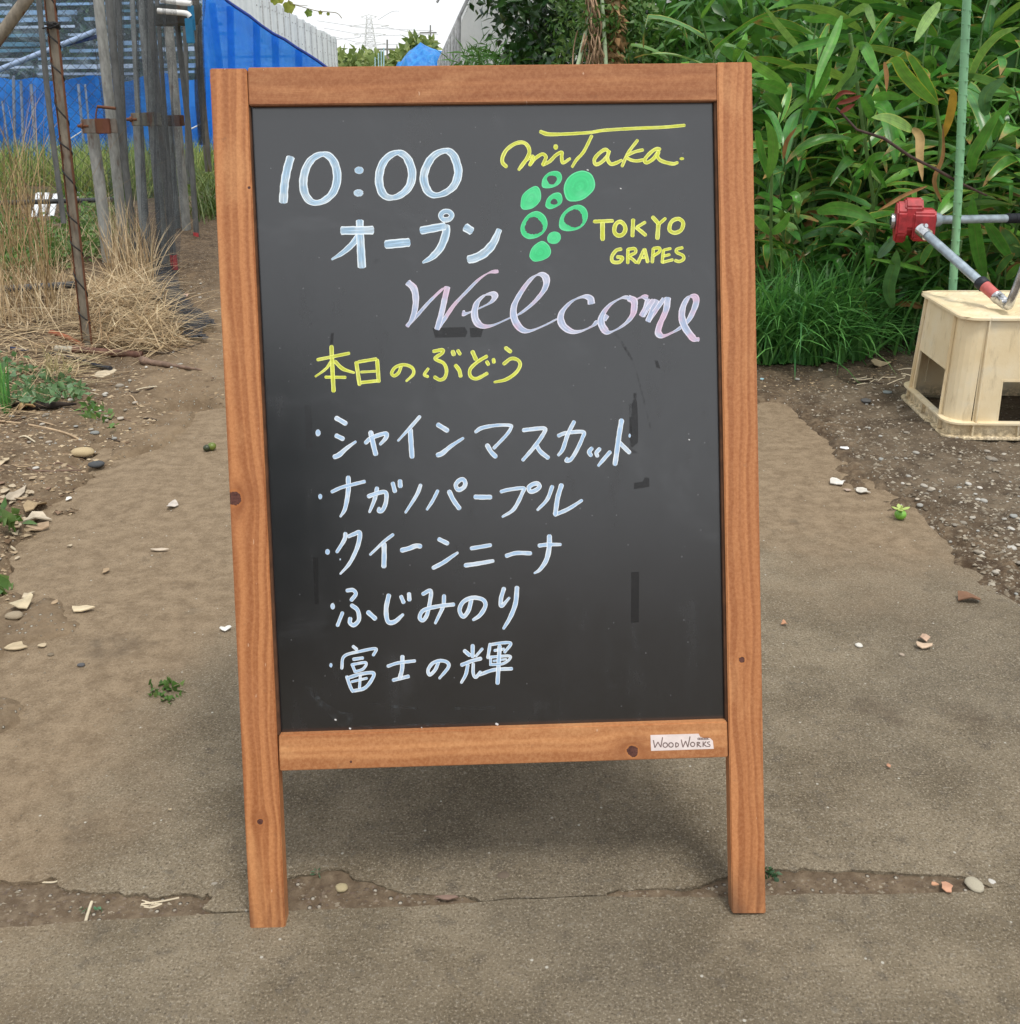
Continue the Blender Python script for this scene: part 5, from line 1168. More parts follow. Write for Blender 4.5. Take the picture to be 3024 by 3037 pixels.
# winding handle hardware on the posts
hc = at(530, 40, 6.2); hw = empty('winding_handle', hc); tag(hw, 'white tubular crank with blue plates and a dark drum high on the posts', 'handle')
wtm = plain('white_enamel', (.78, .78, .76), .35, .08); blm = plain('blue_plate', (.015, .16, .32), .45, .15); drm = post_mat('dark_drum', (.10, .105, .10), .1)
P_ = lambda x, y, d=6.1: at(x * .3638, y * .3638, d) - hc
mb = MB(); mb.tube([Vector(p) for p in smooth_path([tuple(P_(1310, 0)), tuple(P_(1420, 15)), tuple(P_(1560, 32))], n=4)], .016, 10); mb.tube([Vector(p) for p in smooth_path([tuple(P_(1285, 90)), tuple(P_(1400, 100)), tuple(P_(1520, 112)), tuple(P_(1552, 140))], n=5)], .016, 10); mb.build('handle_bar', wtm, hw)
mb = MB(); a = P_(1562, 45); b = P_(1562, 250); mb.box((a + b) / 2, (.034, .012, abs(a.z - b.z)), None, .003); a = P_(1548, 150, 6.08); b = P_(1545, 355, 6.08); mb.box((a + b) / 2, (.046, .012, abs(a.z - b.z)), None, .003); mb.build('blue_plate', blm, hw)
mb = MB(); mb.tube([P_(1420, 60, 6.3), P_(1430, 130, 6.3), P_(1440, 205, 6.3)], [.155, .150, .12], 16); mb.build('drum', drm, hw)
# net: fine dark mesh
def net_mat(name, col, cover, sc=260):
    t = NT(name); o = t.obj(); a = t.noise(o, sc, 2); b = t.noise(o, 9, 5, .6)
    al = t.math('ADD', t.math('MULTIPLY', t.ramp(b, .3, .7), .35), cover - .17); al = t.math('MULTIPLY', al, t.ramp(a, .34, .5))
    return t.out(t.mixsh(al, t.n('BsdfTransparent').outputs[0], t.bsdf(t.mix(b, col, tuple(c * 1.6 for c in col)), .85, .15)))
net_m = net_mat('bird_net', (.055, .062, .070), .42)
def hang_net(name, label, cols, d, nx=26, nz=30, m=net_m, amp=.035):
    """cols: (px_top, py_top, px_bottom, py_bottom) left and right edges"""
    (a, b, c, e), (a2, b2, c2, e2) = cols; T0, B0, T1, B1 = at(a, b, d), at(c, e, d), at(a2, b2, d), at(c2, e2, d); vs = []; fs = []
    for j in range(nz + 1):
        for i in range(nx + 1):
            s_, t = i / nx, j / nz; p = T0.lerp(T1, s_).lerp(B0.lerp(B1, s_), t); k = noise.noise(Vector((s_ * 7, t * 2.5, d))) * amp + math.sin(s_ * 31 + t * 3) * amp * .4
            vs.append(p + Vector((k * .4, k, 0)))
    for j in range(nz):
        for i in range(nx): q = j * (nx + 1) + i; fs.append((q, q + 1, q + nx + 2, q + nx + 1))
    mb = MB(); mb.add(vs, fs, None, 0, True); o = mb.build(name, m); tag(o, label, 'net'); return o
hang_net('hanging_net', 'fine dark bird net hanging in folds over the middle posts', ((395, -30, 425, 840), (520, -30, 535, 840)), 5.1)
hang_net('hanging_net', 'narrow strip of bird net hanging beside the blue handle', ((575, -30, 585, 430), (607, -30, 603, 430)), 6.7, 10, 24)
hang_net('hanging_net', 'loose bird net hanging between the clamped post and the middle posts', ((262, -30, 330, 620), (398, -30, 420, 830)), 5.75, 20, 26, net_mat('thin_net', (.07, .08, .09), .36))
# spilled net on the ground
poly = [(400, 835), (520, 825), (545, 880), (575, 930), (640, 975), (650, 1000), (612, 1018), (634, 1050), (600, 1056), (540, 1030), (520, 990), (470, 940), (440, 890)]
rt_ = roots_px(poly, 1, 1)
bmn = bmesh.new(); N_ = 46; gx0, gx1, gy0, gy1 = -2.0, -1.05, 3.55, 5.3; grid = {}
def in_poly(x, y, P):
    ins = False
    for i in range(len(P)):
        ax, ay = P[i]; bx, by = P[(i + 1) % len(P)]
        if (ay > y) != (by > y) and x < (bx - ax) * (y - ay) / (by - ay) + ax: ins = not ins
    return ins
gp = [tuple(ground(*p))[:2] for p in poly]
for j in range(N_ * 2 + 1):
    for i in range(N_ + 1):
        x = gx0 + (gx1 - gx0) * i / N_; y = gy0 + (gy1 - gy0) * j / (2 * N_)
        if in_poly(x, y, gp): grid[i, j] = bmn.verts.new((x, y, gz(x, y) + .012 + .035 * abs(noise.noise(Vector((x * 9, y * 9, 3)))) + .02 * abs(noise.noise(Vector((x * 27, y * 27, 1))))))
for (i, j), v in list(grid.items()):
    if (i + 1, j) in grid and (i, j + 1) in grid and (i + 1, j + 1) in grid: bmn.faces.new((v, grid[i + 1, j], grid[i + 1, j + 1], grid[i, j + 1]))
me = bpy.data.meshes.new('ground_net'); bmn.to_mesh(me); bmn.free(); me.materials.append(net_mat('crumpled_net', (.035, .038, .044), .95, 160)); tag(link('ground_net', me), 'crumpled dark grey net spilling from the posts onto the path edge', 'net')
# mesh fence far left
def chain_mat():
    t = NT('wire_mesh'); o = t.obj(); s_ = t.n('SeparateXYZ', {0: o}); a = t.math('ADD', s_.outputs[0], s_.outputs[2]); b = t.math('SUBTRACT', s_.outputs[0], s_.outputs[2])
    f = lambda v: t.math('ABSOLUTE', t.math('SUBTRACT', t.math('FRACT', t.math('MULTIPLY', v, 14.5)), .5))
    m_ = t.math('MINIMUM', f(a), f(b)); al = t.math('MULTIPLY', t.ramp(m_, .05, .035), .6)
    return t.out(t.mixsh(al, t.n('BsdfTransparent').outputs[0], t.bsdf((.06, .065, .075), .6, .3)))
A, B = at(-80, 560, 6.2), at(345, 560, 6.2); mb = MB(); mb.add([Vector((A.x, 6.2, .05)), Vector((B.x, 6.2, .05)), Vector((B.x, 6.2, 2.2)), Vector((A.x, 6.2, 2.2))], [(0, 1, 2, 3)])
tag(mb.build('mesh_fence', chain_mat()), 'thin diamond wire mesh fence strung across the left in front of the blue sheet', 'fence')

# ---- greenhouse behind: blue skirt, glazing bars, slats
def sheet_mat(name, c0, c1, trans, rough=.4, alpha=1.0, sc=1.2):
    t = NT(name); o = t.obj(); a = t.noise(t.vscale(o, (1.6, 1.6, .35)), sc * 2.2, 6, .6); b = t.noise(o, 3.5, 4)
    c = t.mix(t.ramp(a, .3, .7), c0, c1); d = t.bsdf(c, rough, .4, t.math('ADD', a, b), .03)
    s_ = t.mixsh(trans, d, t.n('BsdfTranslucent', {'Color': c}).outputs[0])
    if alpha < 1: s_ = t.mixsh(t.math('ADD', alpha - .12, t.math('MULTIPLY', b, .24)), t.n('BsdfTransparent', {'Color': t.mix(.5, c1, (1, 1, 1))}).outputs[0], s_)
    return t.out(s_)
blue = sheet_mat('blue_tarpaulin', (.012, .15, .58), (.03, .27, .86), .2); blue_t = sheet_mat('blue_film', (.03, .34, .98), (.06, .46, 1.0), .5, .3, .5)
gh = empty('greenhouse', (-5.2, 14, 0)); tag(gh, 'film greenhouse with blue lower skirt, pale slats and grey frame behind the posts', 'greenhouse')
def part_pts(mb, pts, fs, **k): mb.add([p - Vector((-5.2, 14, 0)) for p in pts], fs, **k)
def wavy(name, mat, x0, x1, z0, z1, y, amp, nx=80, nz=10, topj=0.0, par=gh, off=Vector((-5.2, 14, 0))):
    vs = []; fs = []
    for j in range(nz + 1):
        for i in range(nx + 1):
            x = x0 + (x1 - x0) * i / nx; t = j / nz; z = z0 + (z1 + topj * noise.noise(Vector((x * 2.3, 0, 5))) - z0) * t
            vs.append(Vector((x, y + amp * noise.noise(Vector((x * 1.7, z * .8, y))) + amp * .4 * noise.noise(Vector((x * 6, z * 1.2, y))), z)) - off)
    for j in range(nz):
        for i in range(nx): q = j * (nx + 1) + i; fs.append((q, q + 1, q + nx + 2, q + nx + 1))
    mb = MB(); mb.add(vs, fs, None, 0, True); return mb.build(name, mat, par)
zt = at(200, 232, 14).z; xr = at(640, 300, 14).x
wavy('blue_skirt', blue, -10.5, xr + .3, 0, zt, 14.0, .10, 120, 12, .10)
# inside: cloudy reflections and plants behind slats
slm = [plain('slat_white', (.78, .88, .95), .4, .3, 3.1), plain('slat_blue_grey', (.36, .52, .66), .4, .4, 2.7), plain('slat_teal', (.12, .27, .32), .4, .5, 2.2)]
back = leafmat('greenhouse_plants', [(.05, .12, .05), (.10, .20, .08), (.20, .28, .14), (.06, .10, .10)], .3, .5)
z = zt + .06; k = 0
xs_in = at(606, 100, 15).x
slope_w = [(at(x, y, 14.3).x, at(x, y, 14.3).z) for x, y in ((600, -60), (640, -20), (700, 26), (775, 80), (845, 122), (910, 164), (960, 200), (1000, 260))]
while z < 3.4:
    x = -10.2
    xe_ = (at(600, 100, 14.3).x if z > at(600, 10, 14.3).z else max(q_[0] for q_ in slope_w if q_[1] > z))
    while x < xe_ - .05:
        ln = rnd.uniform(.5, 1.9); ln = min(ln, xe_ - x); mb = MB(); hh = rnd.choice([.032, .042, .055])
        mb.box(Vector((x + ln / 2, 14.35 + rnd.uniform(-.02, .05), z + rnd.uniform(-.01, .01))) - Vector((-5.2, 14, 0)), (ln, .02, hh), Matrix.Rotation(rnd.uniform(-.012, .012), 3, 'Y')); mb.build('slat', rnd.choice(slm), gh)
        x += ln + rnd.uniform(.0, .45)
    z += .098; k += 1
def ghp(rs, N):
    x = -10.5 + (xs_in + 10.5) * rs.rand(N); z = zt * .8 + rs.rand(N) * 2.5; y = 14.45 + rs.rand(N) * .4; return np.stack([x + 5.2, y - 14, z], -1)
leaf_cloud('inner_plants', back, ghp, 9000, .20, .09, 31, kind='stuff', parent=gh)
mb = MB(); mb.box(((-11 + xs_in) / 2 + 5.2, .95, 1.7), (xs_in + 11, .03, 3.5)); mb.build('inner_screen', plain('inner_screen', (.10, .15, .22), .8, .4, .8), gh)
# film over the upper wall: thin glossy translucent
def film_mat():
    t = NT('clear_film'); o = t.obj(); a = t.noise(t.vscale(o, (1, 1, 2.2)), 1.6, 6, .65, 1.0); al = t.math('ADD', .12, t.math('MULTIPLY', t.ramp(a, .45, .75), .42))
    return t.out(t.mixsh(al, t.n('BsdfTransparent', {'Color': (.80, .88, 1, 1)}).outputs[0], t.bsdf((.42, .55, .68), .22, .6, a, .03)))
wavy('clear_film', film_mat(), -10.5, at(640, 100, 14.2).x, zt - .05, 3.5, 14.2, .05, 60, 20)
def bar(name, a, b, d, wpx, mat, par=gh, off=Vector((-5.2, 14, 0))):
    A, B = at(a[0], a[1], d), at(b[0], b[1], d); mb = MB(); mb.tube([A - off, B - off], wpx / FPX * d * .5, 10); return mb.build(name, mat, par)
lb = plain('pale_blue_steel', (.34, .45, .66), .45, .15)
bar('diagonal_bar', (-30, 218), (285, 92), 13.8, 15, lb); bar('diagonal_bar', (170, 138), (290, 108), 13.85, 12, plain('navy_bar', (.05, .09, .28), .5))
bar('frame_post', (632, 210), (613, -30), 13.7, 17, lb)
for x0, y0, x1, y1, w_ in ((45, 500, 40, 225, 9), (72, 505, 62, 240, 8), (110, 500, 92, 250, 9), (255, 500, 232, 250, 8), (270, 430, 252, 250, 6), (30, 460, 6, 300, 6)):
    bar('stake', (x0, y0), (x1, y1), 13.6, w_, post_mat('faded_stake', (.22, .28, .40), .1))
bar('rope', (150, 450), (250, 385), 13.6, 3, wtm); bar('rope', (555, 388), (625, 355), 13.6, 4, wtm)
# blue film gable to the right
gpts = [(600, 520), (600, -60), (640, -40), (672, 2), (700, 22), (740, 48), (775, 76), (810, 100), (845, 118), (880, 142), (910, 160), (940, 180), (975, 205), (1010, 235), (1010, 330)]
gb = empty('blue_film_gable', at(620, 400, 13.4)); gb.location.z = 0; tag(gb, 'blue translucent film gable sloping down behind the top left of the sign', 'film wall')
mb = MB(); mb.prism([at(x, y, 13.4) - gb.location for x, y in gpts], (0, .02, 0)); mb.build('film', blue_t, gb)
mb = MB(); mb.tube([at(x, y, 13.35) - gb.location for x, y in gpts[2:-1]], .018, 8, jit=.2); mb.build('edge_rope', plain('navy_hem', (.006, .03, .22), .6), gb)
bp = plain('blue_post', (.012, .08, .50), .5, .2)
for xt, yt, xb, yb in ((628, 10, 668, 330), (682, 20, 690, 330), (760, 66, 765, 330), (815, 105, 822, 330), (885, 148, 890, 330)): mb = MB(); mb.tube([at(xb, yb, 13.5) - gb.location, at(xt, yt, 13.5) - gb.location], .045, 8); mb.build('post', bp, gb)
# row of white corrugated sheets stepping away
whm = sheet_mat('white_corrugated', (.62, .66, .68), (.80, .83, .84), .35, .5); cw = empty('corrugated_fence', (-3.2, 15.5, 0)); tag(cw, 'row of tall white corrugated sheets stepping down into the distance', 'fence'); cwo = Vector((-3.2, 15.5, 0))
tops = [(600, -60), (640, -60), (700, -55), (748, -40), (775, -20), (800, -14), (820, -2), (840, 8), (858, 20), (876, 40), (897, 54), (917, 66), (935, 74), (950, 86), (966, 92), (980, 100), (990, 106), (998, 108), (1006, 110)]
for i in range(len(tops) - 1):
    x0, y0 = tops[i]; x1, _ = tops[i + 1]; d = 15.2 + i * 1.15; A = at(x0, 300, d); B = at(x1 + 1.5, 300, d + .9); zt_ = at(x0, y0, d).z; nn = 12; vs = []
    for k in range(nn + 1):
        p = A.lerp(B, k / nn); off = .03 * math.sin(k * math.pi / 2 * 1.0); vs += [Vector((p.x, p.y + off, 0)) - cwo, Vector((p.x, p.y + off, zt_ + rnd.uniform(-.02, .02))) - cwo]
    mb = MB(); mb.add(vs, [(2 * k, 2 * k + 2, 2 * k + 3, 2 * k + 1) for k in range(nn)], None, 0, True); mb.build('corrugated_sheet', whm, cw)
    if i > 3:
        mb = MB(); mb.tube([(A.lerp(B, .9)) * 1.0 - cwo + Vector((0, -.05, zt_ * .98 - A.z)), A.lerp(B, .9) - cwo + Vector((0, -.05, -A.z))], .03, 6); mb.build('fence_post', plain('grey_post', (.42, .43, .44), .6) if i == 4 else bpy.data.materials['grey_post'], cw)
        mb = MB()
        for (tx, tz) in ((.3, .93), (.7, .93), (.5, .78), (.3, .66)): q_ = A.lerp(B, tx); mb.box(Vector((q_.x, q_.y - .045, zt_ * tz)) - cwo, (.035, .02, .035), None, .006)
        mb.build('bolts', bpy.data.materials['grey_post'], cw)['kind'] = 'stuff'
# white film tunnel on the right
tm = sheet_mat('white_film', (.80, .82, .82), (.92, .93, .92), .5, .45, .96); tu = empty('film_tunnel', (.9, 9.6, 0)); tag(tu, 'white plastic film tunnel running away behind the shrubs, right of the tower', 'greenhouse'); tuo = Vector((.9, 9.6, 0))
vs = []; fs = []; na = 14; ny = 16
for j in range(ny + 1):
    y = 9.6 + 30 * (j / ny) ** 1.4; xl = -.43 - .078 * (y - 9.6)
    for i in range(na + 1):
        a = math.pi * (1 - i / na); r_ = 1.5; zz = 1.25 + math.sin(a) * 1.15 if 0 < i < na else 0
        x = xl + r_ + math.cos(a) * r_ * (1 if 0 < i < na else 1.02); vs.append(Vector((x, y + .05 * math.sin(i * 3), zz)) - tuo)
for j in range(ny):
    for i in range(na): q = j * (na + 1) + i; fs.append((q, q + 1, q + na + 2, q + na + 1))
mb = MB(); mb.add(vs, fs, None, 0, True); mb.build('film_cover', tm, tu)
mb = MB(); mb.add([v.copy() for v in vs[:na + 1]], [list(range(na + 1))]); mb.build('end_wall', tm, tu)
for j in range(0, 14):
    y = 9.65 + 30 * (j / 14) ** 1.4; xl = -.43 - .078 * (y - 9.6); mb = MB(); mb.tube([Vector((xl + 1.5 + math.cos(math.pi * (1 - i / 12)) * 1.53, y, max(0, 1.25 + math.sin(math.pi * (1 - i / 12)) * 1.18) if 0 < i < 12 else 0)) - tuo for i in range(13)], .018, 6); mb.build('hoop', bpy.data.materials['grey_post'], tu)
bluep = plain('blue_pipe', (.03, .18, .70), .4, .1); A = at(1373, 300, 9.2); A.z = 0; B = at(1370, 48, 9.2); o_, _, _ = pole('blue_pole', 'bright blue pole standing at the corner of the white film tunnel', (1374, 420), (1370, 50), 8, 9.2, bluep, 'pole')
mb = MB(); mb.tube([at(1302, 190, 9.3) - A, at(1362, 85, 9.3) - A], .012, 6); mb.build('brace', bpy.data.materials['grey_post'], o_)
o_.children[-1].location = A - o_.location
# blue tarpaulin heap
hp = ground(1240, 330); hp = Vector((at(1240, 200, 26).x, 26, 0)); th_ = empty('tarp_heap', hp); tag(th_, 'bright blue tarpaulin heaped over a mound beyond the sign', 'tarp'); bm = bmesh.new(); bmesh.ops.create_icosphere(bm, subdivisions=4, radius=1)
for v in bm.verts:
    p = v.co.copy(); k = 1 + .16 * noise.noise(p * 2.2) + .07 * noise.noise(p * 6); v.co = Vector((p.x * 1.15 * k - .1, p.y * 1.4 * k, max(0, p.z) ** .7 * 2.15 * (1 + .10 * noise.noise(p * 5)) * (.90 + .16 * p.x - .25 * max(0, -p.x))))
me = bpy.data.meshes.new('tarp'); bm.to_mesh(me); bm.free(); me.materials.append(sheet_mat('light_blue_tarp', (.01, .18, .62), (.05, .34, .80), .2, .45, sc=2.5)); link('tarp', me, th_)
# distant: tower, wires, houses, trees, poles
gst = plain('far_steel_hazed', (.84, .85, .86), .6, .05); TD = 260.0  # distance haze put into the pale tower colour
tc = at(1100, 190, TD); tw = empty('transmission_tower', (tc.x, TD, 0)); tag(tw, 'pale lattice transmission tower on the horizon above the sign', 'tower')
Zt = lambda y: at(1100, y, TD).z; zt0, ztop = 0.0, Zt(48)
def wdt(z): t = z / ztop; return 4.6 * (1 - t) ** 1.1 + 1.05
mb = MB(); lv = [ztop * k / 14 for k in range(15)]
for sx, sy in ((-1, -1), (1, -1), (1, 1), (-1, 1)): mb.tube([Vector((sx * wdt(z) / 2, sy * wdt(z) / 2, z)) for z in lv], .10, 4)
for a, b in zip(lv[:-1], lv[1:]):
    wa, wb = wdt(a) / 2, wdt(b) / 2
    for (p, q_) in (((-1, -1), (1, -1)), ((1, -1), (1, 1)), ((-1, 1), (1, 1)), ((-1, -1), (-1, 1))):
        mb.tube([Vector((p[0] * wa, p[1] * wa, a)), Vector((q_[0] * wb, q_[1] * wb, b))], .05, 3); mb.tube([Vector((q_[0] * wa, q_[1] * wa, a)), Vector((p[0] * wb, p[1] * wb, b))], .05, 3); mb.tube([Vector((p[0] * wa, p[1] * wa, a)), Vector((q_[0] * wa, q_[1] * wa, a))], .04, 3)
mb.build('lattice', gst, tw)
for y, hw_ in ((50, 1.9), (77, 4.8), (103, 3.9), (130, 3.8)):
    z = Zt(y); mb = MB()
    for s_ in (-1, 1):
        mb.tube([Vector((0, 0, z + .5)), Vector((s_ * hw_, 0, z))], .12, 4); mb.tube([Vector((0, 0, z - .7)), Vector((s_ * hw_, 0, z))], .09, 4)
    mb.build('cross_arm', gst, tw)
wm = plain('power_line', (.62, .63, .66), .7, 0)
for i, (a, b, c) in enumerate((((940, 62), (1090, 82), (1280, 92)), ((960, 84), (1100, 104), (1300, 102)), ((985, 108), (1100, 131), (1290, 131)), ((1120, 60), (1160, 36), (1185, 33)), ((1130, 78), (1240, 99), (1285, 90)), ((985, 118), (1060, 112), (1070, 104)))):
    mb = MB(); mb.tube([Vector(p) for p in smooth_path([tuple(at(*a, 150)), tuple(at(*b, 150)), tuple(at(*c, 150))], n=8)], .05, 4); tag(mb.build('power_line', wm), 'thin overhead power line crossing the white sky near the tower', 'power line', 'overhead power lines round the tower')
fp = plain('concrete_pole_grey', (.25, .25, .24), .8, .1); 
for x, y, lab, d, w_ in ((1276, 75, 'grey utility pole with the power line on it, right of the tower', 90, 4), (1148, 118, 'dark utility pole directly right of the tower foot', 70, 5)):
    o_, A, B = pole('utility_pole', lab, (x + 1, 330), (x, y), w_, d, fp, 'pole'); A2 = Vector((A.x, A.y, 0)); mb = MB(); mb.box(Vector((0, 0, B.z - A.z - .6)), (1.4, .12, .12)); mb.build('cross_bar', fp, o_)
cym = plain('pale_cyan_pipe', (.42, .62, .66), .5, .1)
for k, (x, y) in enumerate(((1112, 170), (1122, 158), (1130, 148), (1138, 142))): pole('cyan_stake', 'pale cyan stake in the small row right of the tower foot', (x, 320), (x, y), 3.5, 34, cym, 'stake', 'pale cyan stakes in a row beyond the sign')
def house(name, lab, x0, x1, yt, yr, d, wall, roofc):
    A, B = at(x0, 200, d), at(x1, 200, d); zr = at(x0, yr, d).z; zw = at(x0, yt, d).z; c = Vector(((A.x + B.x) / 2, d, 0)); h = empty(name, c); tag(h, lab, 'house'); W_ = B.x - A.x
    mb = MB(); mb.box((0, 3, zw / 2), (W_ * .94, 6, zw)); mb.build('wall', plain('far_wall', wall, .8, .08, 1), h)
    mb = MB(); mb.prism([Vector((-W_ / 2, -.4, zw)), Vector((-W_ / 2, 6.4, zw)), Vector((-W_ / 2 + .5, 3, zr))], (W_, 0, 0)); mb.build('roof', plain('far_roof', roofc, .8, .1, 1), h)
    for k in (-.3, .0, .3): mb = MB(); mb.box((W_ * k, -.03, zw * .72), (W_ * .1, .05, zw * .16), None, .01); mb.build('window', plain('far_window', (.12, .14, .17), .3, .1), h)
house('house', 'long low house with a brown roof between the trees on the horizon', 1104, 1225, 176, 160, 75, (.40, .36, .32), (.22, .15, .12))
house('house', 'small grey brown house roof left of the tower foot', 1085, 1106, 178, 166, 95, (.42, .40, .38), (.25, .2, .18))
tm_ = leafmat('far_tree_leaf', [(.20, .27, .09), (.28, .34, .12), (.36, .40, .17), (.15, .21, .09)], .3, .6)
for i, (x, yt, d, rx) in enumerate(((1020, 158, 48, 1.6), (1062, 166, 52, 1.7), (1085, 172, 60, 1.5), (1180, 178, 55, 2.6), (1222, 150, 44, 1.0), (1030, 176, 40, 1.6), (1250, 118, 42, .7))):
    c = at(x, 200, d); H_t = at(x, yt, d).z; bush('distant_tree', ['low yellowish green tree left of the tower', 'rounded pale tree just left of the tower', 'small tree at the foot of the tower', 'low hedge-like tree under the brown roof', 'tall light green tree right of the brown roof', 'dark green bush at the left end of the far trees', 'wispy tree peeking over the blue tarpaulin'][i], 'tree', (c.x, d), (rx, 1.6), H_t * .93, 900, tm_, .42, .26, 40 + i, lift=.1, trunk=.10)
# vine shoot across the sky
vd = 6.0; v0 = at(838, -12, vd); vo = empty('vine_shoot', v0); tag(vo, 'grapevine shoot with small yellow green leaves reaching over the white sheets', 'vine')
mb = MB(); mb.tube([Vector(p) for p in smooth_path([tuple(at(x, y, vd) - v0) for x, y in ((700, -70), (838, -12), (862, 10), (900, 22), (940, 33), (975, 36), (1000, 40), (1014, 55))], n=4)], .0022, 5); mb.tube([Vector(p) for p in smooth_path([tuple(at(x, y, vd) - v0) for x, y in ((862, 10), (880, 15), (912, 18))], n=4)], .0015, 5); mb.build('stem', plain('vine_stem', (.20, .17, .08), .7), vo)
vlm = leafmat('vine_leaf', [(.30, .38, .06), (.42, .40, .08), (.22, .33, .07)], .45, .5, island=False)
for x, y, r_, a0 in ((857, 22, 17, .3), (915, 39, 11, 1.2), (815, 1, 13, 2.0), (950, 38, 6, .5), (973, 42, 5, 1.5), (833, 3, 8, .2)):
    c = at(x, y, vd); rr = r_ / FPX * vd; ps = []
    for k in range(20):
        a = 2 * math.pi * k / 20 + a0; q_ = rr * (.78 + .30 * abs(math.cos(2.5 * a - a0))) * (1 + .08 * math.sin(9 * a)); ps.append(c - v0 + Vector((math.cos(a) * q_, .25 * math.sin(a * 2) * rr, math.sin(a) * q_)))
    mb = MB(); mb.add([c - v0] + ps, [(0, 1 + k, 1 + (k + 1) % 20) for k in range(20)], None, 0, True); mb.build('leaf', vlm, vo)
# ------------------------------------------------------------ left ground: straw, weeds, pipes, debris
straw_m = leafmat('straw', [(.46, .34, .20), (.62, .50, .32), (.30, .20, .115), (.74, .64, .45)], .2, .8, spec=.15, dry=True)
stalk_m = leafmat('dry_stalk', [(.33, .22, .12), (.45, .34, .18), (.24, .16, .09)], .1, .8, spec=.15, dry=True)
yg_m = leafmat('yellow_green_grass', [(.20, .28, .08), (.32, .34, .14), (.14, .24, .06), (.42, .38, .20)], .3, .6, spec=.2)
tag(blades('tall_grass', yg_m, roots_px([(-40, 520), (640, 510), (640, 570), (430, 620), (200, 640), (192, 562), (62, 562), (50, 640), (-40, 640)], 5200, 1), (.18, .55), .012, 2, .35, 1.0, segs=4), 'yellow green grass growing along the foot of the blue sheet', 'grass')
tag(blades('dry_grass', straw_m, np.vstack([roots_px([(-60, 620), (70, 620), (80, 760), (185, 760), (200, 620), (330, 620), (330, 800), (-60, 860)], 520, 2), roots_px([(-40, 800), (250, 780), (230, 1000), (-40, 1040)], 900, 3)]), (.08, .30), .004, 3, .9, 1.3, segs=5), 'dry tan grass standing and leaning at the far left', 'grass')
tag(blades('dry_stalks', stalk_m, roots_px([(-60, 780), (120, 760), (190, 980), (-60, 1020)], 150, 4), (.5, 1.05), .005, 4, .22, .8, segs=6), 'thin bare brown stalks rising in front of the blue sheet', 'stalks')
hp_ = roots_px([(255, 900), (330, 850), (430, 850), (470, 930), (560, 1040), (520, 1068), (265, 1065)], 2700, 5, 0, .08)
c0_ = hp_[:, :2].mean(0); dd = np.hypot((hp_[:, 0] - c0_[0]) / .5, (hp_[:, 1] - c0_[1]) / .8); hp_[:, 2] = terrain(hp_[:, 0], hp_[:, 1]) + np.random.RandomState(1).rand(len(hp_)) * .13 * np.clip(1.1 - dd, 0, 1)
tag(blades('straw_heap', straw_m, hp_, (.08, .34), .0034, 6, 1.2, 1.0, segs=5, upr=.45), 'heap of tangled pale straw at the foot of the wire-wrapped pole', 'straw')
tag(blades('straw_tufts', straw_m, roots_px([(320, 780), (440, 780), (470, 900), (330, 900)], 330, 15, 0, .05), (.15, .42), .0038, 61, .35, .7, segs=5), 'upright dry straw standing between the steel stubs', 'straw')
tag(blades('straw_litter', straw_m, roots_px([(-60, 940), (260, 960), (330, 1085), (180, 1190), (60, 1260), (-60, 1300)], 1100, 7, .003, .03), (.08, .38), .0034, 7, 1.4, .35, segs=4, upr=.12), 'dry straw litter lying flat on the soil at the left', 'straw')
tag(leaf_cloud('low_weeds', fresh_m, lambda rs, N: roots_px([(-60, 640), (60, 640), (80, 740), (190, 740), (200, 640), (320, 640), (420, 720), (380, 800), (180, 860), (60, 900), (-60, 900)], N, 8, .0, .14), 3800, .045, .024, 8), 'low green weeds among the dry grass behind the iron pole', 'weeds')
tag(leaf_cloud('low_weeds', leafmat('mint_weed', [(.13, .24, .13), (.20, .32, .19), (.09, .18, .07)], .3, .5), lambda rs, N: roots_px([(-60, 1120), (80, 1130), (230, 1170), (270, 1230), (120, 1250), (-60, 1240)], N, 9, .0, .05), 420, .034, .018, 9), 'pale mint green seedlings at the left edge below the straw', 'weeds')
tag(leaf_cloud('low_weeds', fresh_m, lambda rs, N: roots_px([(250, 1230), (345, 1240), (350, 1290), (250, 1300)], N, 19, .0, .03), 45, .028, .016, 19), 'small green seedlings between the pebbles at the left', 'weeds')
tag(leaf_cloud('low_weeds', fresh_m, lambda rs, N: roots_px([(445, 2030), (540, 2020), (550, 2060), (500, 2085), (450, 2070)], N, 29, .002, .008), 110, .018, .010, 29), 'small flat green weed growing through the dusty slab left of the sign', 'weed')
tag(leaf_cloud('low_weeds', fresh_m, lambda rs, N: roots_px([(-30, 1540), (70, 1560), (60, 1600), (-30, 1610)], N, 39, .002, .03), 26, .05, .03, 39), 'dark green leaf cluster at the left edge beside the dead leaves', 'weed')
tag(leaf_cloud('low_weeds', fresh_m, lambda rs, N: roots_px([(-30, 1730), (38, 1730), (30, 1780), (-30, 1790)], N, 49, .002, .02), 16, .04, .022, 49), 'little green sprig at the left edge lower down', 'weed')
tag(blades('green_blades', blade_m, roots_px([(8, 1230), (40, 1228), (42, 1250), (8, 1255)], 34, 10), (.10, .19), .006, 10, .12, .3, segs=4), 'upright bright green grass blades at the left edge', 'grass tuft')
seedm = leafmat('pale_seed_heads', [(.56, .48, .28), (.44, .38, .20)], .3, .7, island=True, dry=True)
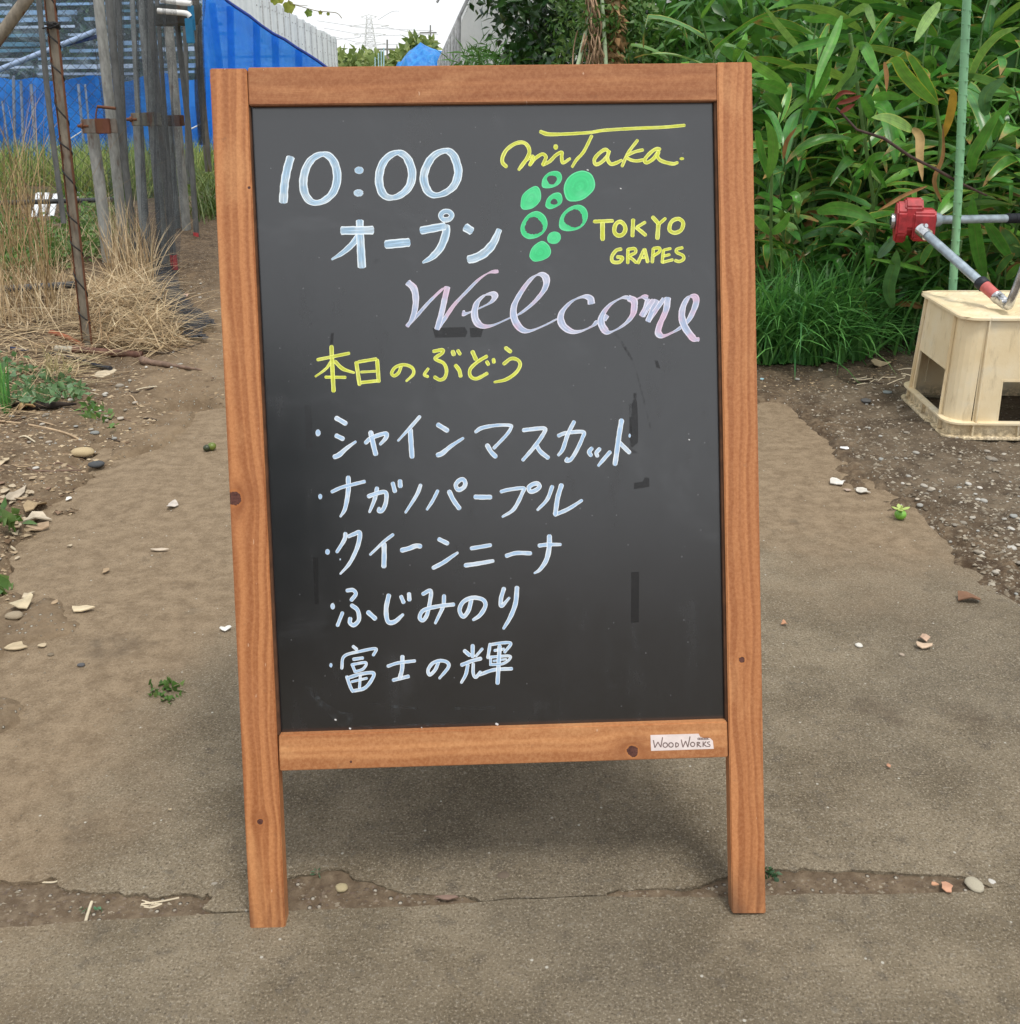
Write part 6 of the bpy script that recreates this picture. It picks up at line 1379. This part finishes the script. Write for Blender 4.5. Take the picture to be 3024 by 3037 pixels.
tag(blades('drooping_seed_heads', seedm, roots_px([(140, 1170), (200, 1160), (215, 1180), (150, 1190)], 60, 11, .03, .05), (.06, .13), .004, 11, .9, 2.4, segs=6, bias=(.9, -.3)), 'drooping straw coloured seed heads over the seedlings', 'grass')
tag(blades('dark_grass_tuft', leafmat('sedge', [(.05, .09, .02), (.09, .14, .03), (.14, .17, .05)], .2, .5), np.column_stack([np.random.RandomState(3).randn(420, 2) * (.12, .22) + (-2.08, 7.6), np.full(420, .0)]), (.35, .75), .007, 12, .55, 1.9, segs=6), 'dark arching sedge tuft right of the posts beside the sign', 'grass tuft')
# white planks, pipes
wp = plain('whitewashed_board', (.70, .74, .78), .7, .12, 14)
for k, (xb, yb, xt, yt) in enumerate(((98, 650, 114, 572), (122, 655, 138, 572), (147, 658, 165, 575))):
    A = at(xb, yb, 7.5); B = at(xt, yt, 7.7); A.z = max(A.z, .0); mb = MB(); r_ = Vector((.020, 0, 0)); mb.prism([A - r_, A + r_, B + r_, B - r_], (0, .015, 0), .002); tag(mb.build('white_board', wp), ['leftmost of three narrow white boards leaning in the weeds', 'middle one of three narrow white boards leaning in the weeds', 'rightmost of three narrow white boards leaning in the weeds'][k], 'board')
A = at(228, 570, 8.2); B = at(225, 600, 8.2); mb = MB(); mb.tube([A, B], .02, 8); tag(mb.build('white_peg', wp), 'short white peg right of the wire-wrapped pole', 'peg')
def lying(name, label, pts, r, mat, cat, n=10, dz=None, jit=0.0):
    P = []
    for p in pts: g = ground(p[0], p[1]); P.append(Vector((g.x, g.y, gz(g.x, g.y) + (p[2] if len(p) > 2 else 0) + (r if not isinstance(r, (list, tuple)) else max(r)) * .8)))
    mb = MB(); mb.tube([Vector(q_) for q_ in smooth_path([tuple(q_) for q_ in P], n=4)] if len(P) > 2 else P, r, n, jit=jit); return tag(mb.build(name, mat), label, cat)
bp_ = plain('black_pipe', (.03, .034, .035), .5, .3, 20)
A = at(-40, 604, 7.2); B = at(335, 592, 7.2); mb = MB(); mb.tube([A, B], .017, 8); tag(mb.build('black_pipe', bp_), 'thin black pipe running level behind the white boards', 'pipe')
A = at(-60, 862, 4.4); B = at(222, 845, 4.4); mb = MB(); mb.tube([A, B], .016, 8); tag(mb.build('grey_pipe', plain('sooty_pipe', (.07, .075, .08), .6, .4, 30)), 'sooty dark pipe lying level in the dry stalks', 'pipe')
rp = plain('brown_pipe', (.13, .062, .042), .7, .35, 25); o = lying('brown_pipe', 'brown rusty pipe lying on the soil below the straw heap', [(222, 1079), (425, 1076)], .0135, rp, 'pipe')
lying('pipe_end', 'pale plastic end sticking out of the brown pipe', [(172, 1076), (226, 1078)], .0115, plain('pale_plastic', (.42, .40, .33), .6), 'pipe end')
lying('black_hose', 'black hose piece lying below the brown pipe', [(150, 1088), (230, 1096), (290, 1110), (332, 1124)], .0075, darkr, 'hose'); lying('blue_strap', 'dark blue strap lying left of the black hose', [(40, 1080), (90, 1084)], .006, plain('navy_strap', (.02, .035, .10), .6), 'strap')
w1 = plain('grey_brown_wood', (.19, .125, .09), .85, .3, 40); lying('wooden_spike', 'pointed grey brown wooden stick lying on the path edge', [(425, 1096), (440, 1102), (500, 1115), (560, 1124), (602, 1130)], [.014] * 5 + [.010] * 4 + [.006] * 4 + [.004] * 3 + [.002], w1, 'stick')
lying('thin_twig', 'thin dark twig beside the crumpled net', [(430, 1068), (500, 1076), (560, 1058), (600, 1050)], .004, barkm, 'twig', 6)
lying('bark_strip', 'orange brown strip of bark against the iron pole', [(158, 1038, .02), (200, 1050, .015), (252, 1063, 0)], [.010] * 9, plain('orange_bark', (.32, .10, .045), .8, .25, 40), 'bark', 5, jit=.4)
lying('rotten_wood', 'blackened rotten wood chunk at the left edge of the soil', [(38, 1232), (80, 1238), (120, 1242), (170, 1244), (232, 1236)], [.010, .012, .014, .015, .014, .013, .016, .015, .013, .012, .010, .012, .010, .008, .006, .004, .003], plain('charred_wood', (.028, .02, .016), .95, .4, 50), 'wood', 8, jit=.5)
tanm = plain('tan_straw', (.44, .32, .20), .8, .25, 30); palem = plain('pale_bleached', (.60, .52, .38), .8, .15, 30)
lying('long_stalk', 'long pale stalk curving over the soil at the left', [(-40, 1270), (60, 1284), (160, 1298), (230, 1315), (300, 1344)], .0034, tanm, 'stalk', 6)
lying('stick', 'straight tan stick lying across the dusty ground left of the sign', [(207, 1463), (300, 1458), (345, 1450), (410, 1432), (456, 1412)], .0042, tanm, 'stick', 6, jit=.2)
lying('stick', 'thin brown stick right of the long tan stick', [(470, 1425), (520, 1430), (565, 1433)], .0028, barkm, 'stick', 6)
lying('long_stalk', 'long thin pale stalk reaching from the left edge onto the slab', [(-40, 1595), (60, 1625), (160, 1650), (330, 1672)], .0030, palem, 'stalk', 6)
lying('short_twig', 'short dark twig above the tan dust patch', [(428, 1248), (445, 1253), (465, 1262)], .003, barkm, 'twig', 5)
lying('pale_chip', 'long pale wood chip near the left leg', [(514, 1545), (545, 1540), (582, 1537)], .0042, palem, 'wood chip', 5); lying('pale_chip', 'whitish chip touching the left leg of the sign', [(663, 1538), (684, 1545)], .0045, plain('whitish_chip', (.66, .64, .60), .7), 'wood chip', 5)
# flakes: curled dead leaves and paper-like bits
def flake(name, label, cat, px, py, wpx, hpx, col, seed, curl=.25, rot=0.0, group=None, pts=9):
    r_ = random.Random(seed); g = ground(px, py); d = g.y; wx = wpx / FPX * math.hypot(d, CAMH); c = Vector((g.x, g.y, max(0, gz(g.x, g.y)) + .0025)); wy = hpx / FPX * math.hypot(d, CAMH) / max(.25, CAMH / math.hypot(d, CAMH)) ; n = pts; vs = [Vector((0, 0, wx * curl * .25))]
    for k in range(n):
        a = 2 * math.pi * k / n + rot; q_ = r_.uniform(.55, 1.15); vs.append(Vector((math.cos(a) * wx * .5 * q_, math.sin(a) * wy * .5 * q_, max(.0, curl * wx * .5 * abs(math.cos(a * 1.0 + seed)) ** 2))))
    th_k = max(.0012, wx * .05); m2 = [v + Vector((0, 0, th_k)) for v in vs]; m2[0] = vs[0] + Vector((0, 0, th_k))
    fs = [(0, 1 + (k + 1) % n, 1 + k) for k in range(n)] + [(n + 1, n + 2 + k, n + 2 + (k + 1) % n) for k in range(n)] + [(1 + k, 1 + (k + 1) % n, n + 2 + (k + 1) % n, n + 2 + k) for k in range(n)]
    key = 'flake_%d_%d_%d' % tuple(int(x * 100) for x in col); m_ = bpy.data.materials.get(key) or plain(key, col, .8, .18, 40)
    m_.name = key; mb = MB(); mb.add(vs + m2, fs); o = mb.build(name, m_); o.location = c; return tag(o, label, cat, group)
# pebbles with volume
PEB = []
for k in range(6):
    bm = bmesh.new(); bmesh.ops.create_icosphere(bm, subdivisions=2, radius=1); r_ = random.Random(k)
    for v in bm.verts: v.co *= 1 + .22 * noise.noise(v.co * 1.3 + Vector((k * 7, 0, 0))); v.co.z *= .62
    me = bpy.data.meshes.new('pebble'); bm.to_mesh(me); bm.free(); me.polygons.foreach_set('use_smooth', [True] * len(me.polygons)); PEB.append(me)
def peb_mat():
    t = NT('pebble_stone'); rv = t.n('ObjectInfo').outputs['Random']; cr = t.n('ValToRGB', {0: rv}); e = cr.color_ramp
    for i, c in enumerate(((.36, .31, .24), (.22, .20, .17), (.46, .41, .34), (.28, .29, .28), (.60, .57, .52))):
        q_ = e.elements[i] if i < 2 else e.elements.new(1); q_.position = i / 4; q_.color = c + (1,)
    n1 = t.noise(t.obj(), 2.5, 5); return t.out(t.bsdf(t.mix(.25, cr.outputs[0], t.mix(n1, (.2, .18, .15), (.75, .72, .68)), 'OVERLAY'), .75, .3, n1, .0004))
pebm = peb_mat()
for me in PEB: me.materials.append(pebm)
def pebble(name, px, py, wpx, label, group=None, col=None, asp=.7, ki=0):
    g = ground(px, py); s_ = wpx / FPX * math.hypot(g.y, CAMH) * .5; me = PEB[ki % 6]
    if col: me = me.copy(); me.materials.clear(); me.materials.append(plain('stone_' + name, col, .75, .2, 30))
    o = link(name, me, None, (g.x, g.y, max(-.012 if abs(g.y - 1.03) < .06 else -.001, gz(g.x, g.y)) + s_ * .35)); o.scale = (s_, s_ * asp, s_ * .62); o.rotation_euler = (0, 0, rnd.uniform(-.5, .5) if not col else .1); return tag(o, label, 'pebble', group)
TAN, PALE, WHT, ORG, BRN = (.36, .26, .16), (.48, .39, .26), (.72, .71, .67), (.52, .23, .13), (.22, .12, .07)
for i, a in enumerate((('cardboard_scrap', 'triangular pale scrap lying right of the black hose', 'scrap', 318, 1132, 70, 26, (.50, .42, .30), 0.1), ('yellow_stone', 'flat yellow cream stone on the left soil', 'stone', 247, 1351, 72, 24, (.46, .36, .21), .15), ('slate_piece', 'dark grey slate piece beside the cream stone', 'stone', 288, 1391, 50, 18, (.06, .065, .07), .1),
    ('dead_leaf', 'crumpled beige dead leaf pile piece at the left edge', 'leaf', 52, 1490, 44, 52, (.40, .34, .26), .8), ('dead_leaf', 'curled dry husk beside the crumpled beige leaf', 'leaf', 105, 1512, 64, 24, (.36, .27, .16), .7), ('dead_leaf', 'long pale dead leaf pointing right at the left edge', 'leaf', 110, 1548, 84, 22, (.50, .43, .33), .4), ('dead_leaf', 'flat tan dead leaf under the long pale one', 'leaf', 108, 1573, 80, 16, (.36, .26, .17), .4),
    ('dead_leaf', 'pale leaf fragment at the left edge above the husks', 'leaf', 8, 1405, 40, 28, PALE, .3), ('dead_leaf', 'brown curled leaf on the rotten wood', 'leaf', 88, 1245, 84, 18, (.50, .33, .16), .5), ('dead_leaf', 'torn tan leaf above the rounded pebble', 'leaf', 72, 1808, 62, 44, (.50, .42, .28), .5), ('wood_chip', 'pale boat-shaped wood chip on the dusty slab', 'wood chip', 242, 1812, 72, 20, (.60, .50, .34), .2),
    ('wood_chip', 'rectangular tan wood chip at the left edge', 'wood chip', 46, 1924, 68, 26, (.46, .37, .24), .05), ('wood_chip', 'small pale chip right of the rectangular one', 'wood chip', 126, 1919, 26, 12, PALE, .1), ('wood_chip', 'small beige stick-like chip left of centre', 'wood chip', 84, 1769, 34, 18, (.50, .42, .30), .3), ('wood_chip', 'tiny tan chip near the long thin stalk', 'wood chip', 316, 1697, 26, 14, TAN, .3), ('wood_chip', 'little tan chip below the thin stalk', 'wood chip', 166, 1800, 16, 16, TAN, .3),
    ('white_shard', 'white shell-like shard near the left leg', 'shard', 669, 1869, 34, 16, WHT, .35), ('white_shard', 'white shard on the soil beside the long stick', 'shard', 205, 1483, 24, 12, WHT, .3), ('pale_leaf', 'grey white curled leaf near the left leg', 'leaf', 513, 1502, 34, 24, (.52, .47, .42), .6), ('pale_chip', 'flat tan chip below the long crack', 'wood chip', 473, 1635, 52, 8, (.55, .46, .36), .1),
    ('white_shard', 'large white shell-like shard on the right of the path', 'shard', 2484, 1435, 50, 20, (.64, .61, .56), .35), ('white_shard', 'pale flat shard right of the large white one', 'shard', 2558, 1461, 44, 16, (.56, .53, .47), .25), ('white_shard', 'bright white sliver on the gravel edge', 'shard', 2503, 1340, 28, 8, (.80, .80, .80), .1), ('pale_chip', 'faint pink chip left of the pale shard', 'chip', 2512, 1456, 26, 8, (.40, .31, .25), .1),
    ('brown_leaf', 'crumpled dark brown dead leaf on the right', 'leaf', 2868, 1782, 66, 26, (.20, .105, .06), .45), ('brown_leaf', 'upper orange tan leaf piece of the right-hand pair', 'leaf', 2738, 1901, 34, 20, (.52, .36, .26), .7), ('brown_leaf', 'lower flat tan leaf piece of the right-hand pair', 'leaf', 2738, 1922, 54, 20, (.56, .42, .30), .4), ('brown_leaf', 'tiny rust coloured leaf bit beside the right leg', 'leaf', 2324, 1853, 20, 14, (.50, .26, .15), .6), ('brown_leaf', 'small orange fleck on the slab right of the sign', 'leaf', 2632, 2277, 14, 10, (.5, .26, .16), .5),
    ('white_pebble', 'small white pebble on the right part of the path', 'pebble', 2546, 1915, 22, 12, (.66, .64, .58), .3), ('white_pebble', 'tan pebble between the white one and the leaf pair', 'pebble', 2674, 1942, 16, 8, (.38, .31, .24), .3), ('pink_shell', 'pale pink curved shell on the soil beside the net', 'shell', 540, 900, 46, 10, (.52, .34, .28), .3),
    ('orange_brick_chip', 'orange brick chip in the crack on the right', 'brick chip', 2808, 2637, 36, 24, (.52, .28, .18), .2), ('orange_brick_chip', 'small orange chip left of the brick chip in the crack', 'brick chip', 2770, 2628, 22, 8, (.55, .30, .18), .2), ('white_pebble', 'rounded white pebble above the crack on the right', 'pebble', 2941, 2612, 20, 18, (.60, .58, .54), .4), ('pink_wood_chip', 'dull pink wood splinter in the crack under the sign', 'wood chip', 1324, 2668, 66, 12, (.24, .16, .125), .02),
    ('grey_pebble', 'small flat grey stick-like pebble left of the left leg', 'pebble', 636, 2618, 30, 8, (.34, .31, .26), .3), ('yellow_pebble', 'yellowish oval pebble in the crack beside the left leg', 'pebble', 1013, 2627, 34, 16, (.44, .37, .22), .5), ('white_fleck', 'white husk lying on the slab near the left leg', 'husk', 505, 2406, 12, 5, PALE, .2), ('dead_leaf', 'pale leaf and twig scrap left of the crate', 'leaf', 2615, 1092, 60, 14, (.50, .40, .26), .4), ('grey_pebble', 'blue grey flat stone left of the crate', 'pebble', 2630, 1172, 28, 13, (.24, .27, .27), .5), ('grey_pebble', 'dark grey stone between the path and the crate', 'pebble', 2566, 1207, 32, 15, (.085, .085, .085), .5), ('blue_scrap', 'tiny light blue plastic scrap beside the right leg', 'scrap', 2259, 1133, 14, 6, (.35, .55, .62), .1), ('log_end', 'grey rounded wood piece under the ginger leaves', 'wood', 2575, 1022, 80, 18, (.20, .18, .14), .4))):
    nm, lab, cat, px, py, w_, h_, col, cu = a; (pebble(nm, px, py, w_, lab, None, col, min(1.2, 1.6 * h_ / w_ + .2), i) if cat in ('pebble', 'stone') else None) or flake(nm, lab, cat, px, py, w_, h_, col, 100 + i, cu)
pebble('round_pebble', 45, 1840, 54, 'large rounded tan pebble at the left edge of the dusty slab', col=(.32, .26, .18))
pebble('brown_stone', 1494, 2594, 40, 'brown stone lying on the slab under the sign', col=(.15, .115, .085)); pebble('striped_pebble', 2888, 2626, 46, 'long pale striped pebble in the crack at the right', col=(.42, .38, .29), asp=1.3, ki=2)
pebble('grey_stone', 241, 1974, 24, 'small dark grey stone on the dusty slab at the left', col=(.10, .10, .105)); pebble('tan_stone', 151, 1943, 20, 'small brown stone above the dark grey one', col=(.20, .16, .11)); pebble('grey_stone', 283, 1296, 30, 'blue grey rounded stone on the left soil', col=(.22, .23, .22))
PGp = 'small pebbles scattered on the bare soil'; PL = 'small pebble lying on the bare soil beside the path'
rr = random.Random(17); cnt = 0
ZL = (('small pebble on the gritty soil between the crate and the path edge', 'pebbles on the gritty soil right of the path'), ('small pebble on the soil between the chive clump and the crate', 'pebbles between the chives and the crate'), ('small pebble on the dark soil left of the path below the straw', 'pebbles on the soil left of the path'), ('small pebble on the trodden path beside the crumpled net', 'pebbles on the trodden path by the net'), ('small pebble at the left edge near the dead leaves', 'pebbles at the left edge by the dead leaves'))
for zi_, (poly, n_, wr) in enumerate((([(2560, 1230), (2680, 1330), (3030, 1340), (3030, 1900), (2960, 1740), (2620, 1440)], 88, (8, 30)), ([(2270, 1110), (2680, 1100), (2660, 1200), (2760, 1330), (2500, 1320), (2350, 1180)], 40, (6, 18)), ([(100, 1130), (420, 1140), (440, 1230), (330, 1330), (200, 1400), (60, 1500), (0, 1330)], 70, (7, 26)), ([(450, 880), (650, 850), (660, 1130), (500, 1180), (430, 1130)], 30, (6, 16)), ([(0, 1600), (140, 1600), (200, 1720), (60, 1900), (0, 1900)], 14, (8, 18)))):
    for g3 in roots_px(poly, n_, rr.randint(1, 999)):
        s_ = rr.uniform(*wr) ** 1.0 * (.45 + .55 * rr.random()) / FPX * math.hypot(g3[1], CAMH) * .5; o = link('pebble', PEB[rr.randrange(6)], None, (g3[0], g3[1], g3[2] + s_ * .30)); o.scale = (s_ * rr.uniform(.9, 1.3), s_ * rr.uniform(.7, 1.1), s_ * rr.uniform(.6, .9)); o.rotation_euler = (rr.uniform(-.2, .2), 0, rr.uniform(0, 6)); tag(o, ZL[zi_][0], 'pebble', ZL[zi_][1]); cnt += 1
# fine gravel and crumbs as stuff
def crumbs(name, label, roots, smin, smax, mat, seed, flat=.6):
    rs = np.random.RandomState(seed); N = len(roots); base = np.array([(1, 0, 0), (-.5, .87, 0), (-.5, -.87, 0), (.1, .05, 1)], float); s_ = (smin + (smax - smin) * rs.rand(N) ** 2.5)[:, None, None]
    a = rs.rand(N) * 6.28; ca, sa = np.cos(a)[:, None], np.sin(a)[:, None]; B = base[None] * (.7 + .6 * rs.rand(N, 4, 1)); X = B[..., 0] * ca - B[..., 1] * sa; Y = B[..., 0] * sa + B[..., 1] * ca; V = np.stack([X, Y * rs.uniform(.5, 1, (N, 1)), B[..., 2] * flat], -1) * s_ + np.array(roots)[:, None] ; V[..., 2] -= s_[..., 0] * .1
    i = np.arange(N)[:, None] * 4; F = np.concatenate([i + [[0, 1, 3]], i + [[1, 2, 3]], i + [[2, 0, 3]]]).reshape(-1, 3); V = V.reshape(-1, 3); me = bpy.data.meshes.new(name); me.vertices.add(len(V)); me.vertices.foreach_set('co', V.ravel()); me.loops.add(F.size); me.loops.foreach_set('vertex_index', F.ravel().astype(np.int32))
    me.polygons.add(len(F)); me.polygons.foreach_set('loop_start', np.arange(0, F.size, 3, dtype=np.int32)); me.polygons.foreach_set('loop_total', np.full(len(F), 3, np.int32)); me.materials.append(mat); me.update(calc_edges=True); return tag(link(name, me), label, 'gravel' if 'gravel' in name else 'debris', kind='stuff')
gm = leafmat('gravel_bits', [(.20, .165, .12), (.10, .078, .055), (.31, .27, .21), (.14, .115, .085), (.42, .38, .31)], 0.0, .8, spec=.2, dry=True); dm = leafmat('dry_bits', [(.36, .27, .17), (.13, .08, .05), (.50, .40, .27), (.09, .06, .04)], 0.0, .85, spec=.15, dry=True)
crumbs('gravel', 'fine gravel over the soil right of the path', roots_px([(2350, 1180), (2680, 1130), (3040, 1330), (3040, 1950), (2960, 1760), (2620, 1440)], 4200, 21), .0015, .0085, gm, 1)
crumbs('plant_debris', 'crumbled dry plant bits over the soil left of the path', np.vstack([roots_px([(-20, 1120), (430, 1120), (470, 1260), (300, 1420), (180, 1650), (-20, 1830)], 4600, 22), roots_px([(430, 800), (660, 780), (670, 1200), (460, 1250)], 900, 24)]), .0018, .012, dm, 2, .35)
crumbs('debris', 'dry bits under the ginger leaves', roots_px([(2240, 1040), (2700, 980), (2680, 1130), (2400, 1180), (2250, 1150)], 1500, 25), .002, .010, dm, 5, .3)
cr_r = roots_px([(-20, 2600), (620, 2640), (850, 2600), (1420, 2650), (2150, 2610), (2700, 2585), (3040, 2630), (2150, 2655), (1450, 2672), (740, 2700), (-20, 2745)], 1700, 23); 
crumbs('rubble', 'loose crumbs of soil and stone filling the long crack', cr_r, .0008, .0042, leafmat('crack_rubble', [(.19, .15, .12), (.11, .08, .06), (.30, .26, .20), (.15, .11, .085)], 0, .9, spec=.1, dry=True), 3)
sl = roots_px([(-20, 1500), (3040, 1700), (3040, 2570), (-20, 2570)], 1500, 26); sl[:, 2] = .0001; crumbs('grit', 'tiny grit scattered over the concrete path', sl, .0005, .0026, gm, 4)
s2 = roots_px([(-20, 2760), (3040, 2660), (3040, 3037), (-20, 3037)], 520, 27); s2[:, 2] = .0003; crumbs('grit', 'tiny grit on the smooth concrete in front of the sign', s2, .0004, .0013, gm, 6)
# green fallen fruits
def fruit(name, label, px, py, wpx, col, sepals, cat='fruit'):
    g = ground(px, py); r_ = wpx / FPX * math.hypot(g.y, CAMH) * .5; c = Vector((g.x, g.y, max(0, gz(g.x, g.y)) + r_ * .9)); root = empty(name, c); tag(root, label, cat); bm = bmesh.new(); bmesh.ops.create_uvsphere(bm, u_segments=16, v_segments=10, radius=r_)
    for v in bm.verts: v.co.z *= .92; v.co.x *= 1 + .05 * math.sin(v.co.z * 90)
    me = bpy.data.meshes.new('flesh'); bm.to_mesh(me); bm.free(); me.polygons.foreach_set('use_smooth', [True] * len(me.polygons)); me.materials.append(plain(name + '_skin', col, .35, .2, 60, .5)); link('flesh', me, root)
    if sepals:
        sm_ = plain('calyx_green', (.42, .52, .16), .6, .15)
        for a in (0.1, 1.5, 2.9, 4.3):
            d = Vector((math.cos(a), math.sin(a), 0)); s_ = Vector((-d.y, d.x, 0)); mb = MB(); mb.prism([d * r_ * .2 - s_ * r_ * .3 + Vector((0, 0, r_ * .85)), d * r_ * .2 + s_ * r_ * .3 + Vector((0, 0, r_ * .85)), d * r_ * 1.1 + s_ * r_ * .45 + Vector((0, 0, r_ * 1.05)), d * r_ * 1.65 + Vector((0, 0, r_ * 1.25)), d * r_ * 1.1 - s_ * r_ * .45 + Vector((0, 0, r_ * 1.05))], (0, 0, r_ * .12), r_ * .03); mb.build('sepal', sm_, root)
        mb = MB(); mb.tube([(0, 0, r_ * .8), (r_ * .15, 0, r_ * 1.6)], r_ * .2, 8); mb.build('stalk', sm_, root)
fruit('green_fruit', 'small bright green fallen persimmon with its calyx on the path', 2668, 1540, 34, (.16, .38, .05), True)
fruit('green_fruit', 'small dark olive fallen fruit beside the left leg', 629, 1335, 26, (.13, .17, .03), False); fruit('green_fruit', 'blackish fruit half touching the olive fruit by the left leg', 614, 1338, 22, (.035, .045, .02), False)
# clustered twigs by the crate
for k in range(16):
    x, y = rnd.uniform(2520, 2690), rnd.uniform(1100, 1165); a = rnd.uniform(-1, 1); l_ = rnd.uniform(20, 60); lying('dry_twig', 'bleached dry twig in the little pile left of the crate', [(x, y), (x + l_ * .5, y + a * 8), (x + l_, y + a * 18)], rnd.uniform(.0012, .0028), palem if k % 3 else barkm, 'twig', 5)['group'] = 'dry twigs left of the crate'
lying('root_twig', 'pale forked twig lying in the crack at the left', [(253, 2728), (262, 2700), (272, 2672)], [.0020] * 9, palem, 'twig', 6); lying('root_tangle', 'pale root tangle in the crack at the left', [(418, 2676), (455, 2672), (490, 2668), (530, 2655)], [.0011] * 13, palem, 'root', 5); lying('root_twig', 'bent pale root hanging over the broken slab edge', [(118, 2608), (160, 2610), (185, 2595), (212, 2580)], [.0012] * 13, palem, 'root', 5)
for k, (dx, dy) in enumerate(((0, -8), (-4, 6), (6, 12), (10, -3))): lying('root_strand', 'fine pale strand of the root tangle in the crack', [(420 + dx, 2672 + dy), (450, 2678 + dy * .7), (480, 2676)], .0007, palem, 'root', 5)['group'] = 'strands of the root tangle in the crack'
tag(leaf_cloud('crack_weed', leafmat('blue_green_weed', [(.09, .22, .15), (.13, .28, .18)], .3, .5), lambda rs, N: roots_px([(248, 2690), (300, 2685), (300, 2700), (250, 2705)], N, 51, .0, .006), 9, .010, .006, 51), 'tiny blue green weed growing in the crack at the left', 'weed')
tag(leaf_cloud('crack_weed', leafmat('dark_weed', [(.03, .08, .04), (.06, .13, .07)], .3, .5), lambda rs, N: roots_px([(2272, 2566), (2302, 2575), (2300, 2600), (2272, 2605)], N, 52, .0, .006), 22, .010, .006, 52), 'dark green weed in the crack against the right leg', 'weed')
tag(leaf_cloud('crack_weed', leafmat('pale_weed', [(.12, .22, .15), (.18, .28, .2)], .3, .5), lambda rs, N: roots_px([(930, 2578), (952, 2578), (950, 2592), (932, 2592)], N, 53, .0, .005), 10, .008, .004, 53), 'tiny pale weed at the crack behind the left leg', 'weed')
# made-up hedge behind the viewer, added to darken the blackboard's lower left reflection
def added_hedge_pts(rs, N): return np.stack([-6.5 + 5.7 * rs.rand(N), -2.6 - .9 * rs.rand(N), 1.35 * rs.rand(N)], -1)
tag(leaf_cloud('hedge', dark_m, added_hedge_pts, 9000, .22, .10, 77), 'made-up low dark green hedge behind the viewer, added to darken the chalkboard reflection', 'hedge')

LT = random.Random(31)
for k in range(34):
    x = LT.gauss(70, 60); y = LT.gauss(1530, 55)
    if y < 1400 or x < -30: continue
    flake('leaf_scrap', 'crushed scrap of dead leaf in the litter at the left edge', 'leaf', x, y, LT.uniform(14, 40), LT.uniform(5, 14), LT.choice([(.36, .27, .17), (.46, .38, .27), (.22, .14, .09)]), 300 + k, LT.uniform(.1, .7), LT.uniform(0, 3), 'leaf scraps at the left edge')
for k in range(26):
    x = LT.uniform(-20, 420); y = LT.uniform(1110, 1420) if x < 330 else LT.uniform(1110, 1250)
    lying('litter_twig', 'thin twig bit in the litter on the left soil', [(x, y), (x + LT.uniform(10, 35), y + LT.uniform(-8, 8)), (x + LT.uniform(40, 90), y + LT.uniform(-14, 14))], LT.uniform(.0010, .0026), LT.choice([palem, barkm, tanm, w1]), 'twig', 5)['group'] = 'twig bits on the left soil'
